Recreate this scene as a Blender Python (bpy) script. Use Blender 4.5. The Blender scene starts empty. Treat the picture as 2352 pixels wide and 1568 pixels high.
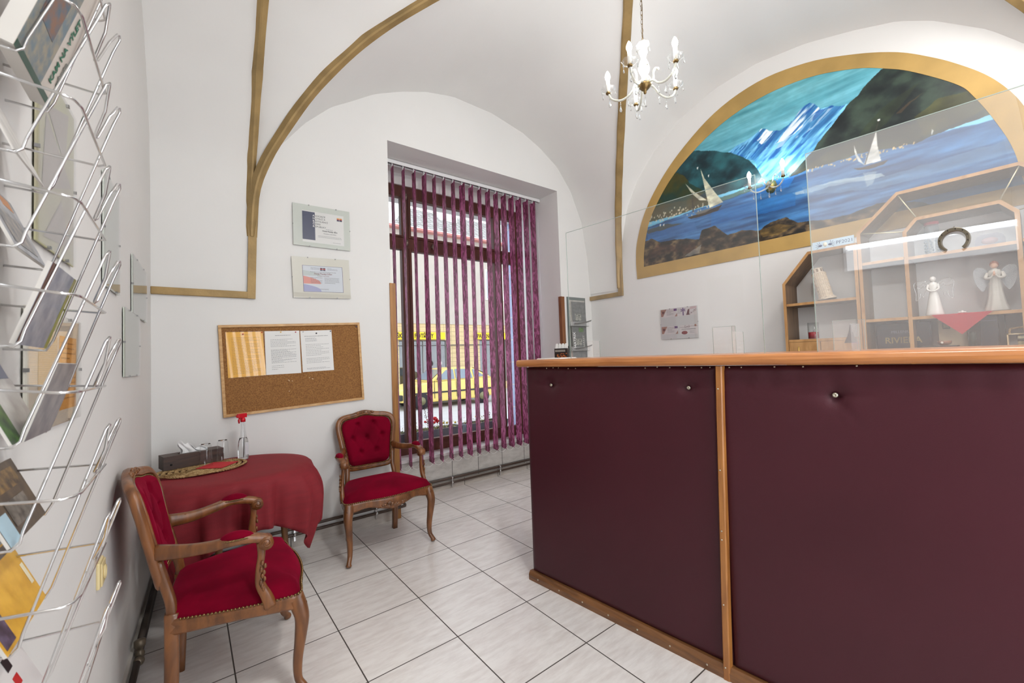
import bpy, bmesh, math, random
import numpy as np
from mathutils import Vector, Matrix

random.seed(7)
rng = np.random.default_rng(7)
PI = math.pi
scene = bpy.context.scene
COL = scene.collection

# ------------------------------------------------------------------ camera
CAM = np.array([-0.5869, -3.0967, 1.3304])
FPX = 957.99
RC = np.array([[0.7887287711, -0.6137255392, -0.0353254600],
               [-0.0054066471, 0.0505363144, -0.9987075894],
               [0.6147175724, 0.7879004020, 0.0365412477]])
cd = bpy.data.cameras.new('camera')
cd.sensor_width = 36.0
cd.sensor_fit = 'HORIZONTAL'
cd.lens = FPX / 2352.0 * 36.0
cd.clip_start = 0.02
cd.clip_end = 200
cd.dof.use_dof = True
cd.dof.focus_distance = 2.9
cd.dof.aperture_fstop = 6.3
cam = bpy.data.objects.new('camera', cd)
COL.objects.link(cam)
cam.matrix_world = Matrix(((RC[0, 0], -RC[1, 0], -RC[2, 0], CAM[0]),
                           (RC[0, 1], -RC[1, 1], -RC[2, 1], CAM[1]),
                           (RC[0, 2], -RC[1, 2], -RC[2, 2], CAM[2]),
                           (0, 0, 0, 1)))
scene.camera = cam

# ------------------------------------------------------------------ sky, exposure
world = bpy.data.worlds.new('overcast_sky')
scene.world = world
world.use_nodes = True
bg = world.node_tree.nodes['Background']
bg.inputs[0].default_value = (0.88, 0.94, 1.0, 1)
bg.inputs[1].default_value = SKY_STRENGTH = 1.5
scene.view_settings.view_transform = 'Standard'
scene.view_settings.look = 'None'
scene.view_settings.gamma = 1.0
scene.view_settings.use_curve_mapping = False
scene.view_settings.exposure = 0.78
ADDED_LAMP_E = 68.0        # opal lamps added unseen behind the camera
cy = scene.cycles
cy.use_denoising = True
cy.use_adaptive_sampling = True
cy.adaptive_threshold = 0.02
cy.max_bounces = 9
cy.diffuse_bounces = 4
cy.glossy_bounces = 4
cy.transmission_bounces = 10
cy.transparent_max_bounces = 24
cy.caustics_reflective = False
cy.caustics_refractive = False
cy.sample_clamp_indirect = 4.0

def area(name, loc, target, sx, sy, power, color=(1, 1, 1)):
    ld = bpy.data.lights.new(name, 'AREA')
    ld.shape = 'RECTANGLE'
    ld.size = sx
    ld.size_y = sy
    ld.energy = power
    ld.color = color
    o = bpy.data.objects.new(name, ld)
    COL.objects.link(o)
    o.location = loc
    d = Vector(target) - Vector(loc)
    o.rotation_euler = d.to_track_quat('-Z', 'Y').to_euler()
    return o

# area light added unseen behind the camera, shining in through the rear door
area('rear_door_daylight', (1.2, -4.1, 1.6), (1.2, 0.0, 1.5), 2.1, 2.4, 34, (0.94, 0.97, 1.0))

# ------------------------------------------------------------------ helpers: pixels of the photograph -> points on known planes
def ray(px, py):
    return RC.T @ np.array([(px - 1176) / FPX, (py - 784) / FPX, 1.0])
def at(px, py, **k):
    d = ray(px, py)
    for n, v in k.items():
        a = 'XYZ'.index(n)
        return CAM + d * ((v - CAM[a]) / d[a])
XR = 3.3625          # right wall
YB = 0.35            # back wall
def XL(y):           # left wall, a little out of square
    return -0.765 - 0.035 * (YB - y)
def atl(px, py, off=0.0):
    d = ray(px, py)
    n = np.array([1, -0.035, 0])
    P = np.array([-0.765 + off, YB, 0])
    return CAM + d * ((n @ (P - CAM)) / (n @ d))

def L(c):
    return tuple(((v / 255.0) / 12.92 if v / 255.0 <= 0.04045 else ((v / 255.0 + 0.055) / 1.055) ** 2.4) for v in c)

# ------------------------------------------------------------------ materials
MATS = {}
def mat(name, col=(200, 200, 200), rough=0.5, metal=0.0, spec=0.5, bump=None, var=None, col2=None, sheen=0.0,
        coat=0.0, trans=0.0, ior=1.45, emit=None, estr=1.0, alpha=1.0, stretch=(1, 1, 1), vcol=None):
    """procedural material: base colour varied by noise, optional bump (scale, strength), velvet sheen, coat"""
    if name in MATS:
        return MATS[name]
    m = bpy.data.materials.new(name)
    m.use_nodes = True
    nt = m.node_tree
    p = nt.nodes['Principled BSDF']
    p.inputs['Roughness'].default_value = rough
    p.inputs['Metallic'].default_value = metal
    p.inputs['Specular IOR Level'].default_value = spec
    p.inputs['Sheen Weight'].default_value = sheen
    p.inputs['Coat Weight'].default_value = coat
    p.inputs['Coat Roughness'].default_value = 0.15
    p.inputs['Transmission Weight'].default_value = trans
    p.inputs['IOR'].default_value = ior
    p.inputs['Alpha'].default_value = alpha
    c = (*L(col), 1)
    p.inputs['Base Color'].default_value = c
    if sheen:
        p.inputs['Sheen Roughness'].default_value = 0.45
        p.inputs['Sheen Tint'].default_value = (*L([min(255, v * 1.3 + 40) for v in col]), 1)
    tc = nt.nodes.new('ShaderNodeTexCoord')
    mp = nt.nodes.new('ShaderNodeMapping')
    mp.inputs['Scale'].default_value = stretch
    nt.links.new(tc.outputs['Object'], mp.inputs['Vector'])
    if vcol:
        at_ = nt.nodes.new('ShaderNodeAttribute')
        at_.attribute_name = vcol
        nt.links.new(at_.outputs['Color'], p.inputs['Base Color'])
    elif var or col2:
        sc_, amt = var or (8, 1.0)
        nz = nt.nodes.new('ShaderNodeTexNoise')
        nz.inputs['Scale'].default_value = sc_
        nz.inputs['Detail'].default_value = 5
        nt.links.new(mp.outputs[0], nz.inputs['Vector'])
        rp = nt.nodes.new('ShaderNodeValToRGB')
        c2 = (*L(col2), 1) if col2 else tuple([v * (1 - amt) for v in c[:3]]) + (1,)
        rp.color_ramp.elements[0].position = 0.35
        rp.color_ramp.elements[0].color = c2
        rp.color_ramp.elements[1].position = 0.62
        rp.color_ramp.elements[1].color = c
        nt.links.new(nz.outputs['Fac'], rp.inputs['Fac'])
        nt.links.new(rp.outputs['Color'], p.inputs['Base Color'])
    if bump:
        nb = nt.nodes.new('ShaderNodeTexNoise')
        nb.inputs['Scale'].default_value = bump[0]
        nb.inputs['Detail'].default_value = 4
        nt.links.new(mp.outputs[0], nb.inputs['Vector'])
        bp = nt.nodes.new('ShaderNodeBump')
        bp.inputs['Strength'].default_value = bump[1]
        bp.inputs['Distance'].default_value = bump[2] if len(bump) > 2 else 0.002
        nt.links.new(nb.outputs['Fac'], bp.inputs['Height'])
        nt.links.new(bp.outputs['Normal'], p.inputs['Normal'])
    if emit:
        p.inputs['Emission Color'].default_value = (*L(emit), 1)
        p.inputs['Emission Strength'].default_value = estr
    MATS[name] = m
    return m

def wood(name, c1, c2, scale=(30, 30, 3), rough=0.45, coat=0.2, bump=0.15):
    if name in MATS:
        return MATS[name]
    m = bpy.data.materials.new(name)
    m.use_nodes = True
    nt = m.node_tree
    p = nt.nodes['Principled BSDF']
    p.inputs['Roughness'].default_value = rough
    p.inputs['Coat Weight'].default_value = coat
    p.inputs['Coat Roughness'].default_value = 0.25
    tc = nt.nodes.new('ShaderNodeTexCoord')
    mp = nt.nodes.new('ShaderNodeMapping')
    mp.inputs['Scale'].default_value = scale
    nz = nt.nodes.new('ShaderNodeTexNoise')
    nz.inputs['Scale'].default_value = 1.0
    nz.inputs['Detail'].default_value = 6
    nz.inputs['Distortion'].default_value = 0.6
    rp = nt.nodes.new('ShaderNodeValToRGB')
    rp.color_ramp.elements[0].position = 0.32
    rp.color_ramp.elements[0].color = (*L(c2), 1)
    rp.color_ramp.elements[1].position = 0.66
    rp.color_ramp.elements[1].color = (*L(c1), 1)
    bp = nt.nodes.new('ShaderNodeBump')
    bp.inputs['Strength'].default_value = bump
    bp.inputs['Distance'].default_value = 0.001
    nt.links.new(tc.outputs['Object'], mp.inputs['Vector'])
    nt.links.new(mp.outputs[0], nz.inputs['Vector'])
    nt.links.new(nz.outputs['Fac'], rp.inputs['Fac'])
    nt.links.new(rp.outputs['Color'], p.inputs['Base Color'])
    nt.links.new(nz.outputs['Fac'], bp.inputs['Height'])
    nt.links.new(bp.outputs['Normal'], p.inputs['Normal'])
    MATS[name] = m
    return m

def sheet_glass(name, refl=0.08, tint=(1, 1, 1), rough=0.0, haze=0.0):
    """thin pane: lets the room through, mirrors a share of it, with a little surface haze"""
    if name in MATS:
        return MATS[name]
    m = bpy.data.materials.new(name)
    m.use_nodes = True
    nt = m.node_tree
    nt.nodes.remove(nt.nodes['Principled BSDF'])
    out = nt.nodes['Material Output']
    tr = nt.nodes.new('ShaderNodeBsdfTransparent')
    tr.inputs['Color'].default_value = (*tint, 1)
    gl = nt.nodes.new('ShaderNodeBsdfGlossy')
    gl.inputs['Roughness'].default_value = rough
    lw = nt.nodes.new('ShaderNodeLayerWeight')
    lw.inputs['Blend'].default_value = 0.5
    pw = nt.nodes.new('ShaderNodeMath')
    pw.operation = 'POWER'
    pw.inputs[1].default_value = 5.0
    nt.links.new(lw.outputs['Facing'], pw.inputs[0])
    ad = nt.nodes.new('ShaderNodeMath')
    ad.operation = 'MULTIPLY_ADD'
    ad.use_clamp = True
    ad.inputs[1].default_value = 0.85
    ad.inputs[2].default_value = 0.03 + refl
    nt.links.new(pw.outputs[0], ad.inputs[0])
    mx = nt.nodes.new('ShaderNodeMixShader')
    nt.links.new(ad.outputs[0], mx.inputs[0])
    nt.links.new(tr.outputs[0], mx.inputs[1])
    nt.links.new(gl.outputs[0], mx.inputs[2])
    last = mx
    if haze:
        df = nt.nodes.new('ShaderNodeBsdfDiffuse')
        df.inputs['Color'].default_value = (0.95, 0.95, 0.95, 1)
        m2 = nt.nodes.new('ShaderNodeMixShader')
        m2.inputs[0].default_value = haze
        nt.links.new(mx.outputs[0], m2.inputs[1])
        nt.links.new(df.outputs[0], m2.inputs[2])
        last = m2
    nt.links.new(last.outputs[0], out.inputs['Surface'])
    MATS[name] = m
    return m

def tile_mat(name, base, base2, T, grout, gw, axes=('X', 'Y'), off=(0, 0), rough=0.3, nstretch=(2, 9, 9), sizes=None, bumpy=0.08, spec=0.5):
    if name in MATS:
        return MATS[name]
    sizes = sizes or (T, T)
    m = bpy.data.materials.new(name)
    m.use_nodes = True
    nt = m.node_tree
    N, K = nt.nodes, nt.links
    p = N['Principled BSDF']
    p.inputs['Specular IOR Level'].default_value = spec
    g = N.new('ShaderNodeNewGeometry')
    sp = N.new('ShaderNodeSeparateXYZ')
    K.new(g.outputs['Position'], sp.inputs[0])
    def mth(op, a, b=None):
        n = N.new('ShaderNodeMath')
        n.operation = op
        for i, v in enumerate((a, b)):
            if v is None:
                continue
            if isinstance(v, (int, float)):
                n.inputs[i].default_value = v
            else:
                K.new(v, n.inputs[i])
        return n.outputs[0]
    ds, cells = [], []
    for ax, sz, of in zip(axes, sizes, off):
        u = mth('DIVIDE', mth('SUBTRACT', sp.outputs[ax], of), sz)
        fr = mth('ABSOLUTE', mth('SUBTRACT', mth('FRACT', mth('ADD', u, 0.5)), 0.5))
        ds.append(mth('MULTIPLY', fr, sz))
        cells.append(mth('FLOOR', u))
    d = mth('MINIMUM', ds[0], ds[1])
    isg = mth('LESS_THAN', d, gw / 2)
    cmb = N.new('ShaderNodeCombineXYZ')
    K.new(cells[0], cmb.inputs[0])
    K.new(cells[1], cmb.inputs[1])
    wn = N.new('ShaderNodeTexWhiteNoise')
    K.new(cmb.outputs[0], wn.inputs['Vector'])
    add = N.new('ShaderNodeVectorMath')
    add.operation = 'MULTIPLY_ADD'
    K.new(wn.outputs['Color'], add.inputs[0])
    add.inputs[1].default_value = (7, 7, 7)
    K.new(g.outputs['Position'], add.inputs[2])
    mp = N.new('ShaderNodeMapping')
    mp.inputs['Scale'].default_value = nstretch
    K.new(add.outputs[0], mp.inputs['Vector'])
    nz = N.new('ShaderNodeTexNoise')
    nz.inputs['Scale'].default_value = 1.2
    nz.inputs['Detail'].default_value = 8
    nz.inputs['Roughness'].default_value = 0.65
    K.new(mp.outputs[0], nz.inputs['Vector'])
    rp = N.new('ShaderNodeValToRGB')
    rp.color_ramp.elements[0].position = 0.3
    rp.color_ramp.elements[0].color = (*L(base2), 1)
    rp.color_ramp.elements[1].position = 0.6
    rp.color_ramp.elements[1].color = (*L(base), 1)
    K.new(nz.outputs['Fac'], rp.inputs['Fac'])
    mx = N.new('ShaderNodeMix')
    mx.data_type = 'RGBA'
    K.new(isg, mx.inputs['Factor'])
    K.new(rp.outputs['Color'], mx.inputs['A'])
    mx.inputs['B'].default_value = (*L(grout), 1)
    K.new(mx.outputs['Result'], p.inputs['Base Color'])
    K.new(mth('ADD', mth('MULTIPLY', isg, 0.5), rough), p.inputs['Roughness'])
    hgt = mth('SUBTRACT', mth('MULTIPLY', nz.outputs['Fac'], 0.15), isg)
    bp = N.new('ShaderNodeBump')
    bp.inputs['Strength'].default_value = bumpy
    bp.inputs['Distance'].default_value = 0.002
    K.new(hgt, bp.inputs['Height'])
    K.new(bp.outputs['Normal'], p.inputs['Normal'])
    MATS[name] = m
    return m

# ------------------------------------------------------------------ mesh builder
class MB:
    def __init__(s):
        s.v, s.f, s.mi, s.sm = [], [], [], []
    def add(s, vs, fs, mi=0, smooth=False):
        b = len(s.v)
        s.v.extend([tuple(map(float, p)) for p in vs])
        for f in fs:
            s.f.append([b + i for i in f])
            s.mi.append(mi)
            s.sm.append(smooth)
        return s
    def box(s, x0, x1, y0, y1, z0, z1, mi=0, bev=0.0, M=None):
        if bev > 0:
            bm = bmesh.new()
            bmesh.ops.create_cube(bm, size=1.0)
            for v in bm.verts:
                v.co = Vector(((x0 + x1) / 2 + v.co.x * abs(x1 - x0), (y0 + y1) / 2 + v.co.y * abs(y1 - y0), (z0 + z1) / 2 + v.co.z * abs(z1 - z0)))
            bmesh.ops.bevel(bm, geom=bm.edges[:], offset=bev, segments=2, profile=0.6, affect='EDGES')
            bm.verts.index_update()
            vs = [tuple((M @ v.co) if M else v.co) for v in bm.verts]
            fs = [[v.index for v in f.verts] for f in bm.faces]
            bm.free()
            return s.add(vs, fs, mi)
        vs = [(x0, y0, z0), (x1, y0, z0), (x1, y1, z0), (x0, y1, z0), (x0, y0, z1), (x1, y0, z1), (x1, y1, z1), (x0, y1, z1)]
        if M:
            vs = [tuple(M @ Vector(v)) for v in vs]
        return s.add(vs, [(3, 2, 1, 0), (4, 5, 6, 7), (0, 1, 5, 4), (1, 2, 6, 5), (2, 3, 7, 6), (3, 0, 4, 7)], mi)
    def quad(s, a, b, c, d, mi=0):
        return s.add([a, b, c, d], [(0, 1, 2, 3)], mi)
    def tube(s, path, r, seg=8, mi=0, closed=False, cap=True, rz=None, up=None, power=2.0):
        """swept tube; r a number or list; rz second radius (across 'up'); power >2 squares the section"""
        P = [Vector(p) for p in path]
        n = len(P)
        rr = r if isinstance(r, (list, tuple)) else [r] * n
        r2 = rz if isinstance(rz, (list, tuple)) else ([rz] * n if rz is not None else rr)
        T = []
        for i in range(n):
            if closed:
                t = P[(i + 1) % n] - P[i - 1]
            else:
                t = P[min(i + 1, n - 1)] - P[max(i - 1, 0)]
            T.append(t.normalized() if t.length > 1e-9 else Vector((0, 0, 1)))
        u = Vector(up) if up is not None else (Vector((0, 0, 1)) if abs(T[0].z) < 0.9 else Vector((1, 0, 0)))
        u = (u - T[0] * u.dot(T[0])).normalized()
        vs = []
        for i in range(n):
            if up is not None:
                u0 = Vector(up) if not callable(up) else up(i)
                w = u0 - T[i] * u0.dot(T[i])
                if w.length > 1e-4:
                    u = w.normalized()
            else:
                u = (u - T[i] * u.dot(T[i]))
                u = u.normalized() if u.length > 1e-6 else T[i].orthogonal().normalized()
            b = T[i].cross(u)
            for k in range(seg):
                a = 2 * PI * (k + 0.5) / seg
                ca, sa = math.cos(a), math.sin(a)
                if power != 2.0:
                    ca = math.copysign(abs(ca) ** (2 / power), ca)
                    sa = math.copysign(abs(sa) ** (2 / power), sa)
                vs.append(tuple(P[i] + u * (r2[i] * ca) + b * (rr[i] * sa)))
        fs = []
        m = n if closed else n - 1
        for i in range(m):
            j = (i + 1) % n
            for k in range(seg):
                k2 = (k + 1) % seg
                fs.append((i * seg + k, i * seg + k2, j * seg + k2, j * seg + k))
        if cap and not closed:
            fs.append(tuple(range(seg - 1, -1, -1)))
            fs.append(tuple((n - 1) * seg + k for k in range(seg)))
        return s.add(vs, fs, mi, smooth=seg > 4)
    def lathe(s, prof, c=(0, 0, 0), seg=24, mi=0, M=None, cap=True, a0=0, sx=1, sy=1, smooth=True, ripple=None):
        vs = []
        for (r, z) in prof:
            for k in range(seg):
                a = a0 + 2 * PI * k / seg
                q = r * (1 + (ripple[1] * math.cos(ripple[0] * a) if ripple else 0))
                p = Vector((q * math.cos(a) * sx, q * math.sin(a) * sy, z))
                if M:
                    p = M @ p
                vs.append((p.x + c[0], p.y + c[1], p.z + c[2]))
        n = len(prof)
        fs = [(i * seg + k, i * seg + (k + 1) % seg, (i + 1) * seg + (k + 1) % seg, (i + 1) * seg + k) for i in range(n - 1) for k in range(seg)]
        if cap:
            if prof[0][0] > 1e-6:
                fs.append(tuple(range(seg - 1, -1, -1)))
            if prof[-1][0] > 1e-6:
                fs.append(tuple((n - 1) * seg + k for k in range(seg)))
        return s.add(vs, fs, mi, smooth=smooth)
    def ball(s, c, r, seg=12, rings=8, mi=0, sx=1, sy=1, sz=1, M=None):
        prof = [(max(1e-4, r * math.sin(PI * i / rings)), -r * math.cos(PI * i / rings) * sz) for i in range(rings + 1)]
        return s.lathe(prof, c, seg, mi, sx=sx, sy=sy, M=M)
    def prism(s, pts, fr, d, mi=0, smooth=False):
        """pts: outline 2-D -> fr(u, v, w) maps into space, extruded w from 0 to d"""
        n = len(pts)
        vs = [fr(u, v, 0) for u, v in pts] + [fr(u, v, d) for u, v in pts]
        fs = [tuple(range(n - 1, -1, -1)), tuple(range(n, 2 * n))]
        fs += [(i, (i + 1) % n, n + (i + 1) % n, n + i) for i in range(n)]
        return s.add(vs, fs, mi, smooth)
    def grid(s, fn, nu, nv, mi=0, smooth=True, wrap=False):
        vs = [fn(i / nu, j / nv) for j in range(nv + 1) for i in range(nu + (0 if wrap else 1))]
        w = nu if wrap else nu + 1
        fs = []
        for j in range(nv):
            for i in range(nu):
                i2 = (i + 1) % w if wrap else i + 1
                fs.append((j * w + i, j * w + i2, (j + 1) * w + i2, (j + 1) * w + i))
        return s.add(vs, fs, mi, smooth)
    def build(s, name, mats, parent=None, fix=True, bevel=None):
        me = bpy.data.meshes.new(name)
        me.from_pydata(s.v, [], s.f)
        mats = mats if isinstance(mats, (list, tuple)) else [mats]
        for m in mats:
            me.materials.append(m)
        me.polygons.foreach_set('material_index', s.mi)
        me.polygons.foreach_set('use_smooth', s.sm)
        if fix:
            bm = bmesh.new()
            bm.from_mesh(me)
            bmesh.ops.recalc_face_normals(bm, faces=bm.faces[:])
            bm.to_mesh(me)
            bm.free()
        me.update()
        o = bpy.data.objects.new(name, me)
        COL.objects.link(o)
        if parent:
            o.parent = parent
        if bevel:
            b = o.modifiers.new('soft_edges', 'BEVEL')
            b.width = bevel
            b.segments = 2
            b.limit_method = 'ANGLE'
        return o

def tag(o, label=None, cat=None, group=None, kind=None):
    if label:
        o['label'] = label
    if cat:
        o['category'] = cat
    if group:
        o['group'] = group
    if kind:
        o['kind'] = kind
    return o
def thing(name, label, cat, loc=(0, 0, 0), rz=0.0, group=None):
    o = bpy.data.objects.new(name, None)
    o.empty_display_size = 0.1
    COL.objects.link(o)
    o.location = loc
    o.rotation_euler = (0, 0, rz)
    return tag(o, label, cat, group)
def struct(name, mb, m, parent=None, **k):
    o = mb.build(name, m, parent, **k)
    if not parent:
        o['kind'] = 'structure'
    return o
def kids(o):
    return [c for c in bpy.data.objects if c.parent == o]
def copy_tree(o, parent=None):
    c = o.copy()
    COL.objects.link(c)
    c.parent = parent
    for ch in kids(o):
        copy_tree(ch, c)
    return c
def text_obj(s, size, M, m, parent, name='lettering', ex=0.0006, align='LEFT', bold=0.0, sx=1.0):
    cu = bpy.data.curves.new(name, 'FONT')
    cu.body = s
    cu.size = size
    cu.extrude = ex
    cu.offset = bold
    cu.align_x = align
    cu.resolution_u = 3
    t = bpy.data.objects.new(name, cu)
    COL.objects.link(t)
    bpy.context.view_layer.update()
    dg = bpy.context.evaluated_depsgraph_get()
    me = bpy.data.meshes.new_from_object(t.evaluated_get(dg))
    bpy.data.objects.remove(t)
    me.transform(M @ Matrix.Diagonal((sx, 1, 1, 1)))
    me.materials.clear()
    me.materials.append(m)
    o = bpy.data.objects.new(name, me)
    COL.objects.link(o)
    if parent:
        o.parent = parent
    return o
def frame_M(o, ux, uy):
    """matrix whose x axis is ux, y axis uy, at o"""
    ux, uy = Vector(ux).normalized(), Vector(uy)
    uz = ux.cross(uy).normalized()
    uy = uz.cross(ux)
    return Matrix(((ux.x, uy.x, uz.x, o[0]), (ux.y, uy.y, uz.y, o[1]), (ux.z, uy.z, uz.z, o[2]), (0, 0, 0, 1)))
def cr(pts, n=6, closed=False):
    """Catmull-Rom through points"""
    P = [np.array(p, float) for p in pts]
    m = len(P)
    out = []
    for i in range(m if closed else m - 1):
        p0 = P[i - 1] if (closed or i > 0) else 2 * P[0] - P[1]
        p1, p2 = P[i], P[(i + 1) % m]
        p3 = P[(i + 2) % m] if (closed or i + 2 < m) else 2 * P[-1] - P[-2]
        for k in range(n):
            t = k / n
            out.append(0.5 * ((2 * p1) + (-p0 + p2) * t + (2 * p0 - 5 * p1 + 4 * p2 - p3) * t * t + (-p0 + 3 * p1 - 3 * p2 + p3) * t ** 3))
    if not closed:
        out.append(P[-1])
    return [tuple(map(float, q)) for q in out]
# ================================================================== THE SETTING
plaster = mat('white_plaster', (230, 229, 227), rough=0.85, spec=0.2, bump=(14, 0.25, 0.004), var=(1.3, 0.03))
plaster_left = mat('grey_white_plaster', (222, 220, 217), rough=0.8, spec=0.25, bump=(30, 0.3, 0.003), var=(1.5, 0.04))
gold = mat('gold_paint', (168, 140, 92), rough=0.5, metal=0.25, bump=(60, 0.5, 0.003), var=(7, 0.28))
T = 0.43
floor_m = tile_mat('floor_tiles', (238, 234, 230), (220, 213, 208), T, (74, 68, 62), 0.0055, rough=0.2, nstretch=(6, 26, 26))
YN = 0.765           # wall under the window sill, back of the niche
NX0, NX1, NZ = 0.80, 2.85, 3.255
XF = 0.93            # window plane
YREAR = -3.65

b = MB()
b.box(-1.2, 3.6, YREAR - 1.6, YN, -0.05, 0)
struct('floor', b, floor_m)

# ---- back wall with the niche cut out
b = MB()
def bw(x0, x1, z0, z1):
    b.box(x0, x1, YB, 1.42, z0, z1)
bw(-1.2, NX0, -0.3, 4.3)
b.box(NX1, 3.6, YB, .985, -0.3, 4.3)
b.box(2.92, 3.6, .985, 1.42, -0.3, 4.3)
b.box(NX1, 2.92, .985, 1.42, 3.14, 4.3)
b.box(NX1, 2.92, .985, 1.42, -0.3, .345)
bw(NX0, NX1, NZ, 4.3)
b.box(NX0, NX1, XF - 0.02, 1.42, 3.14, NZ)           # lintel drop behind the blind
struct('wall_back', b, plaster)
b = MB()
b.box(NX0, NX1, YN, 1.42, -0.3, 0.345)
wt = tile_mat('sill_wall_tiles', (203, 200, 195), (178, 174, 170), 0.32, (70, 66, 62), 0.006, axes=('X', 'Z'),
              off=(1.58, 0.115), sizes=(0.3226, 0.6), rough=0.25, nstretch=(6, 6, 14))
struct('wall_window', b, wt)
b = MB()
b.box(NX0, NX1, YN - 0.03, 1.0, 0.345, 0.375, bev=0.004)
struct('trim_1', b, mat('white_marble', (226, 224, 222), rough=0.25, var=(6, 0.1)))
# ---- side walls
b = MB()
ya, yb = YREAR - 0.1, YB + 0.1
b.add([(XL(ya), ya, -0.05), (XL(yb), yb, -0.05), (XL(yb), yb, 4.3), (XL(ya), ya, 4.3),
       (XL(ya) - 0.15, ya, -0.05), (XL(yb) - 0.15, yb, -0.05), (XL(yb) - 0.15, yb, 4.3), (XL(ya) - 0.15, ya, 4.3)],
      [(0, 1, 2, 3), (4, 7, 6, 5), (0, 4, 5, 1), (3, 2, 6, 7), (0, 3, 7, 4), (1, 5, 6, 2)])
struct('wall_left', b, plaster_left)
b = MB()
b.box(XR, XR + 0.15, ya, yb, -0.05, 4.3)
struct('wall_right', b, plaster)
b = MB()
RX0, RX1, RZ = 0.1, 2.3, 2.5
b.box(-1.2, RX0, YREAR - 0.15, YREAR, -0.05, 4.3)
b.box(RX1, 3.6, YREAR - 0.15, YREAR, -0.05, 4.3)
b.box(RX0, RX1, YREAR - 0.15, YREAR, RZ, 4.3)
struct('wall_rear', b, plaster)
b = MB()
for x in (RX0, RX0 + 0.53, (RX0 + RX1) / 2 - 0.03, RX1 - 0.59, RX1 - 0.06):
    b.box(x, x + 0.06, YREAR - 0.1, YREAR - 0.04, 0, RZ)
b.box(RX0, RX1, YREAR - 0.1, YREAR - 0.04, RZ - 0.07, RZ)
b.box(RX0, RX1, YREAR - 0.1, YREAR - 0.04, 0, 0.12)
door = struct('door_1', b, wood('brown_door_wood', (110, 62, 38), (80, 42, 25)))  # unseen glazed door, added to let fill light in from behind
b = MB()
b.box(RX0 + 0.05, RX1 - 0.05, YREAR - 0.075, YREAR - 0.069, 0.1, RZ - 0.06)
b.build('pane', sheet_glass('clear_pane', 0.03), door)

# ---- groin vault: groin curves, lunettes, cells
O3 = (1.62, -1.60, 4.08)
PS = [0, .003, .015, .03, .06, .105, .15, .205, .265, .345, .43, .52, .75, 1]
PZ = [1.83, 2.2, 2.57, 2.68, 2.83, 2.98, 3.13, 3.28, 3.41, 3.56, 3.67, 3.77, 3.97, 4.08]
YC = -3.42
def prof(s_):
    return float(np.interp(s_, PS, PZ))
SS = sorted(set(PS + [i / 24 for i in range(25)] + [0.008, .022, .045, .08]))
gA = [(-0.228 + s_ * (O3[0] + .228), YB + s_ * (O3[1] - YB), prof(s_)) for s_ in SS]
gA = [(-0.228 + min(s_ * 1.85, .03) if s_ < .016 else x, y, z) for (x, y, z), s_ in zip(gA, SS)]
Bp = [(3.3574, -0.1088, 2.0024), (3.3443, -.1152, 2.3839), (3.246, -.2047, 2.8482), (3.0397, -.3968, 3.2237), (2.7986, -.6203, 3.5176),
      (2.5836, -.8141, 3.6886), (2.3172, -1.0515, 3.8391), (2.0404, -1.2945, 3.9735), (1.85, -1.44, 4.03), O3]
gB = cr(Bp, 5)
gC = [(XR - s_ * (XR - O3[0]), YC + s_ * (O3[1] - YC), max(2.0, prof(s_))) for s_ in SS]
gD = [(-0.228 + s_ * (O3[0] + .228), YC + s_ * (O3[1] - YC), prof(s_)) for s_ in SS]
def interp_curve(c, ax, vals):
    A = sorted(c, key=lambda p: p[ax])
    xs = [p[ax] for p in A]
    return [tuple(float(np.interp(v, xs, [p[k] for p in A])) for k in range(3)) for v in vals]
lunW = [(-.225, 1.9), (-.2, 2.45), (-.16, 2.62), (-.04, 2.95), (.14, 3.19), (.34, 3.39), (.48, 3.48), (.7, 3.63), (.94, 3.74), (1.19, 3.83),
        (1.48, 3.89), (1.94, 3.88), (2.35, 3.80), (2.6, 3.7), (2.87, 3.54), (3.08, 3.3), (3.25, 2.95), (3.33, 2.5), (3.36, 2.02)]
lunM = [(-.10, 2.05), (-.12, 2.45), (-.16, 2.62), (-.24, 2.96), (-.4, 3.24), (-.61, 3.46), (-.92, 3.67), (-1.28, 3.79), (-1.66, 3.82), (-2.02, 3.77), (-2.32, 3.68),
        (-2.56, 3.59), (-2.73, 3.48), (-2.84, 3.38), (-2.97, 3.26), (-3.1, 3.09), (-3.3, 2.7), (-3.4, 2.2), (-3.42, 2.0)]
cell = MB()
def ruled(c1, c2):
    n = len(c1)
    K = 6
    cell.grid(lambda u, v: tuple(np.array(c1[int(round(u * (n - 1)))]) * (1 - v) + np.array(c2[int(round(u * (n - 1)))]) * v), n - 1, K)
def eased(a0, a1, n):
    return [a0 + (a1 - a0) * (0.5 - 0.5 * math.cos(PI * i / n)) for i in range(n + 1)]
xs = eased(-.2275, 3.357, 90)
lw3 = [(x, YB, float(np.interp(x, [p[0] for p in lunW], [p[1] for p in lunW]))) for x in xs]
gw = interp_curve(gA[:-1] + gB, 0, xs)
gw[0] = (-.228, YB, 1.83)
ruled(lw3, gw)
ys = eased(-.1085, -3.419, 90)
lm = sorted(lunM)
lm3 = [(XR, y, float(np.interp(y, [p[0] for p in lm], [p[1] for p in lm]))) for y in ys]
gm = interp_curve(gB[:-1] + gC, 1, ys)
ruled(lm3, gm)
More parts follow.
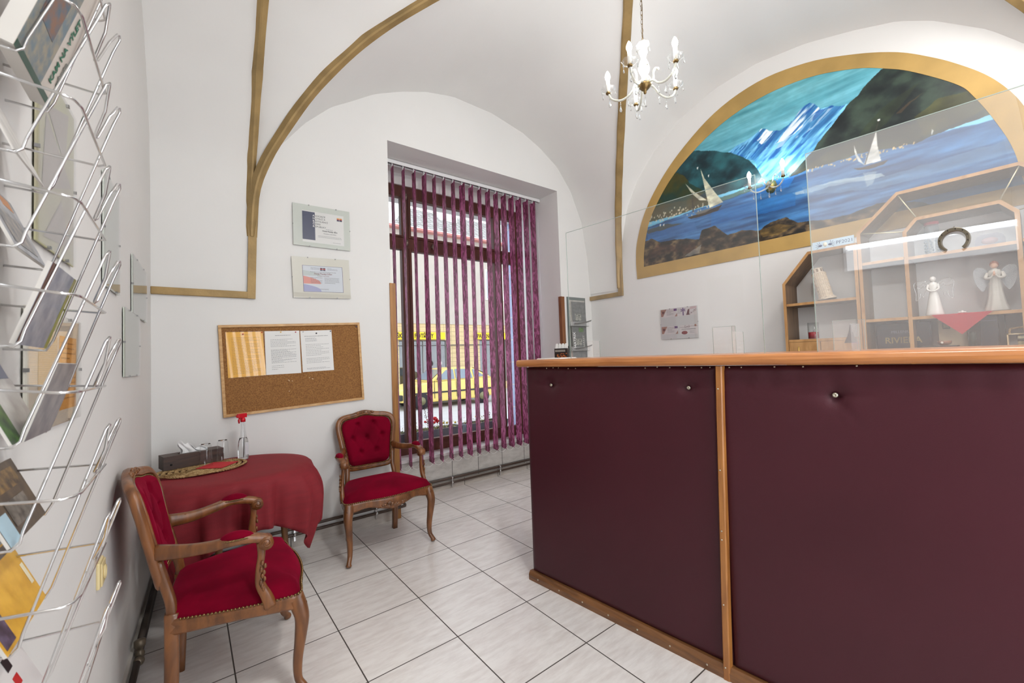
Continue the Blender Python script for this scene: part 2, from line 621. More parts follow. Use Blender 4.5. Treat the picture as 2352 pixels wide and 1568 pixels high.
# left cell and its arch, then the strip out to the left wall (same curve)
ya_ = [YB, .345, .31, .25, .20, .15, .07, -.03, -.15, -.28, -.45, -.62, -.8, -1.05, -1.53]
za_ = [1.83, 2.5, 2.8, 2.95, 3.05, 3.14, 3.28, 3.40, 3.53, 3.65, 3.76, 3.83, 3.88, 3.93, 3.96]
fa = [(y, z) for y, z in zip(ya_, za_)] + [(-3.07 - y, z) for y, z in list(zip(ya_, za_))[-2::-1]]
fa_s = sorted(fa)
ys2 = eased(YB - .0005, YC + .0005, 90)
def za(y):
    return float(np.interp(y, [p[0] for p in fa_s], [p[1] for p in fa_s]))
def axx(y):
    return -0.228 + 0.028 * min(1, max(0, (za(y) - 2.4) / 0.5))
arch = [(axx(y), y, za(y)) for y in ys2]
gl = interp_curve(gA + gD[:-1], 1, ys2)
gl[0] = (-.228, YB, 1.83)
ruled(arch, gl)
ruled([(XL(y) - .002, y, za(y)) for y in ys2], arch)
# near cell to the rear wall
xs = eased(-.2275, 3.36, 60)
gn = interp_curve(gD[:-1] + gC, 0, xs)
ruled([(g[0], YREAR, g[2] - 0.1) for g in gn], gn)
cell.box(-1.0, -.2, YREAR, YC, 1.83, 4.0)
cell.box(-1.2, 3.6, YREAR - .1, YB + .1, 4.16, 4.25)
struct('ceiling', cell, plaster, fix=False)

def rib(path, w=0.036, th=0.020):
    A = np.array(path, float)
    d_ = np.r_[0, np.cumsum(np.linalg.norm(A[1:] - A[:-1], axis=1))]
    tt = np.linspace(0, d_[-1], max(8, int(d_[-1] / .07)))
    A = np.stack([np.interp(tt, d_, A[:, k]) for k in range(3)], 1)
    for _ in range(3):
        A[1:-1] = (A[:-2] + 2 * A[1:-1] + A[2:]) / 4
    P = [Vector(p) for p in A]
    cen = Vector((1.62, -1.6, 1.2))
    m = MB()
    n = len(P)
    vs = []
    for i, p in enumerate(P):
        t = (P[min(i + 1, n - 1)] - P[max(i - 1, 0)]).normalized()
        d = cen - p
        d = (d - t * d.dot(t)).normalized()
        s_ = t.cross(d)
        j = 1 + 0.05 * math.sin(i * 1.1)
        for a, c in ((-w * j, -.03), (w * j, -.03), (w * j, th * .6), (w * .7 * j, th), (-w * .7 * j, th), (-w * j, th * .6)):
            vs.append(tuple(p + s_ * a + d * c))
    fs = [(i * 6 + k, i * 6 + (k + 1) % 6, i * 6 + 6 + (k + 1) % 6, i * 6 + 6 + k) for i in range(n - 1) for k in range(6)]
    fs += [tuple(range(6)), tuple((n - 1) * 6 + k for k in range(6))]
    m.add(vs, fs)
    return m
struct('trim_2', rib([p for p in cr([(-.213, YB, 2.25)] + [p for p in gA if p[2] > 2.5], 3)] + gC[::-1][1:], .028), gold)
struct('trim_3', rib(gB[1:] + gD[::-1][1:]), gold)
struct('trim_4', rib([(-.212, .348, 2.45)] + [a for a in arch if a[2] > 2.7][:70], .026), gold)
m = MB()
m.add([(-.250, YB - .020, 1.805), (-.202, YB - .020, 1.805), (-.183, YB - .020, 2.46), (-.236, YB - .020, 2.46), (-.250, YB + .01, 1.805), (-.202, YB + .01, 1.805), (-.183, YB + .01, 2.46), (-.236, YB + .01, 2.46)], [(0, 1, 2, 3), (4, 7, 6, 5), (0, 4, 5, 1), (1, 5, 6, 2), (2, 6, 7, 3), (3, 7, 4, 0)])
m.box(-.766, -.245, YB - .018, YB + .01, 1.805, 1.853, bev=.005)
m.build('trim_5', gold)['kind'] = 'structure'
m = MB()
m.box(XR - .022, XR + .01, -.11, YB, 1.985, 2.035, bev=.006)
m.box(XR - .026, XR + .01, -.145, -.085, 1.985, 2.42, bev=.006)
m.build('trim_6', gold)['kind'] = 'structure'

# ---- skirting tiles and boards
skt = tile_mat('skirting_tiles', (196, 188, 180), (172, 163, 156), T, (74, 68, 62), 0.0055, axes=('X', 'Z'), off=(0, -.2), sizes=(T, 1.0), rough=0.3, nstretch=(6, 26, 26))
m = MB()
m.box(-.775, NX0, YB - .008, YB, 0, .085)
m.box(NX0 + .03, NX1, YN - .008, YN, 0, .075)
m.box(NX1, XR, YB - .008, YB, 0, .085)
struct('baseboard_back', m, skt)
m = MB()
for x, s_ in ((NX0, 1), (NX1, -1)):
    m.box(x, x + s_ * .008, YB, YN, 0, .075)
struct('baseboard_niche', m, skt)
m = MB()
m.add([(XL(-3.6), -3.6, 0), (XL(-3.6) + .012, -3.6, 0), (XL(.34) + .012, .34, 0), (XL(.34), .34, 0),
       (XL(-3.6), -3.6, .07), (XL(-3.6) + .012, -3.6, .07), (XL(.34) + .012, .34, .07), (XL(.34), .34, .07)],
      [(0, 1, 2, 3), (4, 5, 6, 7), (0, 1, 5, 4), (1, 2, 6, 5), (2, 3, 7, 6), (3, 0, 4, 7)])
struct('baseboard_left', m, mat('skirting_white', (205, 200, 192), rough=.5))
oak = wood('oak_strip', (176, 124, 66), (140, 92, 44), (40, 40, 2.5))
oakd = wood('dark_oak_strip', (146, 94, 56), (108, 64, 34), (40, 40, 2.5))
m = MB()
m.box(.787, .838, YB - .012, YB + .0, .0, 2.0, bev=.003)
m.box(NX0 + .001, .838, YB, YB + .03, .0, 2.0)
struct('trim_7', m, oak)
m = MB()
m.box(NX1 - .004, NX1 + .042, YB - .012, YB, .0, 2.01, bev=.003)
m.box(NX1 - .016, NX1, YB - .012, YB + .03, .0, 2.01)
struct('trim_8', m, oakd)

# ---- window: brown frame, mullions, transom, panes
wf = wood('window_brown', (92, 46, 30), (70, 34, 22), (20, 20, 3), rough=.6, coat=0)
m = MB()
FY0, FY1 = .93, .99
def fb(x0, x1, z0, z1, d=0):
    m.box(x0, x1, FY0 - d, FY1, z0, z1, bev=.004)
fb(NX0, 2.70, 3.035, 3.145)
fb(NX0, 2.70, .376, .475)
fb(NX0, .85, .47, 3.04)
fb(2.635, 2.70, .47, 3.04)
for x in (1.205, 2.375):
    fb(x - .028, x + .028, .47, 3.04, .01)
fb(NX0, 2.70, 2.49, 2.595, .008)
win = struct('window_1', m, wf)
m = MB()
for x0, x1 in ((.85, 1.177), (1.233, 2.347), (2.403, 2.635)):
    for z0, z1 in ((.475, 2.49), (2.595, 3.035)):
        w = .028 if x1 - x0 > .5 else .022
        m.box(x0, x0 + w, FY0 - .018, FY1 - .015, z0, z1, bev=.004)
        m.box(x1 - w, x1, FY0 - .018, FY1 - .015, z0, z1, bev=.004)
        m.box(x0 + w, x1 - w, FY0 - .018, FY1 - .015, z0, z0 + w, bev=.004)
        m.box(x0 + w, x1 - w, FY0 - .018, FY1 - .015, z1 - w, z1, bev=.004)
sash = m.build('window_sash', wf, win)
for x0, x1 in ((.87, 1.16), (1.25, 2.33), (2.42, 2.62), (2.705, 2.826)):
    for z0, z1 in ((.49, 2.47), (2.61, 3.02)):
        m = MB()
        m.box(x0, x1, FY1 - .014, FY1 - .010, z0, z1)
        m.build('pane', sheet_glass('window_pane', 0.0), win)
m = MB()
for x, z in ((1.205, 3.02), (2.375, 3.02), (1.205, 2.54), (1.5, 2.535), (2.0, 2.535), (2.375, 2.3), (2.375, 1.2)):
    m.tube([(x, FY0 - .035, z - .03), (x, FY0 - .035, z + .03)], .009, 8)
    m.box(x - .012, x + .012, FY0 - .035, FY0 - .01, z - .012, z + .012)
m.build('window_hinge', mat('aged_hinge', (150, 140, 125), rough=.45, metal=.8), win)
m = MB()
m.box(2.828, NX1, FY0 - .02, FY1, .376, 3.145, bev=.003)          # white post at the right end of the frame
m.box(2.70, 2.828, FY0 - .005, FY1, .376, .46, bev=.003)
m.box(2.70, 2.828, FY0 - .005, FY1, 3.06, 3.145, bev=.003)
m.box(2.885, 2.92, FY1, 1.25, -.1, 3.14)
struct('trim_9', m, mat('white_gloss', (226, 226, 226), rough=.35))
# outside reveal on the right clad in pale blue tiles
m = MB()
m.box(2.88, 2.921, 1.25, 1.425, -.3, 3.14)
bt = tile_mat('blue_reveal_tiles', (176, 190, 226), (160, 176, 216), .24, (214, 216, 220), .012, axes=('Y', 'Z'), off=(1.1, .06), sizes=(.5, .3), rough=.3)
struct('trim_10', m, bt)
m = MB()
m.box(NX0, NX1, FY1, 1.47, .30, .345)
struct('trim_11', m, mat('outer_sill', (150, 150, 150), rough=.6))

# ---- mural on the right wall
zc = 912 / 2352.0
def zpt(x, y):
    return (1440 + x * zc, 100 + y * zc)
def mw(x, y):                      # zoomed picture coordinates -> (distance along the wall, height)
    p = at(*zpt(x, y), X=XR)
    return (-p[1], p[2])
outer = [(.34, 2.14), (.335, 2.34), (.36, 2.55), (.46, 2.82), (.64, 3.08), (.9, 3.33), (1.27, 3.56), (1.65, 3.65), (2.01, 3.61), (2.31, 3.50), (2.55, 3.37), (2.72, 3.23),
         (2.83, 3.12), (2.94, 2.99), (3.02, 2.86), (3.08, 2.72), (3.14, 2.5), (3.16, 2.13)]
inner = [(.43, 2.26), (.44, 2.41), (.48, 2.6), (.57, 2.82), (.84, 3.14), (1.26, 3.40), (1.65, 3.50), (2.01, 3.485), (2.31, 3.39), (2.50, 3.28), (2.63, 3.18), (2.82, 2.99),
         (2.89, 2.87), (2.97, 2.67), (3.03, 2.47), (3.06, 2.25)]
def dense(c):
    return [tuple(q[:2]) for q in cr(c, 5)]
mb = MB()
oc = dense(outer)
icr = dense(inner)
def resamp(c, n):
    A = np.array(c + [c[0]])
    d_ = np.r_[0, np.cumsum(np.hypot(*(A[1:] - A[:-1]).T))]
    return A, d_
def ring_at(c, cen, angs_):
    out = []
    for a_ in angs_:
        d_ = (math.cos(a_), math.sin(a_))
        best = None
        for k in range(len(c)):
            (x1, y1), (x2, y2) = c[k], c[(k + 1) % len(c)]
            ex, ey = x2 - x1, y2 - y1
            det = d_[0] * -ey + d_[1] * ex
            if abs(det) < 1e-12:
                continue
            rx, ry = x1 - cen[0], y1 - cen[1]
            t_ = (rx * -ey + ry * ex) / det
            s2 = (d_[0] * ry - d_[1] * rx) / det
            if t_ > 0 and -1e-6 <= s2 <= 1 + 1e-6 and (best is None or t_ > best):
                best = t_
        out.append((cen[0] + d_[0] * best, cen[1] + d_[1] * best))
    return out
cen_ = (1.75, 2.60)
AG = sorted([2 * PI * k / 420 for k in range(420)] + [math.atan2(q[1] - cen_[1], q[0] - cen_[0]) % (2 * PI) for q in (outer[0], outer[-1], inner[0], inner[-1])])
ro, ri = ring_at(oc, cen_, AG), ring_at(icr, cen_, AG)
nr = len(AG)
vs_ = []
for (c_, x_) in ((ro, .001), (ro, .0075), (ri, .0075), (ri, .001)):
    vs_ += [(XR - x_, -u_, v_) for u_, v_ in c_]
mb.add(vs_, [(j * nr + k, j * nr + (k + 1) % nr, ((j + 1) % 4) * nr + (k + 1) % nr, ((j + 1) % 4) * nr + k) for j in range(4) for k in range(nr)])
mural = mb.build('mural', mat('mural_gold_band', (188, 154, 90), rough=.6, metal=.1, var=(3, .22), bump=(40, .3, .002)))
tag(mural, 'arched lake and mountain painting with a broad gold border on the right wall', 'mural')

# the painting: a fine mesh with painted vertex colours
ic = np.array(dense(inner))
NU, NV = 900, 440
u0, u1, v0, v1 = .40, 3.09, 2.235, 3.53
U, V = np.meshgrid(np.linspace(u0, u1, NU), np.linspace(v0, v1, NV))
def vnoise(shape, fx, fy, oct_=4, seed=0):
    r = np.random.default_rng(seed)
    out = np.zeros(shape)
    amp = 1.0
    for o in range(oct_):
        gx, gy = int(fx * 2 ** o) + 2, int(fy * 2 ** o) + 2
        g = r.random((gy, gx))
        yy = np.linspace(0, gy - 1.001, shape[0])
        xx = np.linspace(0, gx - 1.001, shape[1])
        yi, xi = yy.astype(int), xx.astype(int)
        fy_, fx_ = (yy - yi)[:, None], (xx - xi)[None, :]
        fy_ = fy_ * fy_ * (3 - 2 * fy_)
        fx_ = fx_ * fx_ * (3 - 2 * fx_)
        a = g[yi][:, xi] * (1 - fx_) + g[yi][:, xi + 1] * fx_
        c = g[yi + 1][:, xi] * (1 - fx_) + g[yi + 1][:, xi + 1] * fx_
        out += amp * (a * (1 - fy_) + c * fy_ - .5)
        amp *= .5
    return out
def inpoly(P, X_, Y_):
    P = np.array(P)
    ins = np.zeros(X_.shape, bool)
    j = len(P) - 1
    for i in range(len(P)):
        xi, yi, xj, yj = P[i, 0], P[i, 1], P[j, 0], P[j, 1]
        if yi != yj:
            ins ^= ((yi > Y_) != (yj > Y_)) & (X_ < (xj - xi) * (Y_ - yi) / (yj - yi) + xi)
        j = i
    return ins
SH = U.shape
n1, n2, n3 = vnoise(SH, 20, 10, 5, 1), vnoise(SH, 8, 40, 4, 2), vnoise(SH, 40, 30, 4, 3)
WX, WY = U + .012 * n1, V + .012 * n3
img = np.zeros(SH + (3,))
def mix(mask, col, a=1.0):
    a = (mask * a)[..., None]
    img[:] = img * (1 - a) + np.array(col, float) * a
def paint(P, col, a=1.0, rough=True, nz=None, amt=0, col2=None):
    msk = inpoly([mw(*q) for q in P], WX if rough else U, WY if rough else V).astype(float)
    c = np.zeros(SH + (3,)) + np.array(col, float)
    if col2 is not None:
        k = np.clip(.5 + (nz if nz is not None else n1) * 1.6, 0, 1)[..., None]
        c = c * (1 - k) + np.array(col2, float) * k
    if amt:
        c = c * (1 + amt * (nz if nz is not None else n1)[..., None])
    aa = (msk * a)[..., None]
    img[:] = img * (1 - aa) + c * aa
    return msk
# sky
h = np.clip((V - 2.7) / .8, 0, 1)[..., None]
img[:] = np.array((112, 184, 216.)) * (1 - h) + np.array((92, 164, 174.)) * h
img += (n2 * 38)[..., None]
paint([(100, 1100), (980, 780), (1300, 360), (1200, 500), (1110, 700), (2400, 400), (2400, 1500), (0, 1500)], (34, 84, 138), 1, True, n2, .3, (56, 108, 158))
# snowy range: blue massif, then wind-blown streaks of snow and shadow along the slopes
GR = np.random.default_rng(11).random((64, 64))
def vn(X_, Y_, oct_=3):
    out = np.zeros(X_.shape)
    a_ = 1.0
    for o in range(oct_):
        xx, yy = X_ * 2 ** o + 13 * o, Y_ * 2 ** o + 7 * o
        xi, yi = np.floor(xx).astype(int), np.floor(yy).astype(int)
        fx_, fy_ = xx - xi, yy - yi
        fx_, fy_ = fx_ * fx_ * (3 - 2 * fx_), fy_ * fy_ * (3 - 2 * fy_)
        g = lambda i_, j_: GR[j_ % 64, i_ % 64]
        out += a_ * ((g(xi, yi) * (1 - fx_) + g(xi + 1, yi) * fx_) * (1 - fy_) + (g(xi, yi + 1) * (1 - fx_) + g(xi + 1, yi + 1) * fx_) * fy_ - .5)
        a_ *= .5
    return out
cth, sth = math.cos(math.radians(38)), math.sin(math.radians(38))
AL, AC = U * cth + V * sth, -U * sth + V * cth        # along and across the slope strokes
stroke = vn(AL * 5, AC * 34, 4)
stroke2 = vn(AL * 9 + 5, AC * 60 + 9, 3)
mass = paint([(600, 645), (640, 610), (700, 580), (750, 545), (800, 505), (825, 503), (850, 522), (905, 520), (950, 486), (985, 455), (1010, 420), (1030, 385), (1055, 368), (1085, 350),
              (1110, 358), (1145, 388), (1180, 382), (1215, 370), (1260, 372), (1310, 356), (1300, 400), (1240, 450), (1100, 640), (1010, 790), (780, 790), (760, 700)],
             (52, 126, 190), 1, True, stroke, .35, (112, 178, 214))
def stroke_paint(P, col, thr, width, nz, a=1.0):
    msk = inpoly([mw(*q_) for q_ in P], WX, WY).astype(float) * mass
    k = np.clip((nz - thr) / width, 0, 1) * msk * a
    img[:] = img * (1 - k[..., None]) + np.array(col, float) * k[..., None]
stroke_paint([(600, 660), (800, 500), (900, 515), (1085, 345), (1310, 350), (1100, 640), (800, 700)], (24, 84, 156), .08, .12, stroke2, .8)
stroke_paint([(760, 560), (800, 500), (850, 515), (930, 510), (880, 570), (800, 600)], (232, 242, 248), -.12, .15, stroke)
stroke_paint([(985, 455), (1030, 380), (1085, 345), (1150, 385), (1090, 430), (1020, 510), (950, 570), (890, 590), (930, 530)], (236, 242, 248), -.22, .25, stroke, .9)
stroke_paint([(1100, 420), (1300, 355), (1200, 440), (1020, 560), (860, 640), (820, 620), (980, 540)], (196, 222, 238), .02, .2, stroke2, .7)
stroke_paint([(1120, 400), (1300, 360), (1220, 430), (1080, 500)], (50, 100, 168), .0, .1, stroke, .8)
stroke_paint([(780, 640), (1080, 560), (1030, 720), (800, 760)], (120, 192, 234), -.1, .3, stroke, .6)
# left hill
paint([(100, 1010), (140, 930), (230, 790), (290, 690), (335, 648), (400, 640), (490, 634), (560, 642), (650, 655), (720, 690), (770, 740), (800, 790), (770, 830),
       (600, 880), (400, 940)], (16, 46, 54), 1, True, n1, .5, (30, 74, 80))
paint([(110, 1000), (190, 850), (270, 760), (330, 780), (380, 830), (470, 880), (360, 950)], (84, 78, 26), .9, True, n1, .5, (26, 48, 38))
# far shore and right mountain
paint([(960, 790), (1030, 720), (1090, 650), (1160, 560), (1240, 450), (1320, 350), (1370, 310), (1420, 240), (1500, 160), (1530, 140), (1800, 140), (2100, 250), (2200, 400),
       (2100, 440), (1900, 510), (1700, 600), (1450, 640), (1340, 665), (1200, 715), (1080, 750), (985, 785)], (22, 32, 34), 1, True, n1, .6, (42, 54, 46))
paint([(1360, 560), (1500, 400), (1620, 300), (1740, 230), (1640, 340), (1540, 470), (1420, 580)], (44, 54, 34), .55, True, n1, .5)
paint([(1590, 420), (1660, 350), (1760, 290), (1680, 350), (1620, 415)], (96, 66, 38), .5)
paint([(1700, 440), (1850, 330), (2060, 270), (2150, 370), (2050, 430), (1900, 490), (1760, 560)], (78, 72, 30), .55, True, n1, .5)
paint([(1000, 775), (1180, 650), (1500, 520), (1900, 440), (1700, 590), (1340, 665), (1080, 750)], (70, 66, 40), .55, True, n1, .4)
r_ = np.random.default_rng(5)
for k in range(60):
    t = r_.random()
    x = 1060 + 640 * t
    y = 752 - 160 * t + r_.normal() * 6
    paint([(x, y), (x + 9, y - 3), (x + 9, y + 7), (x, y + 9)], (214, 178, 120), .8, False)
# lake light streaks
paint([(980, 890), (1200, 820), (1500, 770), (1530, 790), (1200, 850), (1010, 900)], (206, 214, 214), .6)
paint([(1040, 850), (1500, 800), (2300, 560), (2300, 640), (1500, 860), (1060, 900)], (96, 134, 172), .5)
paint([(760, 830), (1000, 780), (960, 850), (780, 900)], (24, 110, 190), .6)
paint([(500, 1000), (1000, 880), (1000, 960), (500, 1080)], (20, 104, 178), .5)
paint([(120, 1120), (400, 1060), (420, 1110), (130, 1170)], (60, 110, 170), .5)
# left shore town
paint([(115, 1065), (110, 1010), (200, 960), (340, 930), (480, 910), (500, 950), (400, 985), (250, 1030)], (92, 80, 44), .95, True, n1, .5, (52, 56, 40))
for k in range(70):
    t = r_.random()
    x = 120 + 380 * t
    y = 1040 - 90 * t + r_.normal() * 14
    paint([(x, y), (x + 7, y - 2), (x + 7, y + 9), (x, y + 10)], (206, 196, 172), .7, False)
paint([(500, 930), (800, 830), (810, 850), (520, 950)], (70, 84, 62), .7)
paint([(110, 1110), (250, 1070), (330, 1068), (240, 1095), (130, 1130)], (66, 66, 56), .8)
# foreground rocks
paint([(90, 1360), (95, 1180), (150, 1155), (200, 1180), (300, 1160), (430, 1160), (445, 1110), (520, 1078), (600, 1135), (680, 1105), (780, 1110), (850, 1060), (940, 1028),
       (1010, 1060), (1130, 1050), (1300, 1020), (1480, 950), (1700, 940), (1800, 960), (1800, 1100), (90, 1500)], (40, 32, 26), 1, True, n3, .9, (78, 64, 44))
paint([(110, 1290), (250, 1230), (420, 1250), (400, 1180), (300, 1200), (180, 1190)], (70, 46, 34), .6, True, n3, .6)
paint([(780, 1110), (900, 1070), (1000, 1080), (900, 1130), (800, 1150)], (116, 92, 44), .7, True, n3, .6)
paint([(340, 1260), (440, 1190), (430, 1240), (380, 1262)], (150, 150, 144), .6, True)
paint([(800, 1180), (1050, 1095), (1060, 1110), (820, 1200)], (14, 12, 10), .8)
# sailing boats
for ox, oy, sc_ in ((0, 0, 1.0),):
    paint([(435, 740), (460, 800), (520, 880), (570, 940), (490, 975), (470, 900)], (206, 204, 178), .95, False, n3, .25)
    paint([(345, 830), (400, 880), (475, 930), (430, 930), (385, 890)], (210, 208, 186), .9, False, n3, .25)
    paint([(358, 1032), (440, 1005), (565, 955), (540, 990), (440, 1025), (380, 1040)], (44, 34, 28), 1, False)
    paint([(400, 1005), (520, 968), (470, 1000), (420, 1015)], (120, 110, 96), .8, False)
    paint([(384, 885), (390, 1000), (397, 1000), (391, 885)], (50, 44, 36), .8, False)
    paint([(1478, 515), (1482, 600), (1505, 695), (1400, 725), (1430, 640)], (216, 216, 210), .95, False, n3, .25)
    paint([(1343, 600), (1365, 660), (1405, 720), (1370, 700), (1350, 660)], (214, 214, 206), .95, False, n3, .25)
    paint([(1340, 742), (1400, 735), (1548, 690), (1525, 715), (1440, 745), (1370, 752)], (56, 46, 42), 1, False)
    paint([(1405, 720), (1490, 455), (1495, 456), (1412, 720)], (60, 54, 46), .9, False)
    paint([(1483, 452), (1500, 448), (1498, 460), (1484, 463)], (230, 230, 230), .9, False)
    paint([(1395, 770), (1480, 760), (1450, 840), (1420, 850)], (180, 190, 196), .45, True)
    paint([(1800, 540), (1806, 505), (1812, 520), (1818, 512), (1806, 545)], (220, 224, 226), .8, False)
    for bx, by in ((415, 735), (480, 780), (195, 1072), (215, 1070), (1070, 750)):
        paint([(bx, by), (bx + 9, by - 3), (bx + 5, by + 14), (bx, by + 10)], (224, 226, 220), .9, False)
img *= (1 + .10 * n3)[..., None]
ins = inpoly((ic - np.array([1.75, 2.6])) * 1.012 + np.array([1.75, 2.6]), U, V)
img = (img + np.roll(img, 1, 0) + np.roll(img, 1, 1) + np.roll(np.roll(img, 1, 0), 1, 1)) / 4
keep = np.zeros(ins.shape, bool)
idx = -np.ones(SH, int)
fm = ins[:-1, :-1] & ins[1:, :-1] & ins[:-1, 1:] & ins[1:, 1:]
keep[:-1, :-1] |= fm
keep[1:, :-1] |= fm
keep[:-1, 1:] |= fm
keep[1:, 1:] |= fm
idx[keep] = np.arange(keep.sum())
relief = .0045 + .0006 * n3[keep]
co = np.stack([XR - relief, -U[keep], V[keep]], 1)
jj, ii = np.nonzero(fm)
F = np.stack([idx[jj, ii], idx[jj + 1, ii], idx[jj + 1, ii + 1], idx[jj, ii + 1]], 1)
def fast_mesh(name, co, F, cols, m, parent=None, smooth=True):
    me = bpy.data.meshes.new(name)
    me.vertices.add(len(co))
    me.vertices.foreach_set('co', co.astype(np.float32).ravel())
    me.loops.add(F.size)
    me.loops.foreach_set('vertex_index', F.astype(np.int32).ravel())
    me.polygons.add(len(F))
    me.polygons.foreach_set('loop_start', np.arange(0, F.size, F.shape[1], dtype=np.int32))
    me.polygons.foreach_set('loop_total', np.full(len(F), F.shape[1], dtype=np.int32))
    me.update(calc_edges=True)
    me.polygons.foreach_set('use_smooth', np.full(len(F), smooth))
    if cols is not None:
        ca = me.color_attributes.new('paint', 'FLOAT_COLOR', 'POINT')
        c = np.clip(cols, 0, 255) / 255
        c = np.where(c <= .04045, c / 12.92, ((c + .055) / 1.055) ** 2.4)
        ca.data.foreach_set('color', np.concatenate([c, np.ones((len(c), 1))], 1).astype(np.float32).ravel())
    me.materials.append(m)
    o = bpy.data.objects.new(name, me)
    COL.objects.link(o)
    if parent:
        o.parent = parent
    return o
fast_mesh('painted_landscape', co, F, img[keep], mat('mural_paint', rough=.42, spec=.45, vcol='paint', bump=(90, .25, .002)), mural)
# ================================================================== VERTICAL BLIND
def slat_material():
    m = bpy.data.materials.new('burgundy_slat_fabric')
    m.use_nodes = True
    nt = m.node_tree
    p = nt.nodes['Principled BSDF']
    p.inputs['Roughness'].default_value = .6
    p.inputs['Sheen Weight'].default_value = .2
    tc = nt.nodes.new('ShaderNodeTexCoord')
    oi = nt.nodes.new('ShaderNodeNewGeometry')
    mp = nt.nodes.new('ShaderNodeMapping')
    mp.inputs['Scale'].default_value = (32, 32, 8)
    mp.inputs['Rotation'].default_value = (0.15, 0.25, 0)
    nz = nt.nodes.new('ShaderNodeTexNoise')
    nz.inputs['Scale'].default_value = 1.0
    nz.inputs['Detail'].default_value = 2
    nz.inputs['Distortion'].default_value = 1.6
    rp = nt.nodes.new('ShaderNodeValToRGB')
    rp.color_ramp.elements[0].position = .47
    rp.color_ramp.elements[0].color = (*L((120, 12, 68)), 1)
    rp.color_ramp.elements[1].position = .56
    rp.color_ramp.elements[1].color = (*L((202, 100, 156)), 1)
    nt.links.new(oi.outputs['Position'], mp.inputs['Vector'])
    nt.links.new(mp.outputs[0], nz.inputs['Vector'])
    nt.links.new(nz.outputs['Fac'], rp.inputs['Fac'])
    nt.links.new(rp.outputs['Color'], p.inputs['Base Color'])
    tl = nt.nodes.new('ShaderNodeBsdfTranslucent')
    nt.links.new(rp.outputs['Color'], tl.inputs['Color'])
    mx = nt.nodes.new('ShaderNodeMixShader')
    mx.inputs[0].default_value = .32
    nt.links.new(p.outputs[0], mx.inputs[1])
    nt.links.new(tl.outputs[0], mx.inputs[2])
    nt.links.new(mx.outputs[0], nt.nodes['Material Output'].inputs['Surface'])
    return m
slat_m = slat_material()
white_pl = mat('white_plastic', (232, 232, 232), rough=.4)
chain_m = mat('white_bead_chain', (230, 228, 226), rough=.4)
blind = thing('vertical_blind', 'burgundy vertical slat blind hanging in the window niche', 'blind', (0, 0, 0))
m = MB()
m.box(NX0 + .005, 2.845, .655, .705, 3.235, 3.252, bev=.003)
m.box(NX0 + .005, 2.845, .648, .66, 3.215, 3.25, bev=.003)
m.box(NX0 + .005, 2.845, .70, .71, 3.215, 3.25, bev=.003)
m.box(NX0 + .005, 2.845, .662, .698, 3.228, 3.236, mi=1)
m.build('head_rail', [white_pl, mat('rail_slot', (30, 30, 30), rough=.7)], blind)
SXS = [.975 + .1108 * i for i in range(17)]
rr = random.Random(3)
angs = []
for i, cx in enumerate(SXS):
    base = -99.5
    if i in (3, 7):
        base += 4
    if i in (1, 9):
        base -= 3
    angs.append(base + rr.uniform(-2, 2))
for i, (cx, ang) in enumerate(zip(SXS, angs)):
    a = math.radians(ang)
    tw = rr.uniform(-3, 3)
    ux = (math.cos(a), math.sin(a))
    zt, zb = 3.20, .345
    w = .0635
    m = MB()
    def fn(u, v, cx=cx, a=a, tw=tw):
        aa = a + math.radians(tw) * (v ** 2) + .04 * math.sin(v * 7 + i)
        q = (u - .5) * 2 * w
        bow = .004 * (1 - (2 * u - 1) ** 2)
        z = zt + (zb - zt) * v
        if v == 0:
            z = zt + .0
        return (cx + math.cos(aa) * q - math.sin(aa) * bow, .68 + math.sin(aa) * q + math.cos(aa) * bow, z)
    m.grid(fn, 4, 20)
    s_ = m.build('slat', slat_m, blind, fix=False)
    # pointed bottom pocket with its weight, and the hanger clip
    m = MB()
    aa = a + math.radians(tw)
    def pt(q, z, n=0):
        return (cx + math.cos(aa) * q - math.sin(aa) * n, .68 + math.sin(aa) * q + math.cos(aa) * n, z)
    m.add([pt(-w, zb + .03, .002), pt(w, zb + .03, .002), pt(w * .9, zb - .03, .002), pt(-w * .9, zb - .022, .002),
           pt(-w, zb + .03, -.003), pt(w, zb + .03, -.003), pt(w * .9, zb - .03, -.003), pt(-w * .9, zb - .022, -.003)],
          [(0, 1, 2, 3), (4, 7, 6, 5), (0, 4, 5, 1), (1, 5, 6, 2), (2, 6, 7, 3), (3, 7, 4, 0)])
    m.build('slat_pocket', slat_m, blind)
    m = MB()
    m.box(cx - .006, cx + .006, .676, .684, 3.195, 3.232)
    m.box(cx - .012, cx + .012, .677, .683, 3.19, 3.2)
    m.build('hanger', white_pl, blind)
    if i < 16:
        for s in (-1, 1):
            m = MB()
            a2 = math.radians(angs[i + 1])
            p0 = Vector((cx + math.cos(a) * w * s * .92, .68 + math.sin(a) * w * s * .92, zb - .012))
            p1 = Vector((SXS[i + 1] + math.cos(a2) * w * s * .92, .68 + math.sin(a2) * w * s * .92, zb - .012))
            path = []
            for k in range(11):
                t = k / 10
                p = p0.lerp(p1, t)
                p.z -= .034 * 4 * t * (1 - t)
                path.append(p)
            m.tube(path, .0016, 5)
            m.build('bead_chain', chain_m, blind)
m = MB()
m.tube([(2.80, .66, 3.2), (2.80, .66, .9)], .0022, 6)
m.tube([(2.815, .66, 3.2), (2.815, .66, 1.0)], .0022, 6)
m.build('pull_cord', white_pl, blind)

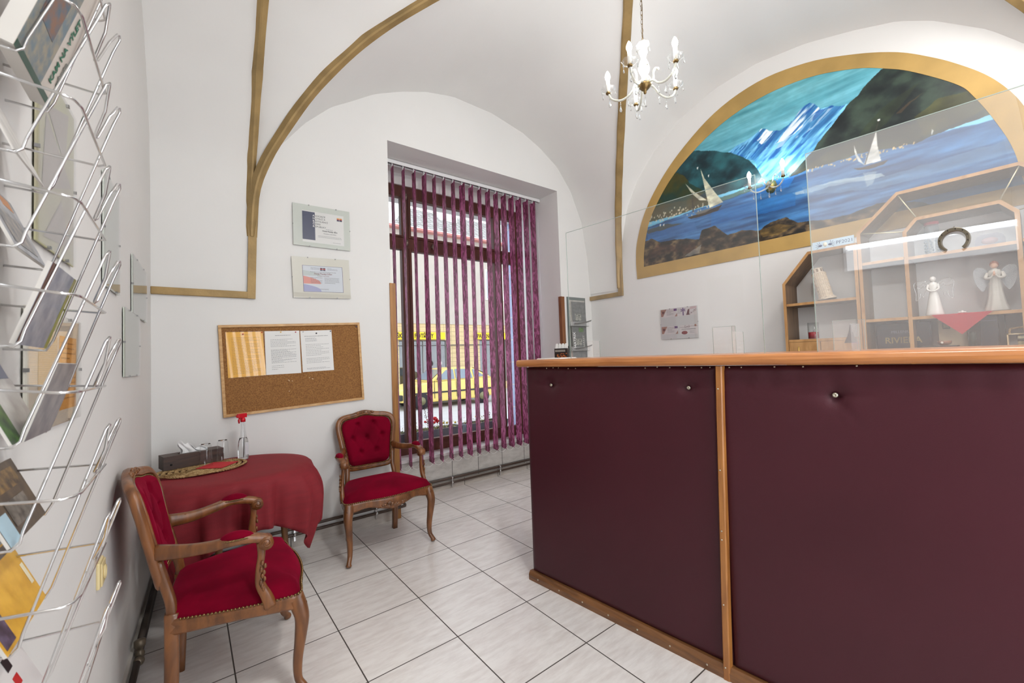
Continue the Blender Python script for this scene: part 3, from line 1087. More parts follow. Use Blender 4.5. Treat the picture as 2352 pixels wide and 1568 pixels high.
# ================================================================== HEATING PIPES, SOCKET
pipe_m = mat('brown_painted_pipe', (78, 60, 50), rough=.4, var=(20, .2))
chrome = mat('chrome', (214, 214, 214), rough=.16, metal=1.0)
def pipe_run(name, label, runs, brackets, group=None):
    t = thing(name, label, 'pipe')
    for path in runs:
        m = MB()
        m.tube(path, .011, 10)
        m.build('pipe', pipe_m, t)
    for (x, y, z0, z1) in brackets:
        m = MB()
        m.box(x - .006, x + .006, y - .004, y + .012, z0 - .045, z1 + .015)
        for z in (z0, z1):
            m.tube([(x - .008, y, z), (x + .008, y, z)], .0145, 10)
        m.build('bracket', chrome, t)
    return t
r1 = [cr([(-.74, .318, z), (.3, .318, z), (.80, .318, z), (.872, .335, z), (.885, .42, z), (.885, .60, z), (.89, .70, z)], 5) for z in (.100, .145)]
pipe_run('heating_pipe', 'pair of brown heating pipes along the wall behind the round table', r1, [(.02, .318, .1, .145), (.62, .318, .1, .145)])
r1b = [cr([(.42, .285, z), (.62, .285, z), (.80, .285, z), (.86, .31, z), (.87, .36, z + .0)], 5) for z in (.185, .225)]
r2 = [[(.93, .735, z), (1.8, .735, z), (2.83, .735, z)] for z in (.062, .108)]
pipe_run('heating_pipe', 'pair of brown heating pipes under the window sill', r2, [(1.56, .735, .062, .108), (2.17, .735, .062, .108), (1.1, .735, .062, .108)])
t = thing('radiator_pipe', 'dark pipe with a valve at the foot of the left wall', 'pipe')
m = MB()
m.tube([(XL(.3) + .03, .30, .045), (XL(-.6) + .03, -.6, .045), (XL(-.95) + .03, -.95, .045)], .013, 10)
m.tube([(XL(.3) + .03, .30, .085), (XL(-.5) + .03, -.5, .085)], .013, 10)
m.build('pipe', mat('dark_iron_pipe', (70, 62, 56), rough=.45, metal=.3), t)
m = MB()
vx = XL(-.55) + .035
m.lathe([(.0, 0), (.016, 0), (.018, .02), (.012, .03), (.012, .045), (.021, .05), (.021, .075), (.01, .08), (0, .08)], (vx, -.52, .04), 12)
m.ball((vx, -.56, .045), .02)
m.build('valve', mat('worn_valve', (120, 108, 92), rough=.4, metal=.5), t)

t = thing('wall_socket', 'cream wall socket low on the left wall beside the brochure rack', 'socket')
sk = mat('cream_plastic', (226, 208, 158), rough=.4)
sx, sy, sz = XL(-1.16), -1.16, .675
m = MB()
m.box(sx - .002, sx + .008, sy - .042, sy + .042, sz - .042, sz + .042, bev=.005)
m.build('plate', sk, t)
m = MB()
m.box(sx + .008, sx + .013, sy - .036, sy + .036, sz - .036, sz + .036, bev=.003)
m.build('cover', sk, t)
m = MB()
My = frame_M((sx + .013, sy, sz), (0, 1, 0), (0, 0, 1))
m.lathe([(.0215, 0), (.0225, .004), (.019, .005), (.017, .001), (0, .001)], (0, 0, 0), 20, M=My)
m.build('outlet_ring', sk, t)
# ================================================================== ARMCHAIRS
wal = wood('carved_beech', (138, 86, 44), (90, 52, 24), (26, 26, 5), rough=.38, coat=.35)
velvet = mat('crimson_velvet', (120, 0, 32), rough=.85, spec=.1, sheen=.45, var=(5, .4), bump=(220, .2, .001))
webbing = mat('pale_chair_backing', (176, 160, 144), rough=.9)
brass_n = mat('antique_brass_nail', (132, 108, 72), rough=.3, metal=.9)
carve_m = wood('carved_beech_dark', (140, 88, 44), (76, 44, 20), (60, 60, 30), rough=.4, coat=.3, bump=.5)

def seat_outline(k=1.0, off=0.0):
    pts = [(0, -.262), (.10, -.256), (.20, -.238), (.262, -.232), (.296, -.222), (.308, -.19), (.292, -.08), (.25, .07), (.205, .185), (.18, .205), (.06, .212), (0, .213)]
    full = pts + [(-x, y) for x, y in pts[-2:0:-1]]
    c = cr([(x * k, y * k) for x, y in full], 4, closed=True)
    out = []
    n = len(c)
    for i, (x, y) in enumerate(c):
        x0, y0 = c[i - 1]
        x1, y1 = c[(i + 1) % n]
        tx, ty = x1 - x0, y1 - y0
        l = math.hypot(tx, ty)
        nx, ny = ty / l, -tx / l
        out.append((x + nx * off, y + ny * off))
    return out

def armchair(label, loc, rz, first=None):
    if first:
        c = copy_tree(first)
        c.location, c.rotation_euler = loc, (0, 0, rz)
        c['label'] = label
        return c
    t = thing('armchair', label, 'armchair', (0, 0, 0), 0, 'carved armchairs with crimson velvet')
    O1 = seat_outline()
    n = len(O1)
    # seat rail with its carved shaped apron
    m = MB()
    def apron(x, y):
        if y < -.2:
            return .338 - .020 * math.exp(-(x / .07) ** 2) + .018 * math.exp(-((abs(x) - .17) / .06) ** 2)
        return .345 + .012 * math.cos(min(1, max(-1, (y + .02) / .2)) * PI / 2)
    rows = []
    for off, zf in ((-.03, 1.0), (.002, 1.0), (.006, .75), (0, .5), (.006, .2), (0, 0.0), (-.03, 0.0)):
        oo = seat_outline(off=off)
        rows.append([(x, y, apron(x, y) * (1 - zf) + .403 * zf) for x, y in oo])
    vs = [p for r in rows for p in r]
    fs = [(j * n + i, j * n + (i + 1) % n, (j + 1) * n + (i + 1) % n, (j + 1) * n + i) for j in range(len(rows) - 1) for i in range(n)]
    fs.append(tuple((len(rows) - 1) * n + i for i in range(n)))
    m.add(vs, fs, smooth=True)
    rail = m.build('seat_rail', wal, t)
    # shell carving in the middle of the front rail
    m = MB()
    q = random.Random(2)
    for k in range(26):
        x = q.uniform(-.085, .085)
        z = .345 + q.uniform(-.016, .026) * (1 - abs(x) / .12)
        m.ball((x, -.2655 + .06 * (x * x) / .01 * .12, z), q.uniform(.006, .011), 8, 5, sy=.6, sx=1.5)
    m.build('carving', carve_m, rail)
    # cushion
    m = MB()
    K = 9
    vs = []
    for j in range(K + 1):
        f = j / K
        off = .006 - .0 * f
        sc_ = 1 - f
        prof_z = .400 + .028 * min(1, f * 7) ** .6 + .052 * (1 - (1 - f) ** 2.2)
        o2 = seat_outline(off=.005 if 0 < j < 3 else 0)
        for x, y in o2:
            g = 1 - f
            gx = g ** .75
            z = prof_z
            if abs(x) > .27 and y < -.18 and j < 3:
                z += .004
            vs.append((x * gx, (y + .02) * gx - .02, z))
    fs = [(j * n + i, j * n + (i + 1) % n, (j + 1) * n + (i + 1) % n, (j + 1) * n + i) for j in range(K) for i in range(n)]
    m.add(vs, fs, smooth=True)
    m.add([vs[i] for i in range(n)], [tuple(range(n))])
    seat = m.build('seat', velvet, t)
    # studs round the seat
    m = MB()
    acc, step = 0, .0125
    for i in range(n):
        a, c = Vector((*O1[i], 0)), Vector((*O1[(i + 1) % n], 0))
        d = (c - a).length
        while acc < d:
            p = a.lerp(c, acc / d)
            if p.y < .17:
                m.ball((p.x * 1.018, p.y * 1.022, .4045), .0048, 7, 4)
            acc += step
        acc -= d
    m.build('nailhead_trim', brass_n, seat)
    # legs
    for s in (-1, 1):
        m = MB()
        path = cr([(s * .283, -.212, .395), (s * .289, -.222, .35), (s * .296, -.232, .30), (s * .290, -.226, .22), (s * .283, -.216, .13), (s * .285, -.217, .06),
                   (s * .297, -.236, .025), (s * .301, -.243, .006)], 4)
        rs = np.interp(np.linspace(0, 1, len(path)), [0, .15, .3, .5, .75, .86, .93, 1], [.027, .031, .026, .019, .0145, .014, .018, .013])
        m.tube(path, [float(r) for r in rs], 12, power=3)
        lg = m.build('leg', wal, t)
        m = MB()
        for k in range(14):
            m.ball((s * (.290 + q.uniform(-.016, .016)), -.243 + q.uniform(-.004, .008), .372 - k * .0075), q.uniform(.004, .009) * (1 - k / 22), 7, 5, sz=1.5)
        for dx in (-.009, .009):
            m.tube(cr([(s * (.291) + dx, -.246, .33), (s * .291 + dx, -.254, .29), (s * .288 + dx * .6, -.244, .22), (s * .284 + dx * .3, -.231, .15)], 3), .0028, 5)
        m.build('carving', carve_m, lg)
    for s in (-1, 1):
        m = MB()
        path = [(s * .178, .198, 0), (s * .182, .192, .15), (s * .186, .19, .32), (s * .188, .19, .42)]
        m.tube(cr(path, 3), [.018] * 2 + [.019] * 3 + [.021] * 3 + [.022] * 2, 8, power=6, rz=.022, up=(0, 1, 0))
        m.build('leg', wal, t)
    # back: stiles, frame, crest
    def by(z):
        return .185 + (z - .42) * .235
    outl = [(0, .512), (.10, .514), (.152, .522), (.176, .55), (.186, .62), (.200, .72), (.214, .80), (.214, .845), (.196, .882), (.155, .898), (.09, .905), (.045, .916), (0, .923)]
    full = outl + [(-x, z) for x, z in outl[-2:0:-1]]
    bo = cr(full, 4, closed=True)
    def bow(x):
        return .034 * (1 - min(1, abs(x) / .214) ** 2)
    m = MB()
    m.tube([(x, by(z) + bow(x), z) for x, z in bo], .021, 10, closed=True, rz=.017, up=(0, 1, -.2), power=2.6)
    m.tube([(x * .955, by(z) + bow(x) - .017, .71 + (z - .71) * .96) for x, z in bo], .0055, 6, closed=True)
    for s in (-1, 1):
        m.tube(cr([(s * .184, .19, .38), (s * .182, by(.45), .45), (s * .176, by(.52), .52), (s * .186, by(.62), .62)], 4), .017, 8, power=4)
    fr = m.build('backrest_frame', wal, t)
    m = MB()
    for k in range(30):
        x = q.uniform(-.062, .062)
        zz = .922 + q.uniform(-.008, .018) * (1 - abs(x) / .09)
        m.ball((x, by(zz) + bow(x) - .015 + q.uniform(-.003, .004), zz), q.uniform(.005, .010), 7, 5, sx=1.4)
    m.build('carving', carve_m, fr)
    # tufted pad
    bi = np.array([(x * .90, .715 + (z - .715) * .905) for x, z in bo])
    zmin, zmax = bi[:, 1].min(), bi[:, 1].max()
    tuf = [(-.07, .84), (.055, .845), (-.115, .74), (-.005, .735), (.115, .745), (-.06, .63), (.06, .635)]
    crs = [(0, 2), (0, 3), (1, 3), (1, 4), (2, 5), (3, 5), (3, 6), (4, 6)]
    def halfw(z):
        sel = bi[bi[:, 0] >= 0]
        o_ = np.argsort(sel[:, 1])
        return float(np.interp(z, sel[o_, 1], sel[o_, 0]))
    def segd(px_, pz_, a, c):
        ax, az = a
        dx, dz = c[0] - ax, c[1] - az
        tt = max(0, min(1, ((px_ - ax) * dx + (pz_ - az) * dz) / (dx * dx + dz * dz)))
        return math.hypot(px_ - ax - tt * dx, pz_ - az - tt * dz)
    def padfn(u, v, front=True):
        v2 = .5 - .5 * math.cos(PI * v)
        z = zmin + (zmax - zmin) * v2
        hw = halfw(z)
        if v == 0 or v == 1:
            hw = .12
        x = (2 * u - 1) * hw
        e = min(1, max(0, (1 - abs(2 * u - 1)) * 6)) ** .5 * min(1, max(0, min(v2, 1 - v2) * 9)) ** .5
        d = .034 * e
        for a in tuf:
            r = math.hypot(x - a[0], z - a[1])
            d -= .024 * math.exp(-(r / .017) ** 2) * e
        for a, c in crs:
            r = segd(x, z, tuf[a], tuf[c])
            d -= .006 * math.exp(-(r / .010) ** 2) * e
        return (x, by(z) + bow(x) - .004 - d, z)
    m = MB()
    m.grid(padfn, 56, 56)
    bp_ = m.build('backrest', velvet, t, fix=False)
    m = MB()
    m.grid(lambda u, v: ((2 * u - 1) * halfw(zmin + (zmax - zmin) * v), by(zmin + (zmax - zmin) * v) + bow((2 * u - 1) * .19) + .012, zmin + (zmax - zmin) * v), 10, 10)
    m.build('back_panel', velvet, t, fix=False)
    m = MB()
    pts = [Vector((x * .905, by(z) + bow(x * .905) - .019, .715 + (z - .715) * .91)) for x, z in bo]
    acc = 0
    for i in range(len(pts)):
        a, c = pts[i], pts[(i + 1) % len(pts)]
        d = (c - a).length
        while acc < d:
            m.ball(a.lerp(c, acc / d), .0042, 7, 4)
            acc += .0115
        acc -= d
    m.build('nailhead_trim', brass_n, bp_)
    # arms
    for s in (-1, 1):
        m = MB()
        path = cr([(s * .190, by(.655), .655), (s * .222, .15, .648), (s * .262, .07, .655), (s * .282, .02, .664), (s * .286, -.035, .664), (s * .283, -.085, .654), (s * .281, -.112, .642)], 5)
        k_ = len(path)
        ra = [float(v) for v in np.interp(np.linspace(0, 1, k_), [0, .3, .6, 1], [.017, .020, .025, .022])]
        rb = [float(v) for v in np.interp(np.linspace(0, 1, k_), [0, .25, .6, 1], [.029, .021, .017, .018])]
        m.tube(path, ra, 10, rz=rb, up=(0, 0, 1), power=3)
        m.tube([(s * .281 - .024, -.110, .632), (s * .281 + .024, -.110, .632)], .026, 14)      # scroll end
        for e in (-.0245, .0245):
            sp_ = [(s * .281 + e, -.110 + r_0 * 1.2 * math.cos(a_0), .632 + r_0 * 1.2 * math.sin(a_0)) for r_0, a_0 in [(.018 - .0011 * w_, w_ * .6) for w_ in range(14)]]
            m.tube(sp_, .0024, 5)
        for dx in (-.008, 0, .008):
            m.tube(cr([(s * .205 + dx, .175, .668), (s * .232 + dx, .13, .667), (s * .252 + dx, .09, .668)], 3), .002, 5)
        arm = m.build('arm', wal, t)
        m = MB()
        pp = path[int(k_ * .44):int(k_ * .80)]
        rs2 = [max(.004, .025 * math.sin(PI * (i + .35) / (len(pp) - .3)) ** .5) for i in range(len(pp))]
        m.tube([(x, y, z + .011) for x, y, z in pp], rs2, 12, rz=[r * .95 for r in rs2], up=(0, 0, 1))
        pad = m.build('arm_pad', velvet, arm)
        m = MB()
        for e in (-1, 1):
            for i in range(26):
                f = i / 25 * (len(pp) - 1)
                i0 = min(int(f), len(pp) - 2)
                p = Vector(pp[i0]).lerp(Vector(pp[i0 + 1]), f - i0)
                rr_ = float(np.interp(f, range(len(pp)), rs2))
                m.ball((p.x + e * (rr_ + .001), p.y, p.z + .008), .0038, 6, 4)
        m.build('nailhead_trim', brass_n, arm)
        m = MB()
        sup = cr([(s * .282, -.092, .635), (s * .285, -.094, .59), (s * .288, -.088, .54), (s * .293, -.088, .48), (s * .298, -.108, .43), (s * .296, -.122, .385)], 5)
        rw = [float(v) for v in np.interp(np.linspace(0, 1, len(sup)), [0, .3, .6, .85, 1], [.015, .013, .017, .021, .023])]
        m.tube(sup, rw, 10, rz=[r * .75 for r in rw], up=(1, 0, 0), power=3)
        asup = m.build('arm_support', wal, t)
        m = MB()
        for k in range(9):
            m.ball((s * (.291 + k * .0006) + s * .013, -.100 + q.uniform(-.010, .010), .56 - k * .012), .006, 7, 5, sz=1.8)
        m.build('carving', carve_m, asup)
    t.location, t.rotation_euler = loc, (0, 0, rz)
    return t
ch = armchair('crimson velvet armchair beside the window, its front facing the room', (.535, -.012, 0), math.radians(-1))
armchair('crimson velvet armchair in the foreground beside the brochure rack, seen from its side', (-.436, -.862, 0), math.radians(86.5), ch)
# ================================================================== ROUND TABLE
TC, TRX, TRY, TZ = (-.352, -.075), .385, .385, .722
cloth_m = mat('dark_red_cloth', (128, 26, 36), rough=.75, sheen=.15, var=(9, .12), bump=(160, .5, .001), stretch=(1, 1, 6))
t = thing('round_table', 'round wooden table under a dark red cloth in the corner', 'table', (*TC, 0))
tw = wood('table_beech', (150, 100, 54), (112, 70, 34))
m = MB()
m.lathe([(0, .695), (.372, .695), (.378, .70), (.378, .714), (.372, .718), (0, .718)], seg=40)
m.build('tabletop', tw, t)
for k in range(4):
    a = PI / 4 + k * PI / 2 + .35
    m = MB()
    m.tube([(math.cos(a) * .235, math.sin(a) * .235, .70), (math.cos(a) * .25, math.sin(a) * .25, .35), (math.cos(a) * .27, math.sin(a) * .27, 0)], [.022, .018, .014], 10)
    m.build('leg', tw, t)
m = MB()
for k in range(4):
    a = PI / 4 + k * PI / 2 + .35
    c = a + PI / 2
    m.tube([(math.cos(a) * .235, math.sin(a) * .235, .66), (math.cos(c) * .235, math.sin(c) * .235, .66)], .012, 6, rz=.03, up=(0, 0, 1))
m.build('apron', tw, t)
# cloth
S_ = .64
ph0 = math.radians(-38)          # one corner of the square points this way
NA = 240
m = MB()
vs, fs = [], []
rings = [(i / 8, 0) for i in range(1, 9)] + [(1, j / 14) for j in range(1, 15)]
def cloth_pt(a, fr, dn):
    loc_ = a - ph0 + PI / 4
    q = ((loc_ + PI / 4) % (PI / 2)) - PI / 4
    half = S_ / math.cos(q)
    R_ = TRX
    hang = max(.15, half - R_)
    if dn == 0:
        return (math.cos(a) * R_ * fr, math.sin(a) * R_ * fr, TZ - .004 * (fr > .97))
    corner = math.cos(2 * (loc_ - PI / 4)) ** 2        # 1 at the corners
    corner = (1 - abs(q) / (PI / 4))
    corner = 1 - corner
    fold = (.030 * math.sin(a * 13 + .6) + .014 * math.sin(a * 29 + 1.3)) * dn ** .8
    lob = .135 * corner ** 2.5 * math.sin(PI * min(1, dn / .62) ** .8 * .5) * (1 if dn < .3 else 1 - .75 * ((dn - .3) / .7) ** 1.2) + .012
    r = R_ + .010 * min(1, dn * 8) + fold + lob
    z = TZ - .006 - hang * dn * (1 - .06 * corner)
    x, y = math.cos(a) * r, math.sin(a) * r
    # keep clear of the walls
    y = min(y, YB - TC[1] - .022)
    x = max(x, -.762 - TC[0] + .025 - .035 * (YB - (y + TC[1])))
    return (x, y, z)
vs.append((0, 0, TZ))
for fr_, dn in rings:
    for k in range(NA):
        vs.append(cloth_pt(2 * PI * k / NA, fr_, dn))
for k in range(NA):
    fs.append((0, 1 + k, 1 + (k + 1) % NA))
for j in range(len(rings) - 1):
    for k in range(NA):
        k2 = (k + 1) % NA
        fs.append((1 + j * NA + k, 1 + (j + 1) * NA + k, 1 + (j + 1) * NA + k2, 1 + j * NA + k2))
m.add(vs, fs, smooth=True)
cl = m.build('tablecloth', cloth_m)
cl.location = (*TC, 0)
sd = cl.modifiers.new('cloth_thickness', 'SOLIDIFY')
sd.thickness = .0015
sd.offset = 1
tag(cl, 'dark red cloth draped in folds over the round corner table', 'tablecloth')
TT = TZ + .0025
# placemat
straw = mat('braided_straw', (190, 160, 112), rough=.8, col2=(132, 100, 58), var=(60, 1), bump=(150, 1.0, .003))
m = MB()
for k in range(7):
    rx = .215 - k * .029
    ry = .165 - k * .0232
    if ry < .01:
        break
    for s in range(3):
        path = []
        for i in range(96):
            a = 2 * PI * i / 96
            w = a * 30 + s * 2 * PI / 3
            path.append((math.cos(a) * (rx + .0085 * math.sin(w)), math.sin(a) * (ry + .0085 * math.sin(w)), .006 + .0035 * math.sin(2 * w)))
        m.tube(path, .0048, 5, closed=True)
pm = m.build('placemat', straw)
pm.location = (-.515, .02, TT + .0045)
pm.rotation_euler = (0, 0, math.radians(8))
tag(pm, 'oval braided straw placemat on the dark red tablecloth', 'placemat')
PZ_ = TT + .0180
m = MB()
m.box(-.075, .075, -.075, .075, 0, .0015)
m.box(-.075, .074, -.074, .075, .0017, .003)
nk = m.build('napkin', mat('coral_red_napkin', (196, 52, 58), rough=.9, bump=(200, .3, .001)))
nk.location = (-.445, .0, PZ_)
nk.rotation_euler = (0, 0, math.radians(52))
tag(nk, 'folded red paper napkin under the two glasses', 'napkin')
# tissue box
walnut = wood('dark_walnut', (74, 50, 38), (44, 28, 22), (8, 60, 60), rough=.5, coat=.05)
t = thing('tissue_box', 'long dark walnut tissue box on the straw placemat', 'box', (-.565, .158, PZ_), math.radians(14))
m = MB()
h_, l_, w_ = .078, .15, .055
m.box(-l_, l_, -w_, -w_ + .006, 0, h_)
m.box(-l_, l_, w_ - .006, w_, 0, h_)
m.box(-l_, -l_ + .006, -w_ + .006, w_ - .006, 0, h_)
m.box(l_ - .006, l_, -w_ + .006, w_ - .006, 0, h_)
m.box(-l_ + .006, l_ - .006, -w_ + .006, w_ - .006, 0, .004)
m.box(-l_ + .006, -.07, -w_ + .006, w_ - .006, h_ - .006, h_)
m.box(.07, l_ - .006, -w_ + .006, w_ - .006, h_ - .006, h_)
m.box(-.07, .07, -w_ + .006, -.02, h_ - .006, h_)
m.box(-.07, .07, .02, w_ - .006, h_ - .006, h_)
m.build('case', walnut, t)
m = MB()
m.tube([(-.115, -w_ - .0005, .028), (-.115, -w_ + .004, .028)], .006, 14)
m.build('peg_hole', mat('black_hole', (12, 10, 10), rough=.9), t)
m = MB()
def tis(u, v):
    x = -.065 + .13 * u
    return (x + .010 * math.sin(v * 5), .016 * math.sin(u * 9 + v * 3) * (1 - .4 * v), h_ - .01 + v * (.056 + .022 * math.sin(u * 5.3 + .8) + .010 * math.sin(u * 17)))
m.grid(tis, 30, 10)
m.grid(lambda u, v: (tis(u, v)[0] + .006, tis(u, v)[1] * -1 + .003, tis(u, v)[2] * .97 + .002), 30, 10)
m.build('tissue', mat('white_tissue', (236, 236, 236), rough=.9), t, fix=False)
# glasses
clear = mat('clear_glass', (255, 255, 255), rough=0.0, trans=1.0, ior=1.45)
thin_gl = sheet_glass('thin_drinking_glass', .02, tint=(.97, .98, .98))
for lab, (x, y) in (('left drinking glass upturned on the red napkin', (-.502, .012)), ('right drinking glass upturned beside the tissue box end', (-.415, .085))):
    t = thing('drinking_glass', lab, 'glass', (x, y, PZ_ + .0035))
    m = MB()
    m.lathe([(.033, 0), (.0335, .002), (.031, .06), (.028, .118), (.024, .126), (.012, .128), (.001, .128)], seg=28, cap=False)
    m.build('bowl', thin_gl, t)
    m = MB()
    m.lathe([(.001, .1285), (.024, .1285), (.0245, .130), (.022, .133), (.001, .134)], seg=28, cap=False)
    m.build('glass_base', clear, t)
# spray bottle
t = thing('spray_bottle', 'clear spray bottle with a red trigger head on the dark red tablecloth', 'bottle', (-.300, .165, TT), math.radians(25))
m = MB()
m.lathe([(0, 0), (.030, 0), (.033, .006), (.033, .09), (.030, .12), (.018, .16), (.0145, .19), (.0125, .235), (.0125, .25)], seg=24, cap=False, sy=.72)
m.build('bottle_body', sheet_glass('bottle_plastic', .05, tint=(.97, .98, .98)), t)
m = MB()
m.lathe([(0, .002), (.029, .003), (.031, .01), (.031, .09), (.028, .118), (.022, .14), (0, .14)], seg=24, sy=.7)
m.build('water', mat('water', (250, 252, 252), trans=1.0, ior=1.2, rough=0), t)
m = MB()
m.tube([(0, 0, .01), (.003, 0, .13), (0, 0, .25)], .002, 6)
m.build('dip_tube', white_pl, t)
m = MB()
m.box(-.006, .018, -.0305, -.0235, .03, .11, bev=.003)
m.build('bottle_label', mat('clear_label', (206, 206, 210), rough=.4), t)
red_pl = mat('red_plastic', (196, 16, 34), rough=.35)
m = MB()
m.lathe([(.015, .243), (.015, .262), (.011, .265), (.011, .272)], seg=16)
m.box(-.034, .022, -.010, .010, .270, .298, bev=.004)
m.box(-.042, -.030, -.007, .007, .276, .292, bev=.002)
m.tube([(-.018, 0, .272), (-.027, 0, .255), (-.024, 0, .236)], [.006, .006, .004], 8)
m.build('trigger_head', red_pl, t)
# ================================================================== RECEPTION DESK
def fx(y, s=0.0):                 # front line of the desk
    return 1.03 + .0925 * (-1.13 - y) + s
YD0, YD1 = -1.13, -3.52
leather = mat('burgundy_leather', (68, 25, 35), rough=.42, spec=.36, bump=(420, .45, .0012), var=(2.5, .10))
top_w = wood('desk_edge_wood', (196, 130, 74), (164, 100, 52), (30, 3, 60), rough=.32, coat=.3)
strip_w = wood('desk_strip_wood', (178, 118, 58), (144, 90, 42), (40, 40, 4), rough=.4)
kick_w = wood('desk_kick_wood', (132, 88, 50), (92, 58, 32), (40, 4, 40), rough=.45)
screw = mat('screw_metal', (196, 190, 172), rough=.3, metal=.9)
desk = thing('reception_desk', 'long reception desk clad in burgundy leather with a wooden top', 'desk', (0, 0, 0))
m = MB()
def yprism(x_off0, x_off1, y0, y1, z0, z1, mi=0):
    m.add([(fx(y0, x_off0), y0, z0), (fx(y0, x_off1), y0, z0), (fx(y1, x_off1), y1, z0), (fx(y1, x_off0), y1, z0),
           (fx(y0, x_off0), y0, z1), (fx(y0, x_off1), y0, z1), (fx(y1, x_off1), y1, z1), (fx(y1, x_off0), y1, z1)],
          [(0, 1, 2, 3), (4, 7, 6, 5), (0, 4, 5, 1), (1, 5, 6, 2), (2, 6, 7, 3), (3, 7, 4, 0)], mi)
yprism(.045, .055, YD0 - .02, YD1, .0, 1.262)
yprism(.055, .62, YD0 - .02, YD0 - .05, .0, 1.262)
yprism(.055, .62, YD1 + .03, YD1, .0, 1.262)
yprism(.055, .60, YD0 - .06, YD1 + .03, .72, .745)
m.build('carcass', wood('desk_carcass', (120, 84, 56), (92, 62, 42)), desk)
# top
m = MB()
ye = YD0 + .03
prof_ = [(.0, -.0213), (-.006, -.0185), (-.012, -.012), (-.0145, 0), (-.012, .012), (-.006, .0185), (0, .0213)]
rows = []
for y in (ye, -1.8, -2.4, -3.0, YD1 - .03):
    rows.append([(fx(y, -.018) + a, y, 1.287 + c) for a, c in prof_] + [(fx(y, .66), y, 1.3083), (fx(y, .66), y, 1.2657)])
n = len(rows[0])
m.add([p for r in rows for p in r], [(j * n + i, j * n + (i + 1) % n, (j + 1) * n + (i + 1) % n, (j + 1) * n + i) for j in range(4) for i in range(n)] +
      [tuple(range(n)), tuple(4 * n + i for i in range(n))])
m.build('countertop', top_w, desk, bevel=.002)
# padded leather panels with pulled-in buttons
butt = [(-1.33, 1.16), (-2.125, 1.168), (-2.635, 1.158)]
def panel(y0, y1):
    W = abs(y1 - y0)
    def fn(u, v):
        y = y0 + (y1 - y0) * u
        z = .045 + (1.262 - .045) * v
        e = min(1, u * W / .03, (1 - u) * W / .03) ** .5 if 0 < u < 1 else 0
        ez = min(1, v * 1.2 / .03, (1 - v) * 1.2 / .022) ** .5 if 0 < v < 1 else 0
        d = .016 * min(e, ez)
        for by_, bz in butt:
            r = math.hypot(y - by_, (z - bz))
            d -= .015 * math.exp(-(r / .034) ** 2) + .005 * math.exp(-(abs(z - bz) / .012) ** 2) * math.exp(-(y - by_) ** 2 / .012)
            if bz < 1.165 and by_ < -2 and z < bz:
                for k in (-.6, -.1, .3):
                    d -= .005 * math.exp(-((y - by_ - k * (bz - z)) / .010) ** 2) * math.exp(-((bz - z) / .09) ** 2)
        d += .0015 * math.sin(y * 9 + z * 3) * ez * e
        if v > .93:
            d += .0012 * math.sin(y * 70)
        return (fx(y, .022 - d), y, z)
    m = MB()
    m.grid(fn, 110, 110)
    # wrap at the ends
    return m
p1 = panel(YD0, -2.2505).build('leather_panel', leather, desk, fix=False)
p2 = panel(-2.2515, YD1).build('leather_panel', leather, desk, fix=False)
m = MB()
m.grid(lambda u, v: (fx(YD0, .022 + .6 * u), YD0 + .0 - .002 * (u < .01), .045 + 1.217 * v), 6, 6)
m.build('leather_end_panel', leather, desk, fix=False)
for y, z in butt:
    m = MB()
    M_ = frame_M((fx(y, .010), y, z), (0, 1, 0), (0, 0, 1))
    mm = frame_M((fx(y, .018), y, z), (0, -1, 0), (0, 0, 1))
    m.lathe([(.009, -.004), (.009, .002), (.0065, .005), (.003, .0058), (.0028, .004), (0, .004)], (0, 0, 0), 16, M=mm)
    m.build('button', screw, desk)
m = MB()
sy = [(-2.236, .0), (-2.243, .3), (-2.252, .65), (-2.262, 1.05), (-2.268, 1.262)]
vs = []
for y, z in sy:
    w = .013
    for dy, dx in ((-w, .012), (-w, -.012), (-w * .7, -.016), (w * .7, -.016), (w, -.012), (w, .012)):
        vs.append((fx(y + dy, dx), y + dy, z))
m.add(vs, [(j * 6 + i, j * 6 + (i + 1) % 6, j * 6 + 6 + (i + 1) % 6, j * 6 + 6 + i) for j in range(4) for i in range(6)] + [tuple(range(6)), tuple(24 + i for i in range(6))])
cover = m.build('cover_strip', strip_w, desk)
def scr(y, z, off, par, r=.0042):
    m = MB()
    mm = frame_M((fx(y, off), y, z), (0, -1, 0), (0, 0, 1))
    m.lathe([(r, -.003), (r, .0006), (r * .6, .002), (0, .0022)], (0, 0, 0), 10, M=mm)
    m.build('screw', screw, par)
for z in (.05, .30, .56, .595, .84, 1.17):
    y = float(np.interp(z, [p[1] for p in sy], [p[0] for p in sy]))
    scr(y + .003, z, -.0165, cover, .0035)
m = MB()
def kick(y0, y1):
    vs = []
    for y in (y0, y1):
        for dx, z in ((.02, 0), (-.012, 0), (-.014, .03), (-.008, .044), (-.002, .052), (.02, .052)):
            vs.append((fx(y, dx), y, z))
    m.add(vs, [(i, (i + 1) % 6, 6 + (i + 1) % 6, 6 + i) for i in range(6)] + [tuple(range(6)), tuple(6 + i for i in range(6))])
kick(YD0 + .004, YD1)
kb = m.build('kick_board', kick_w, desk)
for y in (-1.2, -1.36, -1.52, -1.68, -1.84, -2.0, -2.16, -2.4, -2.6, -2.8):
    scr(y, .024, -.0145, kb, .004)
for y in (-1.31, -1.36, -1.40, -1.47, -1.52, -1.93, -1.99, -2.05, -2.12, -2.19, -2.225, -2.30, -2.345, -2.46, -2.55, -2.7):
    scr(y, 1.2575 + rr.uniform(-.003, .002), .006, desk, .003)

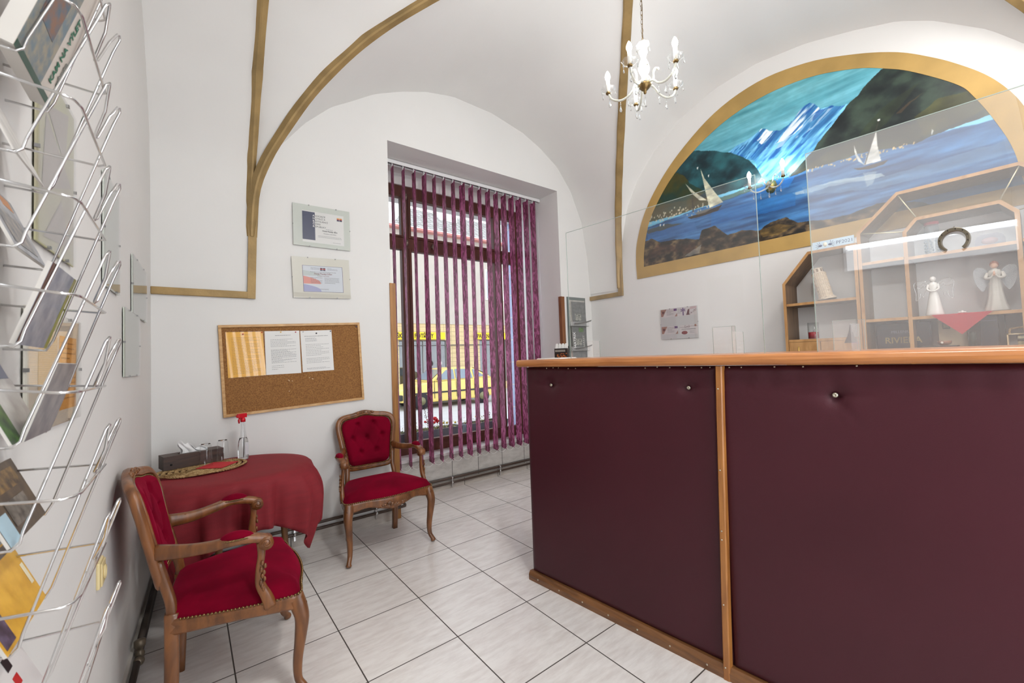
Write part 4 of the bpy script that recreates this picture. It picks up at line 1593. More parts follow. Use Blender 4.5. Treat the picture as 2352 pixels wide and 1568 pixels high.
# ---- acrylic sneeze screens on the desk
acr = sheet_glass('acrylic_near', .16, haze=.12)
acr2 = sheet_glass('acrylic_far', .015, haze=.03)
edge_m = mat('acrylic_polished_edge', (206, 222, 214), rough=.15, trans=.5, emit=None)
ZT = 1.3083
def screen(lab, s, y0, y1, ztop, m_):
    t = thing('acrylic_screen', lab, 'screen', (0, 0, 0), 0)
    m = MB()
    th = .004
    m.add([(fx(y0, s), y0, ZT), (fx(y1, s), y1, ZT), (fx(y1, s), y1, ztop), (fx(y0, s), y0, ztop)], [(0, 1, 2, 3)])
    m.build('sheet', m_, t)
    def edge(a, c):
        m = MB()
        m.tube([a, c], .0018, 4)
        m.build('polished_edge', edge_m, t)
    P = lambda y, z: (fx(y, s), y, z)
    edge(P(y0, ZT), P(y0, ztop))
    edge(P(y1, ZT), P(y1, ztop))
    edge(P(y0, ztop), P(y1, ztop))
    for y in (y0 + (y1 - y0) * .12, y0 + (y1 - y0) * .88) if True else ():
        m = MB()
        m.quad((fx(y, s), y, ZT), (fx(y, s + .11), y, ZT), (fx(y, s + .11), y, ZT + .10), (fx(y, s), y, ZT + .10))
        ft = m.build('foot', sheet_glass('acrylic_foot', .06, haze=.15), t, fix=False)
        m = MB()
        m.tube([(fx(y, s + .11), y, ZT), (fx(y, s + .11), y, ZT + .10)], .0016, 4)
        m.build('polished_edge', edge_m, ft)
    return t
screen('near acrylic screen on the desk with a bright whitish reflection', .12, -2.565, -3.40, 2.065, acr)
screen('far acrylic screen on the desk in front of the boat painting', .20, -1.32, -2.36, 2.075, acr2)

# ---- small things on the desk
def card_on_desk(): pass
t = thing('leaflet_box', 'small black card holder with white leaflets at the window end of the desk', 'leaflet holder', (1.37, -1.12, ZT), math.radians(-68))
m = MB()
m.box(-.045, .045, -.018, .018, 0, .066, bev=.001)
m.box(-.045, .045, .014, .018, .066, .08)
m.build('holder_box', mat('black_card', (36, 26, 24), rough=.4), t)
m = MB()
for k in range(4):
    m.add([(-.043 + k * .022, -.006, .066), (-.023 + k * .022, -.006, .066), (-.023 + k * .022, -.004, .098), (-.038 + k * .022, -.004, .098)], [(0, 1, 2, 3)])
m.box(-.042, .042, .0, .008, .06, .092)
m.build('leaflet', mat('white_paper', (232, 232, 230), rough=.8), t)
m = MB()
q = random.Random(9)
for k in range(26):
    x, z = q.uniform(-.03, .04), q.uniform(.006, .03)
    m.box(x - .005, x + .005, -.0192, -.0182, z, z + q.uniform(.003, .007))
m.build('printed_picture', mat('food_print', (206, 116, 60), rough=.5, var=(120, .6)), t)
m = MB()
for z in (.052, .045):
    for k in range(9):
        m.box(-.038 + k * .008, -.032 + k * .008, -.0192, -.0182, z, z + .003)
m.build('printed_text', mat('white_print', (220, 216, 206), rough=.6), t)
m = MB()
m.box(-.12, .10, -.08, .08, 0, .003)
m.box(-.118, .09, -.078, .078, .003, .006)
o = m.build('paper_sheets', MATS['white_paper'])
o.location = (1.22, -1.235, ZT)
o.rotation_euler = (0, 0, .3)
tag(o, 'flat white sheets lying at the window end of the desk', 'paper')
def acr_stand(lab, loc, rz, w, h, d=.05, insert=None):
    t = thing('acrylic_stand', lab, 'stand', loc, rz)
    g = sheet_glass('acrylic_foot', .06, haze=.15)
    m = MB()
    m.quad((-w / 2, 0, 0), (w * .1, d, 0), (w * .1, d, h), (-w / 2, 0, h))
    m.quad((w * .1, d, 0), (w / 2, 0, 0), (w / 2, 0, h * .97), (w * .1, d, h))
    m.build('panel', g, t, fix=False)
    m = MB()
    for s in (-1, 1):
        m.tube([(s * w / 2, 0, 0), (s * w / 2, 0, h * (1 if s < 0 else .97))], .0013, 4)
    m.tube([(w * .1, d, 0), (w * .1, d, h)], .0013, 4)
    m.tube([(-w / 2, 0, h), (w * .1, d, h), (w / 2, 0, h * .97)], .0013, 4)
    m.build('bright_edge', edge_m, t)
    return t
acr_stand('empty clear acrylic stand on the desk before the blank white wall', (1.50, -2.12, ZT), math.radians(-105), .13, .135, .04)
t = acr_stand('clear acrylic stand on the desk in front of the red candle', (1.545, -2.60, ZT), math.radians(-100), .11, .125, .04)
m = MB()
for z0, z1, w0, w1 in ((.03, .05, .024, .016), (.05, .075, .014, .008), (.075, .105, .006, .002)):
    m.add([(-w0, .014, z0), (w0, .014, z0), (w1, .018, z1), (-w1, .018, z1)], [(0, 1, 2, 3)])
m.build('tower_drawing', mat('grey_print', (120, 120, 124), rough=.7), t, fix=False)
# ================================================================== WALL SHELF UNIT AND WHAT STANDS ON IT
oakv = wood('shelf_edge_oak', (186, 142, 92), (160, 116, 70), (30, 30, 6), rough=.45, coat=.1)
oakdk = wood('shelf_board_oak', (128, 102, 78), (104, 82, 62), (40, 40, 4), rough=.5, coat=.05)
XS0, XS1 = 3.12, XR - .001
shelf = thing('wall_shelf_unit', 'oak shelf unit with chamfered corners against the right wall behind the desk', 'shelf', (0, 0, 0))
def board(path, th=.020, name='board', x0=XS0, x1=XS1, closed=False):
    """boards following a (y, z) outline, thickness inwards; front edge lighter"""
    m = MB()
    P = [np.array(p, float) for p in path]
    n = len(P)
    if closed:
        ctr = sum(P) / n
    else:
        ctr = sum(P) / n
    ins = []
    for i in range(n):
        a = P[i - 1] if (i > 0 or closed) else None
        c = P[(i + 1) % n] if (i < n - 1 or closed) else None
        def nrm(d):
            d = d / np.linalg.norm(d)
            return np.array([-d[1], d[0]])
        if a is None:
            nn = nrm(c - P[i]); k = 1
        elif c is None:
            nn = nrm(P[i] - a); k = 1
        else:
            n1_, n2_ = nrm(P[i] - a), nrm(c - P[i])
            nn = n1_ + n2_
            nn /= np.linalg.norm(nn)
            k = 1 / max(.3, nn @ n1_)
        if nn @ (ctr - P[i]) < 0 and a is None:
            pass
        ins.append((nn, k))
    sgn = 1 if ins[1][0] @ (ctr - P[1]) > 0 else -1
    vs, fs, mi = [], [], []
    for i in range(n):
        o_ = P[i]
        q_ = P[i] + ins[i][0] * sgn * ins[i][1] * th
        vs += [(x0, -o_[0], o_[1]), (x0, -q_[0], q_[1]), (x1, -q_[0], q_[1]), (x1, -o_[0], o_[1])]
    rng_ = range(n if closed else n - 1)
    for i in rng_:
        j = (i + 1) % n
        m.add([], [])
        a, c = i * 4, j * 4
        fs += [(a, c, c + 1, a + 1), (a + 1, c + 1, c + 2, a + 2), (a + 2, c + 2, c + 3, a + 3), (a + 3, c + 3, c, a)]
        mi += [0, 1, 1, 1]
    if not closed:
        fs += [(0, 1, 2, 3), ((n - 1) * 4 + 3, (n - 1) * 4 + 2, (n - 1) * 4 + 1, (n - 1) * 4)]
        mi += [0, 0]
    m.v = vs
    m.f = [list(f) for f in fs]
    m.mi = mi
    m.sm = [False] * len(fs)
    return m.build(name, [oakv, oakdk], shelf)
# small left unit
board([(1.835, .02), (1.835, 1.825), (2.015, 2.045), (2.308, 2.045), (2.308, .02)])
def plank(y0, y1, z, th=.019, name='shelf_board', x0=XS0 + .004):
    m = MB()
    m.box(x0, XS1, -y1, -y0, z - th, z)
    for i, f in enumerate(m.f):
        m.mi[i] = 1
    m.mi[5 if False else 4] = 1
    vs = m.v
    # front edge in light oak
    m.add([(x0 - .001, -y1, z - th), (x0 - .001, -y0, z - th), (x0 - .001, -y0, z), (x0 - .001, -y1, z)], [(0, 1, 2, 3)], 0)
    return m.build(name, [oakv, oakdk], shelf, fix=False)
plank(1.856, 2.287, 1.665)
plank(1.856, 2.287, 1.385)
m = MB()
m.box(XS0 + .002, XS0 + .02, -2.06, -1.857, 1.12, 1.364)
m.box(XS0 + .002, XS0 + .02, -2.287, -2.064, 1.12, 1.364)
m.build('drawer_front', oakv, shelf)
m = MB()
m.tube([(XS0 - .012, -1.925, 1.33), (XS0 - .012, -1.925, 1.23)], .004, 8)
m.build('drawer_handle', mat('brass', (190, 160, 92), rough=.3, metal=1), shelf)
# big unit: outer and inner outline
board([(2.312, .02), (2.312, 2.108), (2.53, 2.328), (3.056, 2.328), (3.274, 2.108), (3.274, .02)])
board([(2.548, .9), (2.548, 2.055), (2.612, 2.135), (2.974, 2.135), (3.038, 2.055), (3.038, .9)])
plank(2.333, 2.546, 1.895)
plank(2.333, 2.546, 1.50)
plank(2.568, 3.018, 1.888)
plank(2.568, 3.018, 1.497)
plank(3.04, 3.253, 1.895)
plank(3.04, 3.253, 1.50)
plank(2.333, 3.253, 1.29)
m = MB()
m.box(XS1 - .008, XS1, -3.25, -1.857, .03, 1.28)
m.box(XS0 + .004, XS0 + .02, -3.25, -2.333, .03, 1.26)
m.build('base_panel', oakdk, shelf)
for (a, c) in (((2.535, 2.31), (2.615, 2.14)), ((3.05, 2.31), (2.97, 2.14)), ((2.333, 2.10), (2.55, 2.06)), ((3.253, 2.10), (3.036, 2.06))):
    m = MB()
    m.tube([(XS0 + .012, -a[0], a[1]), (XS0 + .012, -c[0], c[1])], .0035, 8)
    m.build('brass_rod', mat('pale_brass', (214, 206, 170), rough=.35, metal=.6), shelf)

ceramic = mat('white_ceramic', (228, 224, 218), rough=.25, coat=.4)
# leaning tower figurine
XT = 3.20
t = thing('tower_figurine', 'pale leaning round tower figurine on the small shelf', 'figurine', (XT, -2.10, 1.665))
t.scale = (1.14, 1.14, 1.0)
cream = mat('tower_cream', (214, 196, 172), rough=.55, var=(60, .2))
m = MB()
m.lathe([(0, 0), (.054, 0), (.056, .006), (.053, .010)], seg=28)
m.build('plinth', mat('tower_dark_base', (44, 34, 30), rough=.4), t)
ML = Matrix.Translation((0, 0, .01)) @ Matrix.Rotation(math.radians(-11), 4, 'X')
prf = [(.052, 0), (.052, .012), (.045, .016), (.044, .022)]
z = .022
for k in range(7):
    prf += [(.036, z), (.036, z + .021), (.039, z + .022), (.039, z + .026), (.036, z + .0265)]
    z += .027
prf += [(.029, z), (.029, z + .030), (.031, z + .032), (.031, z + .036), (0, z + .036)]
m = MB()
m.lathe(prf, seg=28, M=ML, smooth=False)
body = m.build('tower', cream, t)
m = MB()
for k in range(7):
    zz = .022 + k * .027
    for a in range(22):
        an = 2 * PI * a / 22
        p0 = ML @ Vector((.0372 * math.cos(an), .0372 * math.sin(an), zz + .001))
        p1 = ML @ Vector((.0372 * math.cos(an), .0372 * math.sin(an), zz + .021))
        m.tube([p0, p1], .0024, 4)
m.build('colonnade', mat('tower_column', (206, 184, 156), rough=.55), body)
m = MB()
for a in range(8):
    an = 2 * PI * a / 8 + .2
    for zz in (.004, .022 + 7 * .027 + .006):
        r = .0452 if zz < .01 else .0292
        M2 = ML @ Matrix.Rotation(an, 4, 'Z')
        m.box(r - .001, r + .0012, -.005, .005, zz + (.012 if zz < .01 else 0), zz + .014 + (.008 if zz > .01 else .0), M=M2)
m.build('arch_opening', mat('tower_shadow_brown', (120, 96, 74), rough=.7), body)
# red candle in a glass
t = thing('candle_glass', 'red candle in a straight glass on the lower small shelf', 'candle', (3.20, -2.0, 1.385))
m = MB()
m.lathe([(.036, 0), (.036, .125), (.034, .125), (.034, .004), (0, .004)], seg=26, cap=False)
m.build('glass', thin_gl, t)
m = MB()
m.lathe([(0, .003), (.033, .003), (.033, .052), (.006, .054), (0, .052)], seg=26)
m.build('candle_wax', mat('red_wax', (170, 24, 44), rough=.3, coat=.4), t)
m = MB()
m.tube([(0, 0, .052), (.001, 0, .064)], .001, 5)
m.build('wick', mat('black_wick', (20, 18, 18)), t)
# standing greeting card with hand prints
t = thing('greeting_card', 'pale blue card with dark hand prints on top of the small shelf', 'card', (XS0 + .035, -2.165, 2.046))
m = MB()
m.box(-.001, .001, -.125, .125, 0, .064)
m.box(-.001, .001, -.125, .125, 0, .064, M=Matrix.Translation((.006, 0, 0)))
m.build('card_sheet', mat('pale_blue_card', (192, 216, 232), rough=.6), t)
m = MB()
navy = mat('navy_ink', (34, 62, 110), rough=.6)
for cy_, s in ((.075, -1), (.015, 1)):
    M_ = frame_M((-.0014, cy_, .030), (0, -1, 0), (0, 0, 1))
    m.lathe([(0, 0), (.012, 0), (.012, .0006), (0, .0006)], (0, 0, 0), 12, M=M_, sy=.7)
    for k in range(5):
        a = math.radians(-40 + k * 30)
        d = Vector((0, math.cos(a) * s * -1, math.sin(a)))
        p = Vector((-.0018, cy_, .030))
        m.tube([p + d * .012, p + d * .030], .0014, 4)
m.build('hand_print', navy, t)
m = MB()
M_ = frame_M((-.0014, .045, .035), (0, -1, 0), (0, 0, 1))
m.lathe([(0, 0), (.013, 0), (.013, .0005), (0, .0005)], (0, 0, 0), 12, M=M_, sy=1.3)
m.build('figure_print', mat('cream_ink', (232, 228, 210)), t)
text_obj('PF2021', .034, frame_M((-.0015, -.020, .022), (0, -1, 0), (0, 0, 1)), navy, t, 'lettering', .0003)
# horseshoe
_d = ray(2191, 551)
_n = np.array([1, .0925, 0])
_P = np.array([1.03 + .100, -1.13, 0])
_h = CAM + _d * ((_n @ (_P - CAM)) / (_n @ _d))
t = thing('horseshoe', 'small polished horseshoe hanging on the near acrylic screen', 'horseshoe', tuple(_h), -.0925)
t.scale = (.56, .56, .56)
m = MB()
for dx, rr2 in ((0, 1.0),):
    path = []
    for k in range(25):
        a = math.radians(-52 + 284 * k / 24)
        path.append((0, -.060 * math.cos(a), .064 * math.sin(a)))
    m.tube(path, .0045, 8, rz=.013, up=None)
m = MB()
inn, out_, N_ = [], [], 28
vs = []
for k in range(N_ + 1):
    a = math.radians(-55 + 290 * k / N_)
    w = .020 - .006 * abs(k / N_ - .5) * 2
    for r, x in ((.068, -.010), (.068 - w, -.010), (.068 - w, .016), (.068, .016)):
        vs.append((x, -r * math.cos(a) * .93, r * math.sin(a)))
m.add(vs, [(k * 4 + i, k * 4 + (i + 1) % 4, k * 4 + 4 + (i + 1) % 4, k * 4 + 4 + i) for k in range(N_) for i in range(4)] + [(0, 1, 2, 3), (N_ * 4 + 3, N_ * 4 + 2, N_ * 4 + 1, N_ * 4)])
m.build('shoe', mat('polished_steel', (120, 112, 98), rough=.3, metal=1), t, bevel=.002)
m = MB()
for k in range(4, 25, 3):
    a = math.radians(-55 + 290 * k / N_)
    m.box(-.0115, -.0095, -.060 * math.cos(a) * .93 - .002, -.060 * math.cos(a) * .93 + .002, .060 * math.sin(a) - .004, .060 * math.sin(a) + .004)
m.build('nail_hole', mat('nail_hole_dark', (34, 30, 28), rough=.8), t)
m = MB()
m.tube([(.0, 0, .066), (0.030, 0, .082)], .002, 5)
m.build('hook', MATS['polished_steel'], t)
# angels
def gown(m, rs, zs, seg=24, sy=1, mi=0):
    m.lathe(list(zip(rs, zs)), seg=seg, mi=mi, sx=.8 * sy, sy=1.0)
t = thing('angel_figurine', 'white glazed angel figurine with open wire wings on the middle shelf', 'figurine', (3.185, -2.665, 1.4975))
m = MB()
gown(m, [0, .042, .043, .034, .026, .020, .017, .022, .024, .016, .007, .006], [0, 0, .01, .06, .11, .145, .16, .175, .195, .210, .215, .222])
m.ball((0, 0, .234), .0155, 14, 10, sz=1.15)
m.build('body', ceramic, t)
m = MB()
for s in (-1, 1):
    m.tube(cr([(-.004, s * .022, .200), (-.016, s * .026, .172), (-.022, s * .012, .158), (-.025, 0, .156)], 4), .0055, 8)
m.build('arms', ceramic, t)
m = MB()
for s in (-1, 1):
    wing = cr([(.012, s * .016, .200), (.012, s * .04, .228), (.012, s * .075, .232), (.012, s * .092, .205), (.012, s * .083, .15), (.012, s * .085, .105), (.012, s * .066, .12),
               (.012, s * .060, .155), (.012, s * .048, .125), (.012, s * .040, .155), (.012, s * .030, .18)], 4)
    m.tube(wing, .0016, 6)
    for z in (.20, .18):
        m.tube(cr([(.012, s * .026, z), (.012, s * .045, z + .016), (.012, s * .06, z + .004), (.012, s * .085, z + .012)], 4), .0012, 5)
m.build('wire_wings', chrome, t)
t = thing('angel_figurine', 'tall grey angel figurine praying, with glittering silver wings and copper hair', 'figurine', (3.185, -2.925, 1.4985))
gm = mat('pearl_grey_resin', (186, 180, 170), rough=.45, var=(20, .12))
m = MB()
m.lathe([(0, 0), (.050, 0), (.052, .006), (.040, .04), (.030, .10), (.026, .15), (.022, .185), (.024, .205), (.029, .225), (.022, .243), (.009, .250), (.008, .258)], seg=36, sx=.8, ripple=(9, .05))
m.build('gown', gm, t)
m = MB()
m.ball((-.001, 0, .272), .0165, 14, 10, sz=1.2)
skin = mat('figurine_skin', (206, 158, 130), rough=.5)
m.build('head', skin, t)
m = MB()
m.ball((.004, 0, .277), .0195, 14, 10, sz=1.15)
m.build('hair', mat('copper_hair', (150, 80, 48), rough=.5), t)
m = MB()
for s in (-1, 1):
    m.tube(cr([(0, s * .028, .228), (-.014, s * .036, .200), (-.028, s * .018, .196), (-.032, s * .003, .214)], 4), [.009] * 5 + [.008] * 4 + [.005] * 4, 8)
m.build('sleeves', gm, t)
m = MB()
m.tube([(-.032, -.002, .208), (-.033, 0, .236)], [.006, .002], 8)
m.tube([(-.032, .003, .208), (-.033, 0, .236)], [.006, .002], 8)
m.build('hands', skin, t)
for s in (-1, 1):
    m = MB()
    pts = [(s * y, z) for y, z in ((.018, .20), (.03, .245), (.055, .268), (.080, .262), (.086, .225), (.078, .17), (.055, .125), (.040, .14), (.030, .17))]
    pc = [tuple(q[:2]) for q in cr(pts, 4, closed=True)]
    m.prism(pc, lambda u, v, w: (.016 + w, u, v), .007)
    m.build('wing', mat('silver_glitter', (176, 178, 180), rough=.35, metal=.6, bump=(300, 1.0, .004)), t)
# red cloth over the shelf edge
m = MB()
def tri(u, v):
    y = -2.655 - .255 * u
    zb = 1.4985 - .128 * (1 - abs(2 * u - 1)) * v
    if v <= .35:
        return (3.30 - (3.30 - XS0 + .004) * (v / .35), y, 1.4987)
    k = (v - .35) / .65
    return (XS0 - .004 - .002 * math.sin(u * 20) * k, y, 1.4987 - .128 * (1 - abs(2 * u - 1)) * k)
m.grid(tri, 24, 20)
o = m.build('shelf_cloth', mat('bright_red_cloth', (168, 34, 46), rough=.8, bump=(200, .4, .001)), fix=False)
tag(o, 'red cloth corner hanging in a triangle over the middle shelf', 'cloth')
# little white ceramic flower
t = thing('ceramic_flower', 'tiny white ceramic flower between the two angel figurines', 'ornament', (3.17, -2.785, 1.4992))
m = MB()
for k in range(6):
    a = k * PI / 3
    m.ball((.012 * math.cos(a), .012 * math.sin(a), .006), .009, 8, 6, sz=.6)
m.build('petals', ceramic, t)
m = MB()
m.ball((0, 0, .011), .007, 8, 6)
m.build('flower_centre', ceramic, t)
# things on the bottom shelf, just above the desk edge
ZB = 1.2905
t = thing('boxed_gift_set', 'dark blue box lettered RIVIERA on the bottom shelf', 'box', (3.24, -2.50, ZB), 0)
m = MB()
m.box(-.02, .02, -.135, .135, 0, .175, bev=.003)
m.build('case', mat('navy_box', (20, 26, 44), rough=.35, var=(12, .3)), t)
goldp = mat('gold_print', (160, 140, 84), rough=.4, metal=.3)
text_obj('RIVIERA', .058, frame_M((-.0212, 0, .040), (0, -1, 0), (0, 0, 1)), goldp, t, 'lettering', .0004, 'CENTER', .0006, .92)
text_obj('MILLENIUM', .024, frame_M((-.0212, 0, .108), (0, -1, 0), (0, 0, 1)), mat('silver_print', (150, 156, 170), rough=.4), t, 'lettering', .0004, 'CENTER', 0, .95)
t = thing('tea_chest_box', 'cream box with a small stamp picture beside the dark blue RIVIERA box', 'box', (3.26, -2.73, ZB))
m = MB()
m.box(-.02, .02, -.062, .062, 0, .185, bev=.003)
m.build('case', mat('cream_box', (196, 176, 146), rough=.5, var=(20, .1)), t)
m = MB()
m.box(-.0215, -.0205, .008, .042, .12, .165)
m.build('stamp_frame', mat('stamp_dark', (70, 70, 48), rough=.6), t)
m = MB()
m.box(-.0222, -.0214, .012, .038, .126, .148)
m.build('stamp_picture', mat('stamp_olive', (150, 140, 92), rough=.6, var=(200, .5)), t)
m = MB()
path = [(-.0212, -.025 + .022 * math.cos(a), .125 + .018 * math.sin(a)) for a in np.linspace(0, 2 * PI, 24)]
m.tube(path, .0007, 4)
m.build('postmark', mat('postmark_brown', (140, 116, 92)), t)
t = thing('wooden_bowl', 'small brown wooden bowl on a dark tray on the bottom shelf', 'bowl', (3.17, -2.70, ZB + .016))
m = MB()
m.lathe([(0, 0), (.018, 0), (.031, .012), (.034, .028), (.030, .028), (.024, .014), (0, .006)], seg=24)
m.build('bowl_body', wood('bowl_wood', (150, 96, 60), (104, 60, 36), (60, 60, 60)), t)
m = MB()
m.ball((-.031, .008, .018), .007, 10, 6, sx=.3)
m.build('painted_dot', mat('white_dot', (230, 222, 206)), t)
m = MB()
m.box(3.13, 3.22, -2.76, -2.60, ZB, ZB + .015, bev=.003)
o = m.build('serving_tray', mat('dark_tray', (34, 28, 26), rough=.4))
tag(o, 'flat dark tray under the small wooden bowl', 'tray')
t = thing('pepper_pot', 'short dark green pot below the tip of the red shelf cloth', 'pot', (3.21, -2.815, ZB))
m = MB()
m.lathe([(0, 0), (.018, 0), (.016, .05), (.018, .07), (.019, .09), (.012, .094), (0, .095)], seg=20)
m.build('pot_body', mat('dark_green_glaze', (44, 58, 48), rough=.4), t)
t = thing('dark_bottle_box', 'tall dark grey gift box behind the point of the red shelf cloth', 'box', (3.25, -2.885, ZB))
m = MB()
m.box(-.03, .03, -.035, .035, 0, .185, bev=.002)
m.build('case', mat('slate_box', (40, 44, 56), rough=.3), t)
m = MB()
m.box(-.031, -.030, -.03, .03, .155, .158)
m.build('box_seam', mat('slate_light', (90, 96, 110), rough=.4), t)
t = thing('black_folder', 'black upright folder beside the wooden gift crate', 'folder', (3.28, -2.935, ZB))
m = MB()
m.box(-.05, .04, -.012, .012, 0, .19)
m.build('folder_cover', mat('black_cover', (14, 14, 16), rough=.4), t)
t = thing('gift_crate', 'small pale wooden crate with a rope handle holding a jar', 'crate', (3.18, -3.0, ZB))
m = MB()
for y in (-.046, .040):
    m.box(-.03, .03, y, y + .006, 0, .072)
m.box(-.03, .03, -.04, .04, 0, .005)
m.box(-.03, .03, -.046, .046, .066, .072)
m.box(-.003, .003, -.003, .003, .005, .066)
m.build('crate_frame', wood('pale_pine', (206, 184, 146), (176, 150, 110)), t)
m = MB()
m.tube(cr([(0, .036, .070), (0, .032, .098), (0, .006, .104), (0, -.022, .108), (0, -.036, .104), (0, -.036, .07)], 4), .005, 8)
m.build('rope_handle', straw, t)
t = thing('cream_jar', 'cream lidded jar standing in the small wooden crate', 'jar', (3.172, -2.995 - .012, ZB + .006))
m = MB()
m.lathe([(0, 0), (.014, 0), (.0145, .03), (.0145, .05)], seg=18)
m.build('jar_body', mat('cream_glaze', (216, 210, 176), rough=.35), t)
m = MB()
m.lathe([(.0145, .02), (.0149, .02), (.0149, .036), (.0145, .036)], seg=18, cap=False)
m.build('jar_label', mat('jar_label_dark', (60, 58, 44), rough=.6), t)
t = thing('blue_jar', 'small cobalt blue jar to the right of the wooden crate', 'jar', (3.18, -3.075, ZB))
m = MB()
m.lathe([(0, 0), (.024, 0), (.025, .05), (.022, .056), (0, .057)], seg=20)
m.build('jar_body', mat('cobalt_glass', (24, 34, 110), rough=.2, coat=.5), t)
m = MB()
m.lathe([(.0255, .040), (.0262, .04), (.0262, .056), (.0255, .056)], seg=20, cap=False)
m.build('lid_band', mat('cobalt_lid', (54, 68, 150), rough=.3), t)
# bottle with red cap and a framed picture on the upper inner shelf
t = thing('lidded_glass_jar', 'tall patterned glass jar with a red lid on the upper shelf', 'jar', (3.285, -2.665, 1.8885))
m = MB()
m.lathe([(0, 0), (.032, 0), (.034, .01), (.034, .20), (.030, .215)], seg=24, cap=False)
m.build('jar_body', sheet_glass('patterned_jar', .12, tint=(.82, .88, .9), haze=.12), t)
m = MB()
for z in np.linspace(.02, .10, 5):
    for k in range(9):
        a = 2 * PI * k / 9 + z * 30
        m.ball((.035 * math.cos(a), .035 * math.sin(a), z), .006, 6, 4, sz=1.3)
m.build('painted_pattern', mat('grey_blue_pattern', (120, 136, 150), rough=.5), t)
m = MB()
m.lathe([(.032, .21), (.036, .212), (.036, .246), (.030, .25), (0, .25)], seg=24)
m.build('lid', mat('rose_red_lid', (196, 44, 66), rough=.4), t)
t = thing('rounded_plaque', 'grey plaque with a faint pink rose motif at the right of the upper shelf', 'plaque', (3.27, -2.912, 1.8885))
m = MB()
pts = [(-.062, 0), (.062, 0), (.062, .055), (.052, .078), (.03, .088), (-.03, .088), (-.052, .078), (-.062, .055)]
m.prism(pts, lambda u, v, w: (w, u, v), .01)
m.build('plaque_body', mat('plaque_grey', (150, 148, 158), rough=.5, var=(40, .2)), t)
m = MB()
M_ = frame_M((-.0005, 0, .045), (0, -1, 0), (0, 0, 1))
m.lathe([(0, 0), (.034, 0), (.034, .0008), (0, .0008)], (0, 0, 0), 22, M=M_, sy=.6)
m.build('rose_motif', mat('dusty_pink', (196, 160, 160), rough=.6, var=(80, .2)), t)
# ================================================================== PICTURES AND NOTICES
paper = mat('white_paper', (232, 232, 230), rough=.8)
ink = mat('grey_text_ink', (112, 112, 118), rough=.8)
inkd = mat('dark_text_ink', (50, 50, 58), rough=.8)
grey_back = mat('pale_green_backing', (206, 212, 204), rough=.6)
cream_back = mat('cream_backing', (218, 216, 204), rough=.6)
fr_glass = sheet_glass('picture_glass', .02)
clipm = mat('clip_metal', (150, 150, 150), rough=.35, metal=.8)
backb = mat('hardboard', (96, 90, 84), rough=.8)

def text_rows(mb, x0, x1, y0, y1, n, h, z, seed=0, fill=.9, mi=0, ragged=True):
    q = random.Random(seed)
    for k in range(n):
        yy = y1 - (y1 - y0) * (k + .5) / n
        x = x0
        xe = x1 if not ragged or q.random() < .7 else x0 + (x1 - x0) * q.uniform(.4, .9)
        while x < xe:
            w = q.uniform(.004, .013)
            w = min(w, xe - x)
            mb.box(x, x + w * fill, yy - h / 2, yy + h / 2, z, z + .0003, mi)
            x += w + .0022
def flat(mb, x0, x1, y0, y1, z, mi=0, t=.0004):
    return mb.box(x0, x1, y0, y1, z, z + t, mi)
def place(t, o, ux, uy):
    t.matrix_world = frame_M(o, ux, uy)
    return t
def clip_frame(label, o, ux, uy, w, h, back, d=.016, clips=True, lean=0):
    """frameless clip picture: local x right, y up, z out of the wall; origin bottom left"""
    t = thing('clip_frame', label, 'picture frame')
    place(t, o, ux, uy)
    m = MB()
    m.box(0, w, 0, h, d - .006, d - .003)
    m.build('backing', back, t)
    m = MB()
    m.box(.02, w - .02, .02, h - .02, 0, d - .006)
    m.build('hardboard_back', backb, t)
    m = MB()
    m.box(0, w, 0, h, d, d + .002)
    m.build('glass', fr_glass, t)
    for (x, y) in ((w * .27, 0), (w * .75, 0), (w * .27, h), (w * .75, h), (0, h * .5), (w, h * .5)):
        m = MB()
        if y in (0, h):
            m.box(x - .004, x + .004, y - .0015 - (.004 if y else 0) , y + .0015 + (.004 if not y else 0), d - .006, d + .003)
        else:
            m.box(x - .0015, x + .0015, y - .004, y + .004, d - .006, d + .003)
        m.build('clip', clipm, t)
    return t
def pic_quad(bl, br, tl, Y):
    a, c, d = at(*bl, Y=Y), at(*br, Y=Y), at(*tl, Y=Y)
    return a, c, d
# two certificates on the back wall
a, c, d = pic_quad((674.2, 560.5), (805.2, 576), (673.6, 464), YB - .018)
w, h = np.linalg.norm(c - a), np.linalg.norm(d - a)
t = clip_frame('upper framed certificate with a navy band, above the cork board', (a[0], YB, a[2]), (1, 0, (c - a)[2] / (c - a)[0]), (0, 0, 1), w, h, grey_back)
P = .0145
m = MB()
flat(m, w * .155, w * .885, h * .10, h * .86, P - .0012)
m.build('certificate_sheet', paper, t)
m = MB()
flat(m, w * .155, w * .37, h * .16, h * .84, P - .0007)
m.build('navy_band', mat('navy_band', (52, 62, 96), rough=.5, var=(60, .2)), t)
wht = mat('white_ink', (238, 238, 238), rough=.6)
for i, (s0, s1) in enumerate((('A', 'SOCIACE'), ('H', 'OTELŮ A'), ('R', 'ESTAURACÍ'), ('Č', 'ESKÉ'), ('R', 'EPUBLIKY'))):
    yy = h * (.74 - i * .065)
    text_obj(s0, .020, Matrix.Translation((w * .332, yy, P)), wht, t, 'lettering', .0002, 'LEFT', .0004)
    text_obj(s1, .018, Matrix.Translation((w * .375, yy, P)), inkd, t, 'lettering', .0002)
text_obj('Hotel Panský dům', .015, Matrix.Translation((w * .63, h * .40, P)), inkd, t, 'lettering', .0002, 'CENTER', .0003)
text_obj('Rožmitál pod Orlicí' if False else 'Kostelec nad Orlicí', .012, Matrix.Translation((w * .63, h * .34, P)), ink, t, 'lettering', .0002, 'CENTER')
m = MB()
